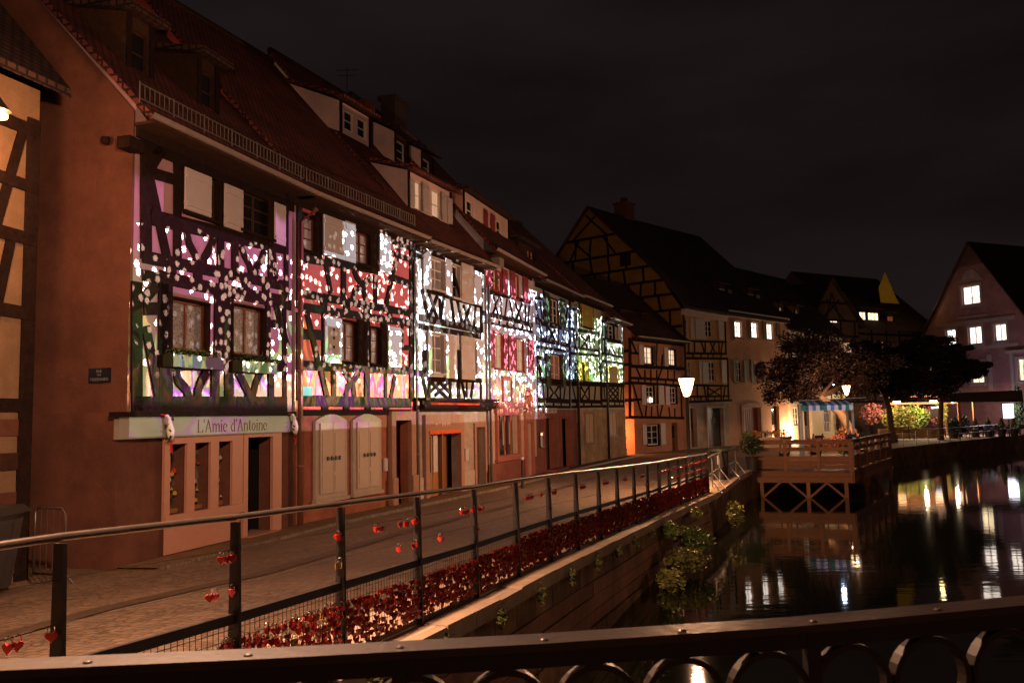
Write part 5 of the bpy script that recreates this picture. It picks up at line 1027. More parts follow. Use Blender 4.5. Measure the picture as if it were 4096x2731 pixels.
# houses 5, 6, 7 ------------------------------------------------------------
f5, h5 = block('h5', 'blue half-timbered house with dark green louvred shutters above a dull maroon ground floor', 'house', PL_H5G, PL_H5, 2.56, 7.82, 44, 9, casing=TIMBER_L, rdeep=.03, holes=[[1.05, .1, 2.35, 2.2], [3.3, .05, 4.75, 2.15]])
door(f5, h5, [1.05, .1, 2.35, 2.2], DOORW, .3, 2); door(f5, h5, [3.3, .05, 4.75, 2.15], mat('dark_gate_wood', (.05, .022, .015), .6), .35, 3)
mb = MB(); frame_mb(mb, f5, [1.05, .1, 2.35, 2.2], .1, 0, .05); frame_mb(mb, f5, [3.3, .05, 4.75, 2.15], .1, 0, .05); f5.box(mb, .8, 2.7, 0, .5, 0, .12); build_each(mb, 'door_surround', PL_H5G, h5)
t = thing('shop_sign_board', f5.P(1.7, .1, 2.41), 'small pale sign board under the joist ends of the blue house', 'sign')
mb = MB(); f5.box(mb, .92, 2.46, .05, .10, 2.41, 2.62); mb.build('board', PALESTONE, t)
for u, w in ((1.02, .09), (1.32, .18), (1.55, .16), (1.95, .12), (2.12, .16)):
    mb = MB(); f5.box(mb, u, u + w, .10, .106, 2.48, 2.49); f5.box(mb, u, u + w * .25, .10, .106, 2.49, 2.56); f5.box(mb, u + w * .6, u + w * .8, .10, .106, 2.49, 2.56); mb.build('faded_letter', DOORW, t)
t = thing('menu_display_case', f5.P(.46, .08, 1.04), 'narrow wall-mounted menu case with a lit top beside the maroon doorway', 'display case')
mb = MB(); frame_mb(mb, f5, [.30, 1.08, .64, 1.62], .04, .01, .08, True); mb.build('frame', STEEL, t)
mb = MB(); f5.box(mb, .30, .64, .02, .04, 1.08, 1.50); mb.build('menu_sheet', mat('paper_menu', (.6, .5, .42), .6, var=.3, nscale=18), t)
mb = MB(); f5.box(mb, .34, .60, .03, .06, 1.52, 1.61); mb.build('case_light', glow('case_bulb', (1, .6, .3), 2.5), t)
gutter(f5, h5, .0, f5.L, 7.8)
dormer(f5, h5, .2, 2.45, 8.75, 9.55, .75, TIMBER_L, TILE_D, [[1.55, 8.9, 1.9, 9.4], [1.98, 8.9, 2.33, 9.4]], TIMBER_L, 'lit_red', rise=.45, deep=1.8, cheek=DARK)
f6, h6 = block('h6', 'mint half-timbered house with yellow louvred shutters above a worn beige ground floor', 'house', PL_H6G, PL_H6, 2.56, 7.92, 44, 9, holes=[[.02, 0, .32, 1.98], [1.3, .98, 2.6, 2.35]])
mb = MB(); f6.box(mb, .02, .32, -.22, -.18, 0, 1.98); mb.build('narrow_door', DARK, h6)
mb = MB(); f6.box(mb, 1.3, 2.6, -.05, .02, .98, 2.35); f6.box(mb, 1.94, 1.96, .02, .03, .98, 2.35); mb.build('closed_shutters', mat('ochre_brown_shutters', (.34, .17, .05), .6, var=.2, nscale=6, stretch=(9, 9, .6)), h6)
mb = MB(); frame_mb(mb, f6, [1.3, .98, 2.6, 2.35], .1, 0, .05, True); mb.build('window_surround', SANDSTONE, h6)
gutter(f6, h6, 0, f6.L, 7.9); downpipe(f6, h6, .0, .12, .05, 7.4, .06, STEEL, .5, -.1); downpipe(f6, h6, f6.L - .02, .12, .05, 7.2, .06, STEEL)
f7, h7 = block('h7', 'last, narrowest mint timbered house of the projected row, with worn stone corner', 'house', PL_H6G, PL_H6, 2.56, 7.35, 42, 8, holes=[[.55, 1.2, 1.95, 2.4]])
mb = MB(); f7.box(mb, .55, 1.95, -.05, .02, 1.2, 2.4); f7.box(mb, 1.24, 1.26, .02, .03, 1.2, 2.4); mb.build('closed_shutters', mat('brown_ochre_shutters', (.32, .15, .04), .6, var=.2, nscale=6, stretch=(9, 9, .6)), h7)
mb = MB(); frame_mb(mb, f7, [.55, 1.2, 1.95, 2.4], .1, 0, .05, True); mb.build('window_surround', PALESTONE, h7)
rr = random.Random(4)
for j in range(5):
    u = .05 + .12 * (j % 2)
    while u < 3.9:
        w = rr.uniform(.35, .7); mb = MB(); f7.box(mb, u, min(u + w - .02, 4.07), .0, rr.uniform(.02, .05), .02 + j * .22, .22 + j * .22 - .015); mb.build('stone_block', SANDSTONE if rr.random() < .5 else PL_H6G, h7); u += w
gutter(f7, h7, 0, f7.L + .1, 7.33)
mb = MB(); f7.box(mb, -.3, .12, .0, .3, 7.0, 7.2); mb.build('bracket', TIMBER, h7)

# house 0 across the side lane, only its corner in view --------------------------
f0 = Fr((-9.3, 7.0), (-7.42, 13.1))
h0 = thing('timbered_house', f0.P(3, -4, 0), 'yellow-plastered half-timbered house corner at the left edge, lit by the bracket lamp', 'house', 'houses along the quay')
PL0 = plaster('warm_yellow_plaster', (.24, .15, .085), .3)
mb = MB(); wall_holes(mb, f0, 0, f0.L, 0, 7.6, []); f0.box(mb, 0, f0.L, -8, -.01, 0, 7.6); mb.build('wall', PL0, h0)
L0 = f0.L
for b in ((L0 - .11, 0, L0 - .11, 7.1, .24), (L0 - 2.2, 2.62, L0, 2.62, .2), (L0 - 2.2, 4.1, L0, 4.02, .2), (L0 - 2.2, 5.25, L0, 5.18, .2), (L0 - 2.2, 6.1, L0, 6.0, .18), (L0 - 2.2, 6.95, L0, 6.9, .2), (L0 - .75, 5.2, L0 - .3, 6.9, .16), (L0 - .95, 2.6, L0 - .45, 5.2, .16)):
    beam(f0, h0, *b)
for k, (z, w) in enumerate(((2.28, .95), (1.78, .8), (1.2, .75), (.72, .6), (.25, .8))):
    mb = MB(); f0.box(mb, L0 - w, L0, 0, .02 + .01 * (k % 2), z - .12, z + .13); mb.build('corner_stone', TIMBER_L if k % 2 else PL_BR, h0)
shutter(f0, h0, [L0 - 1.7, .5, L0 - 1.02, 2.2], 'louvre'); mb = MB(); frame_mb(mb, f0, [L0 - 2.6, .5, L0 - 1.72, 2.2], .1, 0, .05); mb.build('shutter_frame', PALESTONE, h0)
shutter(f0, h0, [L0 - 1.7, 3.0, L0 - 1.1, 4.9], 'louvre')
roof(f0, h0, 0, L0, 7.6, 0, 48, .5, TILE_D, 8)
# bracket street lamp on that corner
t = thing('bracket_street_lamp', (-7.6, 11.9, 6.4), 'wall-bracket street lantern on the timbered corner house, just beyond the left edge', 'lamp')
mb = MB(); mb.tube([(-7.85, 11.9, 6.2), (-7.5, 11.7, 6.75), (-7.0, 11.2, 6.9), (-6.86, 11.1, 6.72)], .025, 8); mb.build('bracket', STEEL, t)
mb = MB(); mb.lathe((-6.86, 11.1, 6.5), [(.02, 0), (.17, .03), (.06, .18), (.02, .24)], 12); mb.build('hood', STEEL, t)
mb = MB(); mb.lathe((-6.86, 11.1, 6.44), [(.13, 0), (.13, .05)], 12); mb.build('bulb_glass', LANTERN, t)
# ------------------------------------------------------------------ houses at the bend
g1f, g1 = block('g1', 'small apricot half-timbered house with cream shutters and curtains lit in its two upper windows', 'town house', PL_OR, PL_OR, 2.1, 6.85, 42, 8, holes=[[4.42, 0, 5.15, 1.72]], wf=WHITEW, tile=TILE_D, rows=3, group='houses at the bend of the quay')
door(g1f, g1, [4.42, .02, 5.15, 1.72], DOORW, .2, 1, True)
gutter(g1f, g1, -.1, g1f.L, 6.84)
for b in ((.1, 2.1), (.1, 3.1), (.1, 4.1), (.1, 5.2), (.1, 6.0)):
    # end wall facing the alley
    mb = MB(); Pq = g1f.P; mb.hexa([Pq(-.03, 0, b[1] - .08), Pq(0, 0, b[1] - .08), Pq(0, -2, b[1] - .08), Pq(-.03, -2, b[1] - .08), Pq(-.03, 0, b[1] + .08), Pq(0, 0, b[1] + .08), Pq(0, -2, b[1] + .08), Pq(-.03, -2, b[1] + .08)]); mb.build('timber_beam', TIMBER, g1)
for k, (a, b) in enumerate(((2.45, 5.15), (4.25, 6.1))):
    mb = MB(); rr = random.Random(k)
    for q in range(90):
        c = g1f.P(rr.uniform(1.25 + k * 3, 2.5 + k * 3), rr.uniform(.05, .3), rr.gauss(5.1, .1)); e = [Vector((rr.uniform(-1, 1), rr.uniform(-1, 1), rr.uniform(-1, 1))) * .07 for _ in range(3)]
        mb.add([c + e[0], c + e[1], c + e[2]], [(0, 1, 2)])
    tag(mb.build('window_flowers', mat('sill_leaves_%d' % k, (.03, .04, .015), .7, var=.5), g1), kind='stuff')
for u in (.85, 3.2):
    dormer(g1f, g1, u - .1, u + .8, 7.5, 8.5, 1.3, TIMBER_L, TILE_D, [[u + .05, 7.62, u + .65, 8.35]], TIMBER_L, 'lit_warm', rise=.3, deep=.8)
mb = MB(); c = g1f.P(2.02, -.06, 3.0); mb.lathe(tuple(c), [(.05, 0), (.13, .02), (.12, .22), (.03, .27)], 10); mb.build('window_lamp', glow('window_lamp_glow', (1, .8, .6), 6), g1)
GP = [(0, 9.0), (1.6, 11.45), (7.1, 16.85), (9.85, 13.9), (13.6, 9.0)]   # gable outline: distance back from the front, height
def big_house(key, label, um, gm, s1, z_split, z_e, holes, gable=False):
    D = DATA[key]; fr = Fr(D['a'], D['b']); root = thing('town_house', fr.P(s1 / 2, -6, 0), label, 'town house', 'houses at the bend of the quay')
    hl = [w[:4] for w in D['win']] + holes
    g = MB(); wall_holes(g, fr, 0, s1, 0, z_split, [h for h in hl if h[1] < z_split], .24); g.build('ground_floor_wall', gm, root)
    u = MB(); wall_holes(u, fr, 0, s1, z_split, z_e, [h for h in hl if h[3] > z_split], .2)
    for a in (0, s1):
        pts = [fr.P(a, 0, 0), fr.P(a, 0, GP[0][1])] + [fr.P(a, -t, z) for t, z in GP[1:-1]] + [fr.P(a, -GP[-1][0], GP[-1][1]), fr.P(a, -GP[-1][0], 0)]
        if not (gable and a == 0): u.add(pts, [tuple(range(7))])
        else:
            gg = MB(); gg.add(pts, [tuple(range(7))]); gg.build('gable_wall', PL_YE, root)
    u.add([fr.P(0, -13.6, 0), fr.P(s1, -13.6, 0), fr.P(s1, -13.6, 9), fr.P(0, -13.6, 9)], [(0, 1, 2, 3)])
    u.build('upper_wall', um, root)
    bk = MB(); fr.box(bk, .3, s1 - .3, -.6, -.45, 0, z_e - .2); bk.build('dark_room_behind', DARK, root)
    mb = MB(); prof = [(-.5, 8.95)] + GP[1:-1] + [(14.1, 8.6)]
    for i in range(len(prof) - 1):
        (t0, z0), (t1, z1) = prof[i], prof[i + 1]; a, b = -.25, s1 + .05
        mb.hexa([fr.P(a, -t0, z0 + .02), fr.P(b, -t0, z0 + .02), fr.P(b, -t1, z1 + .02), fr.P(a, -t1, z1 + .02), fr.P(a, -t0, z0 + .16), fr.P(b, -t0, z0 + .16), fr.P(b, -t1, z1 + .16), fr.P(a, -t1, z1 + .16)])
    ro = mb.build('roof', TILE_D, root); uv_box(ro, fr)
    for b in D['beam']: beam(fr, root, *b[:4], b[4])
    for w in D['win']: window(fr, root, w[:4], w[4], WHITEW, 2, 3, bar=.07)
    for s in D['sh']: shutter(fr, root, s[:4], s[4])
    return fr, root
g2f, g2 = big_house('g2', 'tall ochre half-timbered house with a slate-blue double door and a huge yellow timbered gable behind', PL_G2, PL_CR, DATA_LEN['g2'], 2.95, 9.05, [[.5, .1, 1.32, 2.6], [2.8, .03, 5.05, 2.6]], True)
mb = MB(); frame_mb(mb, g2f, [.5, .1, 1.32, 2.6], .14, 0, .06); frame_mb(mb, g2f, [2.8, .03, 5.05, 2.6], .14, 0, .06); build_each(mb, 'door_surround', PALESTONE, g2)
door(g2f, g2, [.5, .1, 1.32, 2.6], DOORW, .25, 1, True); dr = door(g2f, g2, [2.8, .03, 5.05, 2.6], BLUEDOOR, .3, 2)
mb = MB(); c = g2f.P(4.25, -.24, 1.75)
mb.tube([c + g2f.d * (.13 * math.cos(t * math.pi / 8)) + Vector((0, 0, .17 * math.sin(t * math.pi / 8))) for t in range(17)], .025, 6, cap=False); mb.build('wreath', CREAM, dr)
mb = MB(); g2f.box(mb, -.1, g2f.L + .02, 0, .22, 8.72, 8.86); g2f.box(mb, -.1, g2f.L + .02, 0, .34, 8.86, 8.98); g2f.box(mb, -.1, g2f.L + .02, 0, .12, 8.6, 8.72); mb.build('cornice', PALESTONE, g2)
# timber grid on the yellow gable
fg = Fr((g2f.P(0, 0, 0).x, g2f.P(0, 0, 0).y), (g2f.P(0, -5, 0).x, g2f.P(0, -5, 0).y)); fg.n = -g2f.d
def gx(z):   # gable width at height z
    pr = GP[:3]; l = [a[0] + (b[0] - a[0]) * (z - a[1]) / (b[1] - a[1]) for a, b in zip(pr, pr[1:]) if a[1] <= z <= b[1]]
    pr = GP[2:]; r = [a[0] + (b[0] - a[0]) * (z - a[1]) / (b[1] - a[1]) for a, b in zip(pr, pr[1:]) if b[1] <= z <= a[1]]
    return (l[0] if l else 0, r[0] if r else 13.6)
zs_ = [7.9, 9.0, 10.05, 11.05, 12.1, 13.25, 14.7]
for z in zs_: a, b = gx(max(z, 9.0)); beam(fg, g2, a, z, b, z, .17)
rr = random.Random(5)
for i in range(len(zs_) - 1):
    a, b = gx(max(9.0, zs_[i + 1])); u = a + .5 + rr.uniform(0, .5)
    while u < b - .2:
        beam(fg, g2, u + rr.uniform(-.16, .16), zs_[i], u + rr.uniform(-.1, .1), zs_[i + 1], .15); u += rr.uniform(1.15, 1.5)
for b in ((5.6, 14.7, 7.4, 16.4), (8.6, 14.7, 6.6, 16.2), (4.9, 13.25, 6.0, 14.7), (8.9, 13.25, 8.0, 14.7), (7.0, 13.3, 8.6, 14.7)): beam(fg, g2, *b, .14)
mb = MB(); fg.box(mb, 3.75, 4.6, .0, .05, 12.35, 13.2); fg.box(mb, 10.2, 10.9, .0, .05, 12.1, 13.0); mb.build('gable_window', DARK, g2)
mb = MB(); g2f.box(mb, 4.4, 5.6, -7.9, -6.9, 15.8, 18.0); g2f.box(mb, 4.3, 5.7, -8.0, -6.8, 18.0, 18.15); g2f.box(mb, 4.8, 5.2, -7.6, -7.2, 18.15, 18.6); mb.build('chimney', mat('brown_brick_chimney', (.12, .05, .035)), g2)
downpipe(g2f, g2, .02, .1, .1, 8.6, .07, STEEL)
g3f, g3 = big_house('g3', 'salmon-rendered house with three bright upper windows above an arched brown garage door', PL_SA, PL_SA, DATA_LEN['g3'], 3.1, 9.35, [[1.85, .25, 4.45, 2.75], [6.1, .15, 7.35, 2.7]])
mb = MB(); arch_mb(mb, g3f, 1.85, 4.45, .25, 2.75, .0, -.3, -.24, 1)
for k in range(1, 9): g3f.box(mb, 1.85 + k * .289 - .008, 1.85 + k * .289 + .008, -.24, -.225, .25, 2.5)
mb.build('garage_door', mat('red_brown_garage_planks', (.28, .10, .035), .6, var=.25, nscale=6, stretch=(9, 9, .5)), g3)
mb = MB(); g3f.box(mb, 1.65, 1.85, 0, .05, .2, 2.6); g3f.box(mb, 4.45, 4.65, 0, .05, .2, 2.6); arch_mb(mb, g3f, 1.65, 4.65, 2.6, 2.95, .2, 0, .052)
for w in DATA['g3']['win']:
    if w[4] == 'lit_white' or 1: arch_mb(mb, g3f, w[0] - .14, w[2] + .14, w[3] + .0, w[3] + .2, .08, -.02, .05); g3f.box(mb, w[0] - .18, w[2] + .18, 0, .09, w[1] - .12, w[1])
build_each(mb, 'stone_surround', SANDSTONE, g3); door(g3f, g3, [6.1, .15, 7.35, 2.7], DOORW, .25, 1, True)
for a, o_ in ((9.02, .14), (9.14, .26), (9.28, .4)):
    mb = MB(); g3f.box(mb, -.02, g3f.L + .25, 0, o_, a, a + .12); mb.build('cornice_moulding', PALESTONE, g3)
for (a, b) in ((1.1, 2.3), (5.2, 6.5)):
    dd, fr_ = dormer(g3f, g3, a, b, 10.0, 11.5, 1.1, TIMBER_L, TILE_D, [[a + .2, 10.25, b - .2, 11.2]], WHITEW, 'dark', rise=.3, deep=1.2, cols=2, rows=3); shutter(fr_, dd, [b + .1, 10.2, b + .6, 11.2], 'louvre')
# g4 : cream house with the bright side wall, dark roof -------------------------
D = DATA['g4']; g4f = Fr(D['a'], D['b']); g4 = thing('town_house', g4f.P(5, -5, 0), 'low cream house with a flood-lit end wall under a dark roof, beside the salmon house', 'town house', 'houses at the bend of the quay')
mb = MB(); wall_holes(mb, g4f, 0, 11.0, 0, 8.6, [[.45, 1.16, 1.5, 2.57], [2.4, 0, 3.9, 2.5], [6.2, .5, 7.6, 2.9], [8.7, .0, 10.0, 2.4]], .25); gable_sides(mb, g4f, 0, 11.0, 0, 8.5, 45, 10); mb.build('wall', PL_CR2, g4)
window(g4f, g4, [.45, 1.16, 1.5, 2.57], 'dark', WHITEW, 2, 3, bar=.07); window(g4f, g4, [6.2, .5, 7.6, 2.9], 'lit_dim', WHITEW, 2, 3); door(g4f, g4, [2.4, 0, 3.9, 2.5], DOORW, .25, 2, True); door(g4f, g4, [8.7, .02, 10.0, 2.4], DOORW, .25, 2, True)
roof(g4f, g4, 0, 11.0, 8.55, .45, 46, .45, TILE_D, 10)
mb = MB(); g4f.box(mb, 5.9, 6.15, 0, .04, 1.2, 2.2); mb.build('notice', CURTAIN, g4)
for b in ((0, 3.1, 11, 3.1), (0, 5.6, 11, 5.6), (.15, 3.1, .15, 8.4), (2, 3.1, 2, 8.4), (4, 3.1, 4, 8.4), (6, 3.1, 6, 8.4), (8, 3.1, 8, 8.4), (10, 3.1, 10, 8.4), (0, 4.3, 11, 4.3), (0, 7.0, 11, 7.0)): beam(g4f, g4, *b, .18)
mb = MB(); g4f.box(mb, .5, 1.6, .02, .03, 8.2, 8.35); mb.build('sign_rod', CREAM, g4)
for a in (1.2, 4.2): dormer(g4f, g4, a, a + 1.2, 9.4, 10.9, 1.2, PL_YE, TILE_D, [[a + .3, 9.7, a + .8, 10.6]], WHITEW, 'dark', rise=.3, deep=1.2)
# dark timbered house behind the trees
D = DATA['dk']; kf = Fr(D['a'], D['b']); dk = thing('town_house', kf.P(7, -6, 0), 'shaded half-timbered house with several small lit windows rising behind the copper trees', 'town house', 'houses at the bend of the quay')
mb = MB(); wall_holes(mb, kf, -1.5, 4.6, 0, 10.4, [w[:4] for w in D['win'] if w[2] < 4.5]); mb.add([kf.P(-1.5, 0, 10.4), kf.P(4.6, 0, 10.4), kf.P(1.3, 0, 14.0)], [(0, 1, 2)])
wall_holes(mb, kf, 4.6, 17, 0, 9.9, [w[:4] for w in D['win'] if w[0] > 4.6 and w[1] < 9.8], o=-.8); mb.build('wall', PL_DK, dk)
fk2 = Fr((0, 0), (1, 0)); fk2.o = kf.P(0, -.8, 0); fk2.d, fk2.n = kf.d, kf.n
for w in D['win']:
    if w[2] < 4.5: window(kf, dk, w[:4], w[4], TIMBER_L, 2, 1 if w[4] == 'lit_white' else 3, bar=.07)
    elif w[1] < 9.8: window(fk2, dk, w[:4], w[4], TIMBER_L, 2, 3, bar=.06)
for z in (3.0, 5.2, 7.2, 9.0, 10.4, 12.0):
    hw = 1 if z <= 10.4 else (14.0 - z) / 3.6
    beam(kf, dk, 1.3 - 2.8 * hw, z, 1.3 + 3.3 * hw, z, .18)
for u in (-1.4, .4, 2.25, 4.1): beam(kf, dk, u, 3, u, 10.4, .18)
for b in ((.4, 10.4, 1.3, 12.9), (2.25, 10.4, 1.3, 12.9), (-1.2, 3, .3, 5.2), (2.4, 7.2, 4.0, 9.0), (2.3, 5.2, 4.0, 7.2), (-.2, 10.4, 2.2, 12.3), (2.8, 10.4, .6, 12.3)): beam(kf, dk, *b, .15)
for u in (5.5, 7.4, 9.5, 11.4, 13.4, 15.5): beam(fk2, dk, u, 3, u, 9.8, .2)
for z in (3.0, 5.2, 7.2, 9.4): beam(fk2, dk, 4.7, z, 17, z, .2)
mb = MB(); Pk = kf.P
mb.hexa([Pk(-2.1, .3, 10.0), Pk(-1.9, .3, 10.0), Pk(1.3, .3, 14.2), Pk(1.1, .3, 14.2), Pk(-2.1, -9, 10.0), Pk(-1.9, -9, 10.0), Pk(1.3, -9, 14.2), Pk(1.1, -9, 14.2)])
mb.add([Pk(-2, .3, 10.1), Pk(1.3, .3, 14.25), Pk(1.3, -9, 14.25), Pk(-2, -9, 10.1)], [(0, 1, 2, 3)])
mb.add([Pk(1.3, .3, 14.25), Pk(5.6, .3, 9.9), Pk(5.6, -9, 9.9), Pk(1.3, -9, 14.25)], [(0, 1, 2, 3)])
mb.add([Pk(4.4, -.2, 9.8), Pk(17.3, -.2, 9.8), Pk(17.3, -7.5, 16.3), Pk(4.4, -7.5, 16.3)], [(0, 1, 2, 3)]); mb.add([Pk(4.4, -15, 9.8), Pk(17.3, -15, 9.8), Pk(17.3, -7.5, 16.3), Pk(4.4, -7.5, 16.3)], [(0, 1, 2, 3)])
ro = mb.build('roof', TILE_D, dk); uv_box(ro, kf)
for w in D['win']:
    if w[1] > 9.8 and w[0] > 5: dormer(kf, dk, w[0] - .25, w[2] + .25, w[1] - .1, w[3] + .3, 1.3, TIMBER_L, TILE_D, [w[:4]], TIMBER_L, w[4], rise=.25, deep=1.6, cols=2 if w[2] - w[0] < 1.2 else 3, rows=1)
mb = MB(); mb.add([Pk(10.8, -2.2, 12.75), Pk(13.6, -2.2, 12.75), Pk(13.0, -2.2, 13.6), Pk(11.7, -2.2, 15.9), Pk(10.6, -2.2, 14.2)], [(0, 1, 2, 3, 4)])
mb.build('yellow_gable', plaster('lit_yellow_gable_plaster', (.62, .40, .05), .2), dk)
lamp('yard_light', tuple(Pk(12.3, 1.5, 12.4)), 45, (1, .7, .25), .2)
# red gabled house ---------------------------------------------------------
D = DATA['red']; rf = Fr(D['a'], D['b']); red = thing('town_house', rf.P(11, -6, 0), 'large dark pink house with a steep carved gable and bright white windows behind the pergola', 'town house', 'houses at the bend of the quay')
GR = [(3.2, 7.0), (4.9, 10.0), (9.92, 17.1), (14.65, 10.15), (16.6, 7.0)]
mb = MB(); wall_holes(mb, rf, 2.6, 22.8, 0, 7.0, [w[:4] for w in D['win'] if w[1] < 7], .3)
def gabpt(z):
    l = [a[0] + (b[0] - a[0]) * (z - a[1]) / (b[1] - a[1]) for a, b in ((GR[0], GR[1]), (GR[1], GR[2])) if a[1] <= z <= b[1]]; r = [a[0] + (b[0] - a[0]) * (z - a[1]) / (b[1] - a[1]) for a, b in ((GR[3], GR[2]), (GR[4], GR[3])) if a[1] <= z <= b[1]]
    return l[0], r[0]
levels = sorted({7.0, 8.0, 9.62, 10.07, 11.6, 13.36, 15.2, 17.1}); hw = [w[:4] for w in D['win'] if w[1] > 7]
for z0_, z1_ in zip(levels, levels[1:]):
    a0, b0 = gabpt(z0_); a1, b1 = gabpt(z1_)
    ia, ib = max(a0, a1), min(b0, b1)
    if ib - ia > .1: wall_holes(mb, rf, ia, ib, z0_, z1_, [h for h in hw if h[1] < z1_ - .05 and h[3] > z0_ + .05], .3)
    mb.add([rf.P(a0, 0, z0_), rf.P(ia if ib > ia else a1, 0, z0_), rf.P(a1, 0, z1_)], [(0, 1, 2)]); mb.add([rf.P(ib if ib > ia else b1, 0, z0_), rf.P(b0, 0, z0_), rf.P(b1, 0, z1_)], [(0, 1, 2)])
    if ib <= ia + .1: mb.add([rf.P(a0, 0, z0_), rf.P(b0, 0, z0_), rf.P(b1, 0, z1_), rf.P(a1, 0, z1_)], [(0, 1, 2, 3)])
mb.build('wall', PL_RED, red)
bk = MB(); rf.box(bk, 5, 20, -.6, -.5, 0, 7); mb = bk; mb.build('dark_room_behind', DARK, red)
for w in D['win']: window(rf, red, w[:4], w[4], WHITEW, 2, 3 if w[1] < 7 or w[1] > 11 else 1, deep=.12, bar=.1)
mb = MB(); rf.box(mb, 5.9, 14.0, 0, .1, 10.0, 10.2); rf.box(mb, 5.9, 14.0, 0, .06, 7.5, 7.8); rf.box(mb, 13.0, 22.8, 0, .35, 6.9, 7.15)
for w in D['win']: frame_mb(mb, rf, w[:4], .22, 0, .08, True)
rf.box(mb, 8.6, 11.2, 0, .1, 13.75, 13.9); rf.box(mb, 6.1, 13.9, 0, .05, 9.85, 10.0)
arch_mb(mb, rf, 8.9, 10.9, 13.9, 14.9, .9, 0, .07); rf.box(mb, 8.3, 11.4, 0, .08, 10.5, 10.62); rf.box(mb, 13.2, 13.5, 0, .14, 3.6, 7.0); rf.box(mb, 11.0, 11.4, 0, .12, 3.8, 7.0); rf.box(mb, 15.2, 15.5, 0, .14, 3.6, 7.0)
build_each(mb, 'stone_moulding', mat('grey_pink_carved_stone', (.22, .155, .15), .8, var=.15, bump=.3), red)
mb = MB()
for (a, b) in (((GR[0][0] - .3, GR[0][1] - .6), (GR[1][0] - .15, GR[1][1])), ((GR[1][0] - .15, GR[1][1]), (GR[2][0], GR[2][1] + .25)), ((GR[2][0], GR[2][1] + .25), (GR[3][0] + .15, GR[3][1])), ((GR[3][0] + .15, GR[3][1]), (GR[4][0] + .3, GR[4][1] - .6))):
    mb.hexa([rf.P(a[0], .25, a[1] - .12), rf.P(b[0], .25, b[1] - .12), rf.P(b[0], -14, b[1] - .12), rf.P(a[0], -14, a[1] - .12), rf.P(a[0], .25, a[1] + .08), rf.P(b[0], .25, b[1] + .08), rf.P(b[0], -14, b[1] + .08), rf.P(a[0], -14, a[1] + .08)])
rf.box(mb, 16, 23, -12, .3, 7.15, 7.3); ro = mb.build('roof', TILE_D, red); uv_box(ro, rf)
# ------------------------------------------------------------------ foreground bridge railing
rail = thing('bridge_railing', (0, 2.5, .6), 'dark bridge railing with riveted top bar and a row of rings, across the bottom', 'railing')
RP = [Vector(v) for v in ((-3.2, 2.02, 1.70), (-2.2, 2.17, 1.698), (-1.38, 2.29, 1.694), (-.669, 2.40, 1.682), (.04, 2.506, 1.678), (.81, 2.62, 1.684), (1.66, 2.75, 1.71), (2.6, 2.89, 1.73))]
BLACKP = mat('black_painted_railing', (.006, .005, .005), .5, metal=.2, var=.2, nscale=14, bump=.12)
RINGM = mat('dark_iron_ring', (.012, .008, .006), .45, metal=.3, var=.3)
RIVM = mat('worn_steel_rivet', (.07, .055, .045), .4, metal=.7)
TOPB = mat('worn_black_top_bar', (.022, .015, .013), .42, metal=.3, var=.3, nscale=5, bump=.1)
mb = MB()
def rib(mb, o0, o1, z0, z1):
    for a, b in zip(RP, RP[1:]):
        d = (b - a).normalized(); nn = Vector((d.y, -d.x, 0)).normalized(); mb.hexa([a + nn * o1 + Vector((0, 0, z0)), b + nn * o1 + Vector((0, 0, z0)), b + nn * o0 + Vector((0, 0, z0)), a + nn * o0 + Vector((0, 0, z0)), a + nn * o1 + Vector((0, 0, z1)), b + nn * o1 + Vector((0, 0, z1)), b + nn * o0 + Vector((0, 0, z1)), a + nn * o0 + Vector((0, 0, z1))])
rib(mb, 0, .11, -.022, 0); mb.build('top_bar', TOPB, rail)
mb = MB(); rib(mb, .035, .075, -.075, -.022); mb.build('upper_rail', BLACKP, rail)
mb = MB(); rib(mb, .045, .065, -.36, -.325); mb.build('lower_rail', BLACKP, rail)
tot = 0
def rpt(s):
    for a, b in zip(RP, RP[1:]):
        l = (b - a).length
        if s <= l: return a.lerp(b, s / l), (b - a).normalized()
        s -= l
    return RP[-1], (RP[-1] - RP[-2]).normalized()
TL = sum((b - a).length for a, b in zip(RP, RP[1:]))
s = .12
while s < TL - .1:
    p, d = rpt(s); nn = Vector((d.y, -d.x, 0)).normalized(); c = p + nn * .055 - Vector((0, 0, .2)); mb = MB()
    n = 28; pts = []
    for k in range(n):
        t = 2 * math.pi * k / n; e = d * math.cos(t) + Vector((0, 0, math.sin(t)))
        for r_, o_ in ((.125, -.02), (.125, .02), (.108, .02), (.108, -.02)): pts.append(c + e * r_ + nn * o_)
    mb.v = [tuple(q) for q in pts]
    for k in range(n):
        for j in range(4): a = k * 4 + j; b2 = k * 4 + (j + 1) % 4; c2 = ((k + 1) % n) * 4 + (j + 1) % 4; d2 = ((k + 1) % n) * 4 + j; mb.f.append((a, b2, c2, d2)); mb.m.append(0)
    mb.build('ring', RINGM, rail); s += .256
s = .1; q = 0
while s < TL - .1:
    p, d = rpt(s); nn = Vector((d.y, -d.x, 0)).normalized(); c = p + nn * .075
    mb = MB(); mb.lathe((c.x, c.y, c.z - .001), [(.012, 0), (.012, .003), (.008, .006), (.001, .007)], 10); mb.build('rivet', RIVM, rail)
    if q % 3 == 1:
        mb = MB(); mb.bar(p + nn * .055 - Vector((0, 0, .02)), p + nn * .055 - Vector((0, 0, 1.1)), .05, .04); mb.build('upright', BLACKP, rail)
    s += .40; q += 1
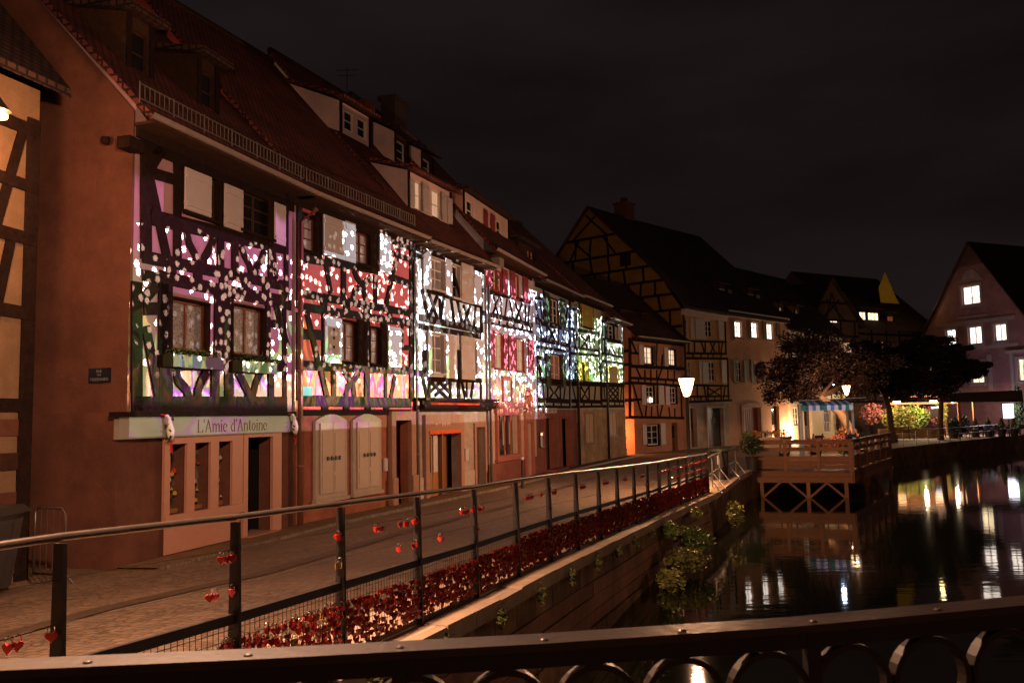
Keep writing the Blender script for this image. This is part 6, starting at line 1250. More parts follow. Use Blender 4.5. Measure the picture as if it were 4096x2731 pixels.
# ------------------------------------------------------------------ street lamps
def street_lamp(loc, label, top, h_lant=.56, src=None):
    t = thing('street_lamp', loc, label, 'street lamp', 'lantern street lamps'); x, y, z = loc
    zb = top - h_lant
    mb = MB(); mb.lathe((x, y, z), [(.16, 0), (.16, .12), (.12, .18), (.11, .7), (.075, .85), (.065, .95), (.05, 1.1), (.045, zb - z - .12), (.07, zb - z - .08), (.06, zb - z - .04)], 14); mb.build('post', STEEL, t, True)
    mb = MB(); mb.lathe((x, y, zb - .05), [(.05, 0), (.085, .02), (.08, .04), (.05, .05)], 12); mb.build('collar', STEEL, t)
    mb = MB(); mb.lathe((x, y, zb), [(.075, 0), (.09, .02), (.11, .10), (.18, .32), (.235, h_lant - .06)], 8); mb.build('lantern_glass', LANTERN, t)
    mb = MB(); mb.lathe((x, y, top - .055), [(.245, 0), (.245, .012), (.16, .05), (.05, .08), (.02, .12)], 8); mb.build('cap', STEEL, t)
    mb = MB()
    for k in range(8):
        a = 2 * math.pi * k / 8 + math.pi / 8 * 0
        mb.bar((x + .095 * math.cos(a), y + .095 * math.sin(a), zb), (x + .245 * math.cos(a), y + .245 * math.sin(a), top - .05), .012)
    mb.build('frame', STEEL, t); return t
street_lamp((5.10, 25.0, 0), 'lit lantern street lamp standing behind the far end of the padlock fence', 3.36)
street_lamp((18.4, 47.0, 0), 'lit lantern street lamp behind the blue striped awning', 3.68)
street_lamp((37.9, 90.5, 0), 'smaller distant lit street lamp between the copper tree and the terrace', 4.0)
t = street_lamp((5.0, -5.0, .3), 'lantern street lamp behind the camera at the bridge', 5.0)
t = thing('arm_street_lamp', (-4.6, 3.6, .3), 'tall long-armed street lamp at the street end of the bridge, above the frame', 'street lamp', 'lantern street lamps')
mb = MB(); mb.tube([(-4.6, 3.6, .3), (-4.6, 3.6, 5.2), (-4.3, 3.8, 5.75), (-2.05, 5.5, 5.8)], [.09, .06, .045, .03], 10); mb.build('post', STEEL, t, True)
mb = MB(); mb.lathe((-2.05, 5.5, 5.38), [(.24, 0), (.2, .08), (.06, .2), (.03, .42)], 12); mb.build('hood', STEEL, t)
t = street_lamp((27.0, 16.0, .1), 'lantern street lamp on the opposite bank, beyond the right edge', 4.8)
tt = thing('projector_mast', PROJ + Vector((.25, -.1, -5.1)), 'mast-mounted light projector on the opposite bank, beyond the right edge', 'projector')
mb = MB(); c = PROJ + PN * .35; mb.bar(c + Vector((0, 0, -5.1)), c + Vector((0, 0, -.2)), .12); mb.build('mast', STEEL, tt)
mb = MB(); mb.bar(PROJ + PN * .08, PROJ + PN * .75, .45, .3); mb.build('housing', STEEL, tt)
# wall lanterns far
for k, (px_, py_, pz_) in enumerate(((39.9, 88.0, 5.3), (40.9, 88.5, 5.5))):
    t = thing('wall_lantern', (px_, py_, pz_), ['small lit wall lantern above the distant street lamp, left of a pair', 'small lit wall lantern above the distant street lamp, right of a pair'][k], 'lantern', 'wall lanterns')
    mb = MB(); mb.lathe((px_, py_, pz_), [(.06, 0), (.18, .4), (.18, .42)], 8); mb.build('glass', LANTERN, t); mb = MB(); mb.bar((px_, py_, pz_ + .45), (px_, py_ + 1.0, pz_ + .6), .05); mb.build('bracket', STEEL, t)
# ------------------------------------------------------------------ second railing, bollard, bins
r2 = thing('pipe_railing', (6.8, 28, 0), 'low pale pipe railing curving from the padlock fence to the wooden terrace', 'railing')
Q = [Vector(v) for v in ((5.62, 24.95, .98), (6.05, 26.3, .98), (6.75, 28.3, .98), (7.5, 30.1, .98), (8.3, 32.2, .98))]
mb = MB(); mb.tube(Q, .024, 8); mb.build('top_pipe', GALV, r2, True)
mb = MB(); mb.tube([q - Vector((0, 0, .5)) for q in Q], .018, 8); mb.build('middle_pipe', GALV, r2, True)
for q in Q:
    mb = MB(); mb.bar(q - Vector((0, 0, 1.0)), q, .045, .03); mb.build('post', GALV, r2); mb = MB(); mb.bar(q - Vector((-.35, .15, 1.0)), q - Vector((0, 0, .5)), .025); mb.build('strut', GALV, r2)
t = thing('bollard', (.25, 27.7, 0), 'slim dark bollard with a pale ball top in front of the carved maroon doorway', 'bollard')
mb = MB(); mb.lathe((.25, 27.7, 0), [(.06, 0), (.06, .1), (.045, .14), (.04, .85), (.05, .88)], 12); mb.build('post', STEEL, t); mb = MB(); mb.lathe((.25, 27.7, .88), [(.02, 0), (.06, .03), (.065, .07), (.04, .11), (.001, .12)], 12); mb.build('ball_top', CREAM, t)
t = thing('litter_bin', (7.0, 29.3, 0), 'dark round litter bin with a wide lid behind the pipe railing', 'bin')
mb = MB(); mb.lathe((7.0, 29.3, 0), [(.24, 0), (.27, .05), (.30, .95), (.28, .96)], 16); mb.build('body', STEEL, t); mb = MB(); mb.lathe((7.0, 29.3, .97), [(.30, 0), (.38, .02), (.36, .10), (.1, .15)], 16); mb.build('lid', GREENW, t); mb = MB(); mb.box(6.86, 28.99, .55, 6.92, 29.02, .85); mb.build('sticker', CREAM, t)
t = thing('wheeled_bin', (-7.3, 11.6, 0), 'dark wheeled rubbish bin with a pale sticker at the bottom left corner', 'bin')
mb = MB(); mb.hexa([(-7.62, 11.25, .12), (-6.98, 11.35, .12), (-7.0, 12.0, .12), (-7.6, 11.95, .12), (-7.72, 11.12, 1.12), (-6.86, 11.24, 1.12), (-6.9, 12.1, 1.12), (-7.7, 12.05, 1.12)]); mb.build('body', STEEL, t)
mb = MB(); mb.hexa([(-7.78, 11.02, 1.12), (-6.78, 11.14, 1.12), (-6.82, 12.16, 1.12), (-7.76, 12.1, 1.12), (-7.7, 11.1, 1.22), (-6.86, 11.2, 1.22), (-6.9, 12.08, 1.22), (-7.7, 12.04, 1.22)]); mb.build('lid', STEEL, t)
mb = MB(); mb.hexa([(-7.35, 11.14, .78), (-7.05, 11.18, .78), (-7.05, 11.2, .78), (-7.35, 11.16, .78), (-7.37, 11.12, 1.0), (-7.06, 11.16, 1.0), (-7.06, 11.2, 1.0), (-7.37, 11.16, 1.0)]); mb.build('sticker', mat('pale_sticker', (.7, .55, .4), .6), t)
for dx in (-.55, .0): mb = MB(); mb.tube([(-7.05 + dx, 11.4, .12), (-6.99 + dx, 11.4, .12)], .12, 12); mb.build('wheel', STEEL, t)
t = thing('crowd_barrier', (-6.7, 12.3, 0), 'galvanised crowd barrier leaning in the side lane beside the dark bin', 'barrier')
b0, b1 = Vector((-7.0, 12.55, 0)), Vector((-6.45, 12.35, 0)); up = Vector((0, 0, 1)); mb = MB()
mb.tube([b0 + up * .18, b0 + up * 1.05, b0.lerp(b1, .1) + up * 1.12, b0.lerp(b1, .9) + up * 1.12, b1 + up * 1.05, b1 + up * .18, b0 + up * .18], .02, 8); mb.build('frame', STEEL_BR, t, True)
for k in range(1, 5): mb = MB(); mb.bar(b0.lerp(b1, k / 5) + up * .18, b0.lerp(b1, k / 5) + up * 1.12, .012); mb.build('rod', STEEL_BR, t)
for e in (-.22, .22): mb = MB(); mb.bar(b1 + up * .2, b1 + Vector((.2 * e, e, 0)), .022); mb.build('foot', GALV, t)
# ------------------------------------------------------------------ wooden terrace over the canal
PLT = Fr((9.55, 34.35), (13.1, 33.25)); dk_ = thing('wooden_terrace', PLT.P(1.8, -3, WZ), 'brown plank terrace on braced posts standing in the canal, with a boarded railing', 'terrace')
SD = Fr((13.1, 33.25), (18.3, 41.6)); wt = PLT.L
mb = MB(); Pp = PLT.P; 
p1, p2, p3, p4 = Pp(0, 0, 0), Pp(wt, 0, 0), Vector((18.3, 41.6, 0)), Vector((12.5, 41.0, 0))
for k in range(26):
    a = p1.lerp(p4, k / 26); b = p2.lerp(p3, k / 26); a2 = p1.lerp(p4, (k + .93) / 26); b2 = p2.lerp(p3, (k + .93) / 26); mb = MB(); u0, u1 = Vector((0, 0, -.12)), Vector((0, 0, -.06 + .004 * (k % 3)))
    mb.hexa([a + u0, b + u0, b2 + u0, a2 + u0, a + u1, b + u1, b2 + u1, a2 + u1]); mb.build('deck_plank', WOODT, dk_)
for fr_, l_ in ((PLT, wt), (SD, SD.L)):
    mb = MB(); fr_.box(mb, -.05, l_ + .05, -.1, .0, -.28, -.06); mb.build('edge_beam', WOODT, dk_); mb = MB(); fr_.box(mb, -.05, l_ + .05, -.08, -.02, -.52, -.29); mb.build('lower_beam', WOODT, dk_)
    n = 3 if l_ < 5 else 6
    for k in range(n + 1): mb = MB(); u = l_ * k / n; fr_.box(mb, u - .06, u + .06, -.12, .03, -.06, 1.08); mb.build('railing_post', WOODT, dk_)
    for (z0_, z1_) in ((.98, 1.12), (.72, .86), (.36, .52), (.19, .35), (.02, .18)):
        for k in range(n): mb = MB(); fr_.box(mb, l_ * k / n + .062, l_ * (k + 1) / n - .062, -.06, -.02 + .003 * (k % 2), z0_, z1_); mb.build('railing_board', WOODT, dk_)
    mb = MB(); fr_.box(mb, -.06, l_ + .06, -.14, .05, 1.12, 1.16); mb.build('cap_rail', WOODT, dk_)
for fr_, us in ((PLT, (.3, 2.05, 3.45)), (SD, (3.2, 6.4, 9.6))):
    for u in us:
        mb = MB(); fr_.box(mb, u - .07, u + .07, -.14, 0, WZ - .6, -.52); mb.build('pile', WOODT, dk_)
        for e in (-1, 1):
            if fr_ is PLT and ((u < 1 and e < 0) or (u > 3 and e > 0)): continue
            mb = MB(); mb.bar(fr_.P(u + e * .06, -.05, WZ + .02), fr_.P(u + e * .72, -.05, -.5), .09, .08); mb.build('knee_brace', WOODT, dk_)
# striped awning stand on the terrace
aw = thing('striped_awning_stall', (14.3, 39.4, -.06), 'small stall on the wooden terrace with a blue, green and white striped awning', 'stall')
AQ = [Vector(v) for v in ((13.35, 39.6, 0), (15.45, 38.9, 0), (15.75, 40.3, 0), (13.7, 41.0, 0))]
for k, q in enumerate(AQ): mb = MB(); mb.bar(q + Vector((0, 0, -.06)), q + Vector((0, 0, 2.62)), .08); mb.build('post', mat('pale_blue_post_%d' % k, (.45, .5, .5), .5), aw)
mb = MB(); mb.bar(AQ[3] + Vector((0, 0, 2.78)), AQ[2] + Vector((.9, 0, 2.86)), .5, .03); mb.build('back_roof_board', CREAM, aw)
acol = [mat('awning_stripe_' + n, c, .7, var=.1) for n, c in (('teal', (.04, .25, .22)), ('white', (.7, .75, .8)), ('blue', (.2, .25, .6)), ('slate', (.08, .14, .18)))]
seq = [0, 3, 1, 2, 1, 3, 0, 1, 2, 1, 3, 1, 0, 1]
for k in range(14):
    a = AQ[3].lerp(AQ[2], k / 14) + Vector((0, 0, 2.74)); b = AQ[3].lerp(AQ[2], (k + 1) / 14) + Vector((0, 0, 2.74)); out = Vector((-.2, -.75, 0))
    c = AQ[0].lerp(AQ[1], (k + 1) / 14) + out * .4 + Vector((0, 0, 2.52)); d = AQ[0].lerp(AQ[1], k / 14) + out * .4 + Vector((0, 0, 2.52)); e, f = c - Vector((0, 0, .2)), d - Vector((0, 0, .2)); mid = (e + f) / 2 - Vector((0, 0, .05))
    mb = MB(); mb.add([a, b, c, d, e, f, mid], [(0, 3, 2, 1), (3, 5, 6, 4, 2)]); mb.add([v - Vector((0, 0, .01)) for v in (a, b, c, d)], [(0, 1, 2, 3)]); mb.build('awning_stripe', acol[seq[k]], aw)
lamp('awning_strip_light', (14.0, 37.2, 3.3), 55, (.6, .75, 1.0), .08)
sl = thing('awning_spotlight', (14.0, 37.2, 3.3), 'small cool spotlight above the striped awning', 'spotlight'); mb = MB(); mb.lathe((14.0, 37.15, 3.38), [(.01, 0), (.07, .03), (.05, .12)], 8); mb.build('head', STEEL, sl); mb = MB(); mb.bar((14.0, 37.2, 3.5), (13.9, 41.0, 2.75), .02); mb.build('arm', STEEL, sl)
# ------------------------------------------------------------------ trees and plants
def leaf_mb(n, c, rad, size, rng, blobs=None, flat=1.0):
    mb = MB(); c = Vector(c)
    for _ in range(n):
        if blobs: bc, br = rng.choice(blobs); o = Vector(bc); R3 = Vector(br)
        else: o, R3 = c, Vector(rad)
        while True:
            v = Vector((rng.uniform(-1, 1), rng.uniform(-1, 1), rng.uniform(-1, 1)))
            if .12 < v.length < 1: break
        v = v * (1 if rng.random() < .6 else .8); p = o + Vector((v.x * R3.x, v.y * R3.y, v.z * R3.z))
        a = Vector((rng.uniform(-1, 1), rng.uniform(-1, 1), rng.uniform(-.6, .6))).normalized(); b = a.cross(Vector((rng.uniform(-1, 1), rng.uniform(-1, 1), rng.uniform(-1, 1)))).normalized(); s = size * rng.uniform(.6, 1.4)
        mb.add([p - a * s, p + b * s * .45, p + a * s, p - b * s * .45], [(0, 1, 2, 3)])
    return mb
COPPER = mat('copper_leaves', (.020, .010, .009), .6, var=.5, nscale=1.2); GREENL = mat('fresh_green_leaves', (.14, .20, .035), .5, var=.5, nscale=3); LIMEL = mat('lime_leaves', (.24, .23, .05), .5, var=.5, nscale=3); PINKL = mat('pink_blossom_leaves', (.28, .09, .08), .6, var=.4, nscale=3); ORAL = mat('orange_flowers', (.50, .22, .07), .6, var=.4, nscale=3); DKG = mat('dark_conifer_green', (.03, .045, .012), .7, var=.4); TOPG = mat('box_topiary_green', (.08, .12, .02), .7, var=.4)
BARK = mat('tree_bark', (.10, .06, .04), .85, var=.3, bump=.6); PBARK = mat('pale_lit_bark', (.40, .28, .18), .85, var=.2, bump=.4)  # paler bark copy carries the lamplight on the leaning trunk in its colour
def tree(label, base, trunk_pts, trunk_r, blobs, n, size, bark=BARK, leaves=COPPER, seed=1):
    t = thing('copper_tree', base, label, 'tree', 'copper-leaved trees on the quay'); rng = random.Random(seed)
    nb = []
    for bc, br in blobs:
        for _ in range(7):
            a = rng.uniform(0, 6.28); e = rng.uniform(-.8, .9); c_ = math.sqrt(max(0, 1 - e * e)); f_ = rng.uniform(.55, 1.12)
            nb.append((tuple(bc[i] + br[i] * f_ * (c_ * math.cos(a), c_ * math.sin(a), e)[i] for i in range(3)), tuple(br[i] * rng.uniform(.22, .5) for i in range(3))))
    mb = MB(); mb.tube(trunk_pts, trunk_r, 9); tk = mb.build('trunk', bark, t, True); top = Vector(trunk_pts[-1])
    for bc, br in blobs:
        mb = MB(); e = Vector(bc); mid = top.lerp(e, .5) + Vector((rng.uniform(-.3, .3), rng.uniform(-.3, .3), -.2)); mb.tube([top, mid, e], [trunk_r[-1] * .8, trunk_r[-1] * .45, .02], 6); mb.build('limb', BARK, tk, True)
    cr = leaf_mb(n, (0, 0, 0), (1, 1, 1), size, rng, nb + [((a[0], a[1], a[2] - .1), (b[0] * .95, b[1] * .95, b[2] * 1.15)) for a, b in blobs] * 4).build('crown', leaves, t); cr['kind'] = 'stuff'; return t
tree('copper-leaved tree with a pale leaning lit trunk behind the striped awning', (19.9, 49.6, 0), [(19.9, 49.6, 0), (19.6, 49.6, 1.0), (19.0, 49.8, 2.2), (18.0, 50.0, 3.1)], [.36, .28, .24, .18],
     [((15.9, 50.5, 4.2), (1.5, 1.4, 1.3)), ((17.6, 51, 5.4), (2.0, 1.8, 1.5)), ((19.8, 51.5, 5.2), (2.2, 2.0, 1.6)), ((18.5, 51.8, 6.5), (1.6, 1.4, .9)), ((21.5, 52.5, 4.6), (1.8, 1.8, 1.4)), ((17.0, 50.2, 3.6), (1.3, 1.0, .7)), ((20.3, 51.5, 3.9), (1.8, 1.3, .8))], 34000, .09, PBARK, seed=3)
tree('copper-leaved tree with a dark forked trunk beside the bench', (25.9, 58.4, 0), [(25.9, 58.4, 0), (25.75, 58.4, 1.2), (25.7, 58.4, 2.3), (25.5, 58.5, 3.2)], [.27, .2, .19, .16],
     [((24.2, 58.8, 4.7), (2.3, 2.0, 1.6)), ((26.5, 59, 5.4), (2.4, 2, 1.6)), ((28.6, 59.5, 5.0), (2.4, 2, 1.7)), ((25.2, 59, 6.3), (1.5, 1.3, .8)), ((28.9, 59.2, 6.6), (1.5, 1.2, .8)), ((30.2, 60, 4.2), (1.6, 1.5, 1.2)), ((27.5, 58.5, 3.9), (2.2, 1.5, .9)), ((26.3, 58, 3.5), (.8, .8, .5))], 40000, .10, seed=5)
tree('copper-leaved tree whose crown hangs over the first windows of the pink gabled house', (30.9, 62.0, 0), [(30.9, 62.0, 0), (30.95, 62.0, 1.4), (31.2, 62.1, 3.0)], [.24, .2, .15],
     [((31.2, 61.5, 5.2), (1.9, 1.6, 1.5)), ((32.7, 62, 5.1), (1.2, 1.2, 1.0)), ((30.0, 62.3, 4.4), (1.8, 1.6, 1.1)), ((32.0, 61.5, 6.2), (1.0, 1.0, .7)), ((33.9, 62.0, 5.1), (.8, .8, .6))], 20000, .10, seed=8)
def bush(name, label, cat, c, rad, n, size, m, group=None, seed=1, pot=None):
    t = thing(name, (c[0], c[1], c[2] - rad[2]), label, cat, group); cr = leaf_mb(n, c, rad, size, random.Random(seed)).build('foliage', m, t); cr['kind'] = 'stuff'
    if pot: mb = MB(); mb.lathe((c[0], c[1], pot[0]), [(pot[1] * .75, 0), (pot[1], pot[2] * .9), (pot[1] * 1.08, pot[2])], 12); mb.build('pot', STEEL if len(pot) < 4 else pot[3], t)
    else: mb = MB(); mb.tube([(c[0], c[1], c[2] - rad[2] * 1.05), (c[0], c[1], c[2])], [.03, .01], 5); mb.build('stem', BARK, t)
    return t
bush('potted_shrub', 'green and yellow leafy shrub lit under the left end of the pergola', 'shrub', (31.4, 69.6, 1.5), (1.5, .8, 1.1), 1500, .12, LIMEL, 'shrubs under the pergola', 1)
bush('potted_shrub', 'bright lime shrub in the middle of the pergola, right of the orange post', 'shrub', (33.2, 70.6, 1.6), (1.2, .8, 1.0), 1500, .12, GREENL, 'shrubs under the pergola', 2)
bush('potted_shrub', 'pink-flowering shrub at the left end of the pergola above the tree trunk', 'shrub', (29.5, 70.2, 1.9), (1.1, .7, .9), 800, .12, PINKL, 'shrubs under the pergola', 3)
bush('potted_shrub', 'pink-topped shrub between the pergola posts', 'shrub', (35.0, 71.6, 1.7), (1.1, .7, .9), 900, .12, PINKL, 'shrubs under the pergola', 4)
bush('potted_shrub', 'dark rounded bush at the right side of the pergola lights', 'shrub', (35.3, 67.6, .9), (.8, .6, .9), 900, .12, DKG, 'shrubs under the pergola', 5)
bush('potted_shrub', 'climbing green shrub beside the right-hand pergola light', 'shrub', (36.3, 72.4, 1.9), (.5, .5, 1.2), 700, .11, LIMEL, 'shrubs under the pergola', 6)
bush('potted_shrub', 'orange-flowering shrub in front of the flood-lit wall', 'shrub', (16.6, 46.6, .45), (.9, .5, .5), 500, .09, ORAL, 'flowering shrubs by the awning', 7)
bush('potted_shrub', 'pink-flowering shrub left of the awning post', 'shrub', (18.6, 48.6, .5), (.8, .5, .5), 450, .09, PINKL, 'flowering shrubs by the awning', 8)
bush('potted_shrub', 'orange flowering shrub in a terracotta pot at the foot of the pale leaning trunk', 'shrub', (19.0, 48.7, .7), (.7, .5, .65), 550, .09, ORAL, 'flowering shrubs by the awning', 9, (0, .3, .3, SANDSTONE))
bush('potted_shrub', 'yellow-green flowering plant under the awning', 'shrub', (17.2, 44.2, .2), (.5, .4, .4), 300, .08, LIMEL, 'flowering shrubs by the awning', 10)
bush('potted_shrub', 'dark leafy shrub in a barrel at the left corner of the wooden terrace', 'shrub', (9.3, 33.6, 1.0), (.5, .45, .4), 700, .06, DKG, None, 12, (0, .24, .55, STEEL))
for k in range(5): bush('potted_shrub', 'small flowering plant on the wall below the arched garage door, %s from the left' % ordn[k], 'shrub', (14.0 + k * .75, 51.5 + k * .6, .95), (.35, .3, .22), 130, .07, ORAL if k % 2 else GREENL, 'flower row by the garage', 20 + k)
mb = MB(); mb.bar((13.6, 51.2, .35), (17.4, 54.2, .35), .3, .7); w_ = mb.build('low_wall', PALESTONE); centred(w_); tag(w_, 'low pale wall carrying flower pots in front of the arched garage door', 'wall')
# plants growing from the canal wall
for k, (p, r, n, m_) in enumerate((((4.0, 19.4, -.5), (.45, .85, .28), 900, GREENL), ((3.55, 18.0, -.72), (.5, .6, .26), 800, LIMEL), ((3.35, 19.0, -.22), (.2, .9, .2), 500, GREENL), ((6.2, 24.3, -.55), (.26, .35, .42), 480, LIMEL), ((3.0, 16.9, -.92), (.3, .55, .22), 520, LIMEL), ((4.4, 21.4, -.12), (.14, 1.0, .12), 420, LIMEL))):
    bush('wall_plant', ['large green plant hanging from the canal wall below the fence', 'yellow-green sprays reaching over the water from the canal wall', 'leafy tuft just under the coping in the middle of the wall', 'isolated yellow-green plant far along the canal wall near the terrace', 'lowest green tuft of the canal wall touching the water', 'thin strip of leaves along the coping under the padlock mass'][k], 'plant', p, r, n, .045, m_, 'plants on the canal wall', 40 + k)
mb = leaf_mb(1800, (0, 0, 0), (1, 1, 1), .03, random.Random(77), [((COP[i].x + .09, COP[i].y, COP[i].z - .12), (.05, .6, .12)) for i in range(4, 14)]); o = mb.build('moss', mat('wall_moss', (.06, .065, .015), .9, var=.5)); tag(o, 'mossy growth hanging along the top of the canal wall', 'moss', kind='stuff')
# ------------------------------------------------------------------ restaurant terrace
pg = thing('pergola', (34.5, 70, 0), 'timber pergola with bright lamps and dark flat roof before the pink gabled house', 'pergola')
ORW = mat('orange_brown_pergola_wood', (.34, .12, .04), .6, var=.2)
for k, (x, y) in enumerate(((31.6, 70.6), (33.6, 70.9), (35.6, 71.2), (37.2, 73.6), (34.9, 66.9), (37.0, 68.6))): mb = MB(); mb.bar((x, y, 0), (x, y, 2.75), .16); mb.build('post', ORW, pg)
for a, b in (((31.0, 70.4, 2.72), (37.4, 71.6, 2.72)), ((31.0, 70.4, 3.3), (37.4, 71.6, 3.3)), ((37.2, 73.6, 2.75), (34.9, 66.9, 2.75))): mb = MB(); mb.bar(a, b, .12, .16); mb.build('beam', ORW, pg)
mb = MB(); mb.hexa([(30.2, 70.2, 3.35), (34.2, 66.4, 3.35), (40.2, 70.4, 3.35), (36.5, 74.5, 3.35), (30.2, 70.2, 3.5), (34.2, 66.4, 3.5), (40.2, 70.4, 3.5), (36.5, 74.5, 3.5)]); mb.build('roof_slab', STEEL, pg)
mb = MB(); mb.hexa([(33.4, 66.3, 2.72), (39.4, 65.9, 2.66), (39.5, 66.1, 2.66), (33.5, 66.5, 2.72), (33.4, 66.3, 3.42), (39.4, 65.9, 3.55), (39.5, 66.1, 3.55), (33.5, 66.5, 3.42)]); mb.build('dark_fascia', mat('dark_brown_awning_cloth', (.045, .03, .025), .8), pg)
for x, y in ((31.2, 70.0), (34.4, 70.4), (36.6, 70.9)): mb = MB(); mb.tube([(x, y, 2.85), (x + .6, y + .1, 2.85)], .09, 8); mb.build('lamp', LANTERN, pg)
lb = thing('light_box', (39.3, 67.9, 1.2), 'bright white rectangular menu light box right of the pergola', 'light box'); mb = MB(); mb.bar((39.0, 68.0, 1.95), (39.65, 67.7, 1.95), .1, 1.15, mi=0); mb.build('panel', glow('white_light_box', (.9, .85, 1), 5, .05), lb); mb = MB(); mb.bar((39.33, 67.95, 0), (39.33, 67.95, 1.38), .1); mb.build('stand', STEEL, lb)
sg = thing('ceiling_spot', (34.6, 68.0, 2.5), 'small dark sign with a white lamp under the pergola', 'lamp'); mb = MB(); mb.bar((34.1, 69.9, 1.9), (34.9, 69.9, 1.9), .05, .7); mb.build('board', DARK, sg); mb = MB(); mb.bar((34.2, 69.8, 2.32), (34.9, 69.8, 2.38), .05, .12); mb.build('tube_lamp', glow('tube_light', (.9, .95, 1), 4, .05), sg)
# cypress and topiary
t = thing('cypress', (41.4, 69.9, 0), 'slender dark cypress by the right edge next to the light box', 'tree'); cr = leaf_mb(2600, (41.35, 69.9, 2.3), (.42, .42, 1.9), .09, random.Random(5)).build('foliage', DKG, t); cr['kind'] = 'stuff'; mb = MB(); mb.tube([(41.4, 69.9, 0), (41.4, 69.9, 1.2)], .06, 6); mb.build('trunk', BARK, t)
for k, (x, y) in enumerate(((34.6, 66.9), (35.9, 66.5), (36.8, 66.3), (37.7, 66.1), (38.6, 66.0))):
    t = thing('cone_topiary', (x, y, 0), 'clipped cone-shaped box tree in a dark pot, %s from the left along the terrace' % ordn[k], 'plant', 'cone box trees on the terrace')
    mb = leaf_mb(700, (0, 0, 0), (1, 1, 1), .06, random.Random(60 + k), [((x, y, .75 + .12 * j), (.36 - .055 * j, .36 - .055 * j, .12)) for j in range(6)]); cr = mb.build('foliage', TOPG, t); cr['kind'] = 'stuff'
    mb = MB(); mb.lathe((x, y, 0), [(.24, 0), (.32, .55), (.34, .6)], 12); mb.build('pot', STEEL, t)
bush('potted_shrub', 'dark round planter bush at the quay edge in front of the terrace tables', 'shrub', (33.2, 64.6, .95), (.55, .5, .5), 700, .08, DKG, None, 66, (0, .42, .6))
def table(x, y, k):
    t = thing('cafe_table', (x, y, 0), 'small pale-topped cafe table on the lit terrace, %s from the left' % ordn[k], 'table', 'cafe tables on the terrace')
    mb = MB(); mb.box(x - .45, y - .4, .72, x + .45, y + .4, .76); mb.build('top', PALESTONE, t)
    for q, (a, b) in enumerate(((-.35, -.3), (.35, -.3), (-.35, .3), (.35, .3))): mb = MB(); mb.bar((x + a, y + b, 0), (x + a, y + b, .72), .04); mb.build('leg', STEEL, t)
def chair(x, y, k, rz):
    t = thing('cafe_chair', (x, y, 0), 'dark cafe chair pulled up to the terrace tables, %s from the left' % ordn[k], 'chair', 'cafe chairs on the terrace')
    c, s = math.cos(rz), math.sin(rz); T = lambda a, b, z: (x + a * c - b * s, y + a * s + b * c, z)
    mb = MB(); mb.hexa([T(-.2, -.2, .43), T(.2, -.2, .43), T(.2, .2, .43), T(-.2, .2, .43), T(-.2, -.2, .46), T(.2, -.2, .46), T(.2, .2, .46), T(-.2, .2, .46)]); mb.build('seat', STEEL, t)
    mb = MB(); mb.hexa([T(-.2, .18, .55), T(.2, .18, .55), T(.2, .21, .55), T(-.2, .21, .55), T(-.2, .22, .9), T(.2, .22, .9), T(.2, .25, .9), T(-.2, .25, .9)]); mb.build('backrest', STEEL, t)
    for a in (-.18, .18):
        for b in (-.18, .18): mb = MB(); mb.bar(T(a, b, 0), T(a, b + (.03 if b > 0 else 0), .9 if b > 0 else .43), .03); mb.build('leg', STEEL, t)
for k, (x, y) in enumerate(((34.3, 67.6), (35.7, 67.2), (36.9, 66.9), (38.1, 67.0), (39.2, 67.1))): table(x, y, k)
for k, (x, y) in enumerate(((33.7, 67.4), (34.9, 67.0), (35.2, 67.9), (36.3, 66.8), (36.4, 67.7), (37.5, 66.5), (37.6, 67.5), (38.7, 66.7), (39.8, 67.0))): chair(x, y, k, k * 1.1)
t = thing('park_bench', (28.4, 62.4, 0), 'slatted dark park bench on the sandy quay right of the forked tree', 'bench'); bx, by = 27.6, 62.6; dd2 = Vector((.93, .36, 0)); nb = Vector((.36, -.93, 0)); b0 = Vector((bx, by, 0))
for k in range(4): mb = MB(); mb.bar(b0 + nb * (.1 + k * .11) + Vector((0, 0, .45)), b0 + nb * (.1 + k * .11) + dd2 * 1.9 + Vector((0, 0, .45)), .08, .03); mb.build('seat_slat', WOODT, t)
for k in range(3): mb = MB(); mb.bar(b0 - nb * (.02 + k * .03) + Vector((0, 0, .6 + k * .14)), b0 - nb * (.02 + k * .03) + dd2 * 1.9 + Vector((0, 0, .6 + k * .14)), .03, .09); mb.build('back_slat', WOODT, t)
for u in (.15, 1.75): mb = MB(); mb.bar(b0 + dd2 * u + nb * .42, b0 + dd2 * u + nb * .42 + Vector((0, 0, .45)), .05); mb.bar(b0 + dd2 * u, b0 + dd2 * u - nb * .08 + Vector((0, 0, .95)), .05); mb.bar(b0 + dd2 * u + Vector((0, 0, .43)), b0 + dd2 * u + nb * .45 + Vector((0, 0, .43)), .04); mb.build('leg_frame', STEEL, t)
qr = thing('quay_wire_rail', (30, 59, 0), 'thin post-and-wire railing along the sandy terrace quay', 'railing'); E2 = [Vector((22.2, 50.6, 0)), Vector((30.0, 58.9, 0)), Vector((41.6, 70.5, 0)), Vector((50, 77.5, 0))]; pts = []
for a, b in zip(E2, E2[1:]):
    n = int((b - a).length / 1.9)
    for k in range(n): pts.append(a.lerp(b, k / n))
for p in pts: mb = MB(); mb.bar(p, p + Vector((0, 0, .95)), .035); mb.build('post', STEEL, qr)
for h in (.93, .5): mb = MB(); mb.tube([p + Vector((0, 0, h)) for p in pts], .014, 5); mb.build('wire', GALV, qr)
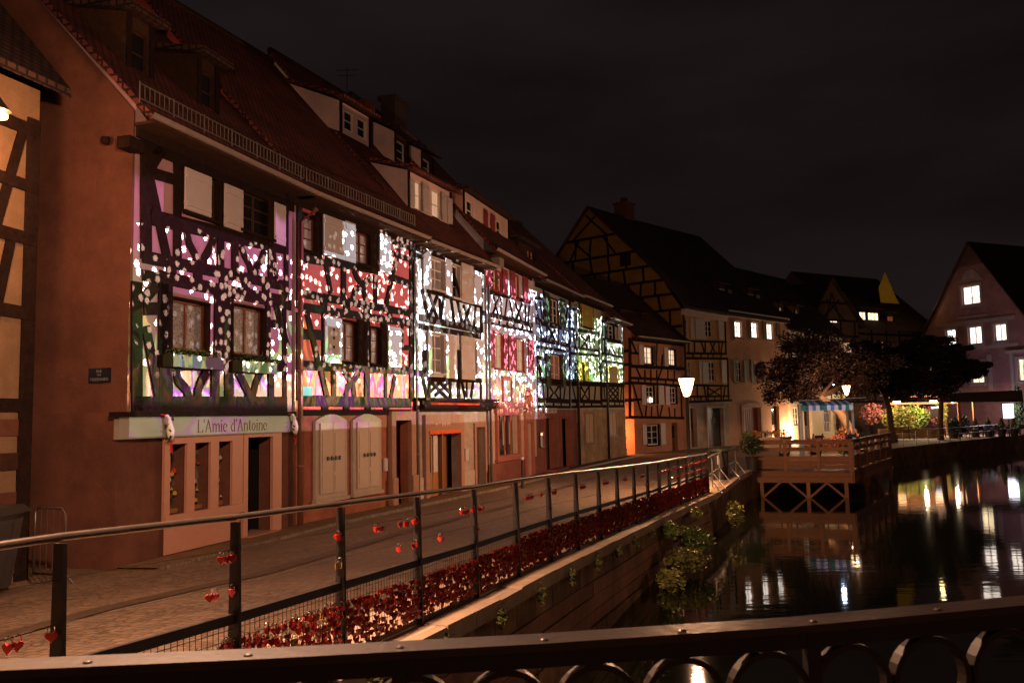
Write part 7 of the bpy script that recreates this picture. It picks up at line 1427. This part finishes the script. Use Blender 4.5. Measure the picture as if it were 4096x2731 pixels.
lw = thing('low_wall', (32, 66, 0), 'low stone retaining wall behind the bench under the pergola', 'wall'); mb = MB(); mb.hexa([(28.6, 66.9, 0), (33.2, 66.2, 0), (33.2, 66.5, 0), (28.6, 67.2, 0), (28.6, 66.9, .75), (33.2, 66.2, .75), (33.2, 66.5, .75), (28.6, 67.2, .75)]); mb.build('wall', STONEW, lw)
# folding chairs and planter on the wooden terrace
for k, (x, y) in enumerate(((11.4, 36.5), (12.9, 36.9), (14.6, 37.6), (15.6, 38.6))):
    t = thing('deck_chair', (x, y, -.06), ['dark folded chair leaning on the wooden terrace, leftmost', 'dark folded chair on the wooden terrace left of the awning post', 'dark folded chair under the striped awning', 'dark folded chair at the right of the awning post'][k], 'chair', 'folded chairs on the wooden terrace')
    for e in (-.2, .2): mb = MB(); mb.bar((x + e, y, -.06), (x + e + .25, y + .1, 1.3), .05); mb.build('leg', STEEL, t)
    for j in range(4): mb = MB(); mb.bar((x - .2 + .06 * j + .08, y, .45 + .24 * j), (x + .2 + .06 * j + .08, y, .45 + .24 * j), .03, .12); mb.build('slat', STEEL, t)
bh = thing('wooden_bench', (16.2, 39.2, -.06), 'dark plank bench at the right back of the wooden terrace', 'bench'); mb = MB(); mb.bar((15.4, 39.6, .95), (17.4, 40.6, 1.0), .06, .2); mb.build('backrest', STEEL, bh); mb = MB(); mb.bar((15.4, 39.3, .45), (17.4, 40.3, .45), .4, .06); mb.build('seat', STEEL, bh)
for u in (0, 1): mb = MB(); mb.bar((15.5 + 1.8 * u, 39.4 + .9 * u, -.06), (15.5 + 1.8 * u, 39.5 + .9 * u, 1.0), .07); mb.build('leg', STEEL, bh)
fx = thing('wall_uplight', (21.2, 64.5, .0), 'bright floodlight at the foot of the cream end wall', 'floodlight'); mb = MB(); mb.lathe((21.2, 64.5, 0), [(.1, 0), (.12, .12), (.14, .2)], 10); mb.build('housing', STEEL, fx)
al = thing('alley_lamp', (5.6, 49.3, 1.4), 'lamp hidden in the alley behind the last projected house', 'lamp'); mb = MB(); mb.lathe((5.6, 49.3, 1.5), [(.02, 0), (.12, .05), (.05, .15)], 10); mb.build('hood', STEEL, al)
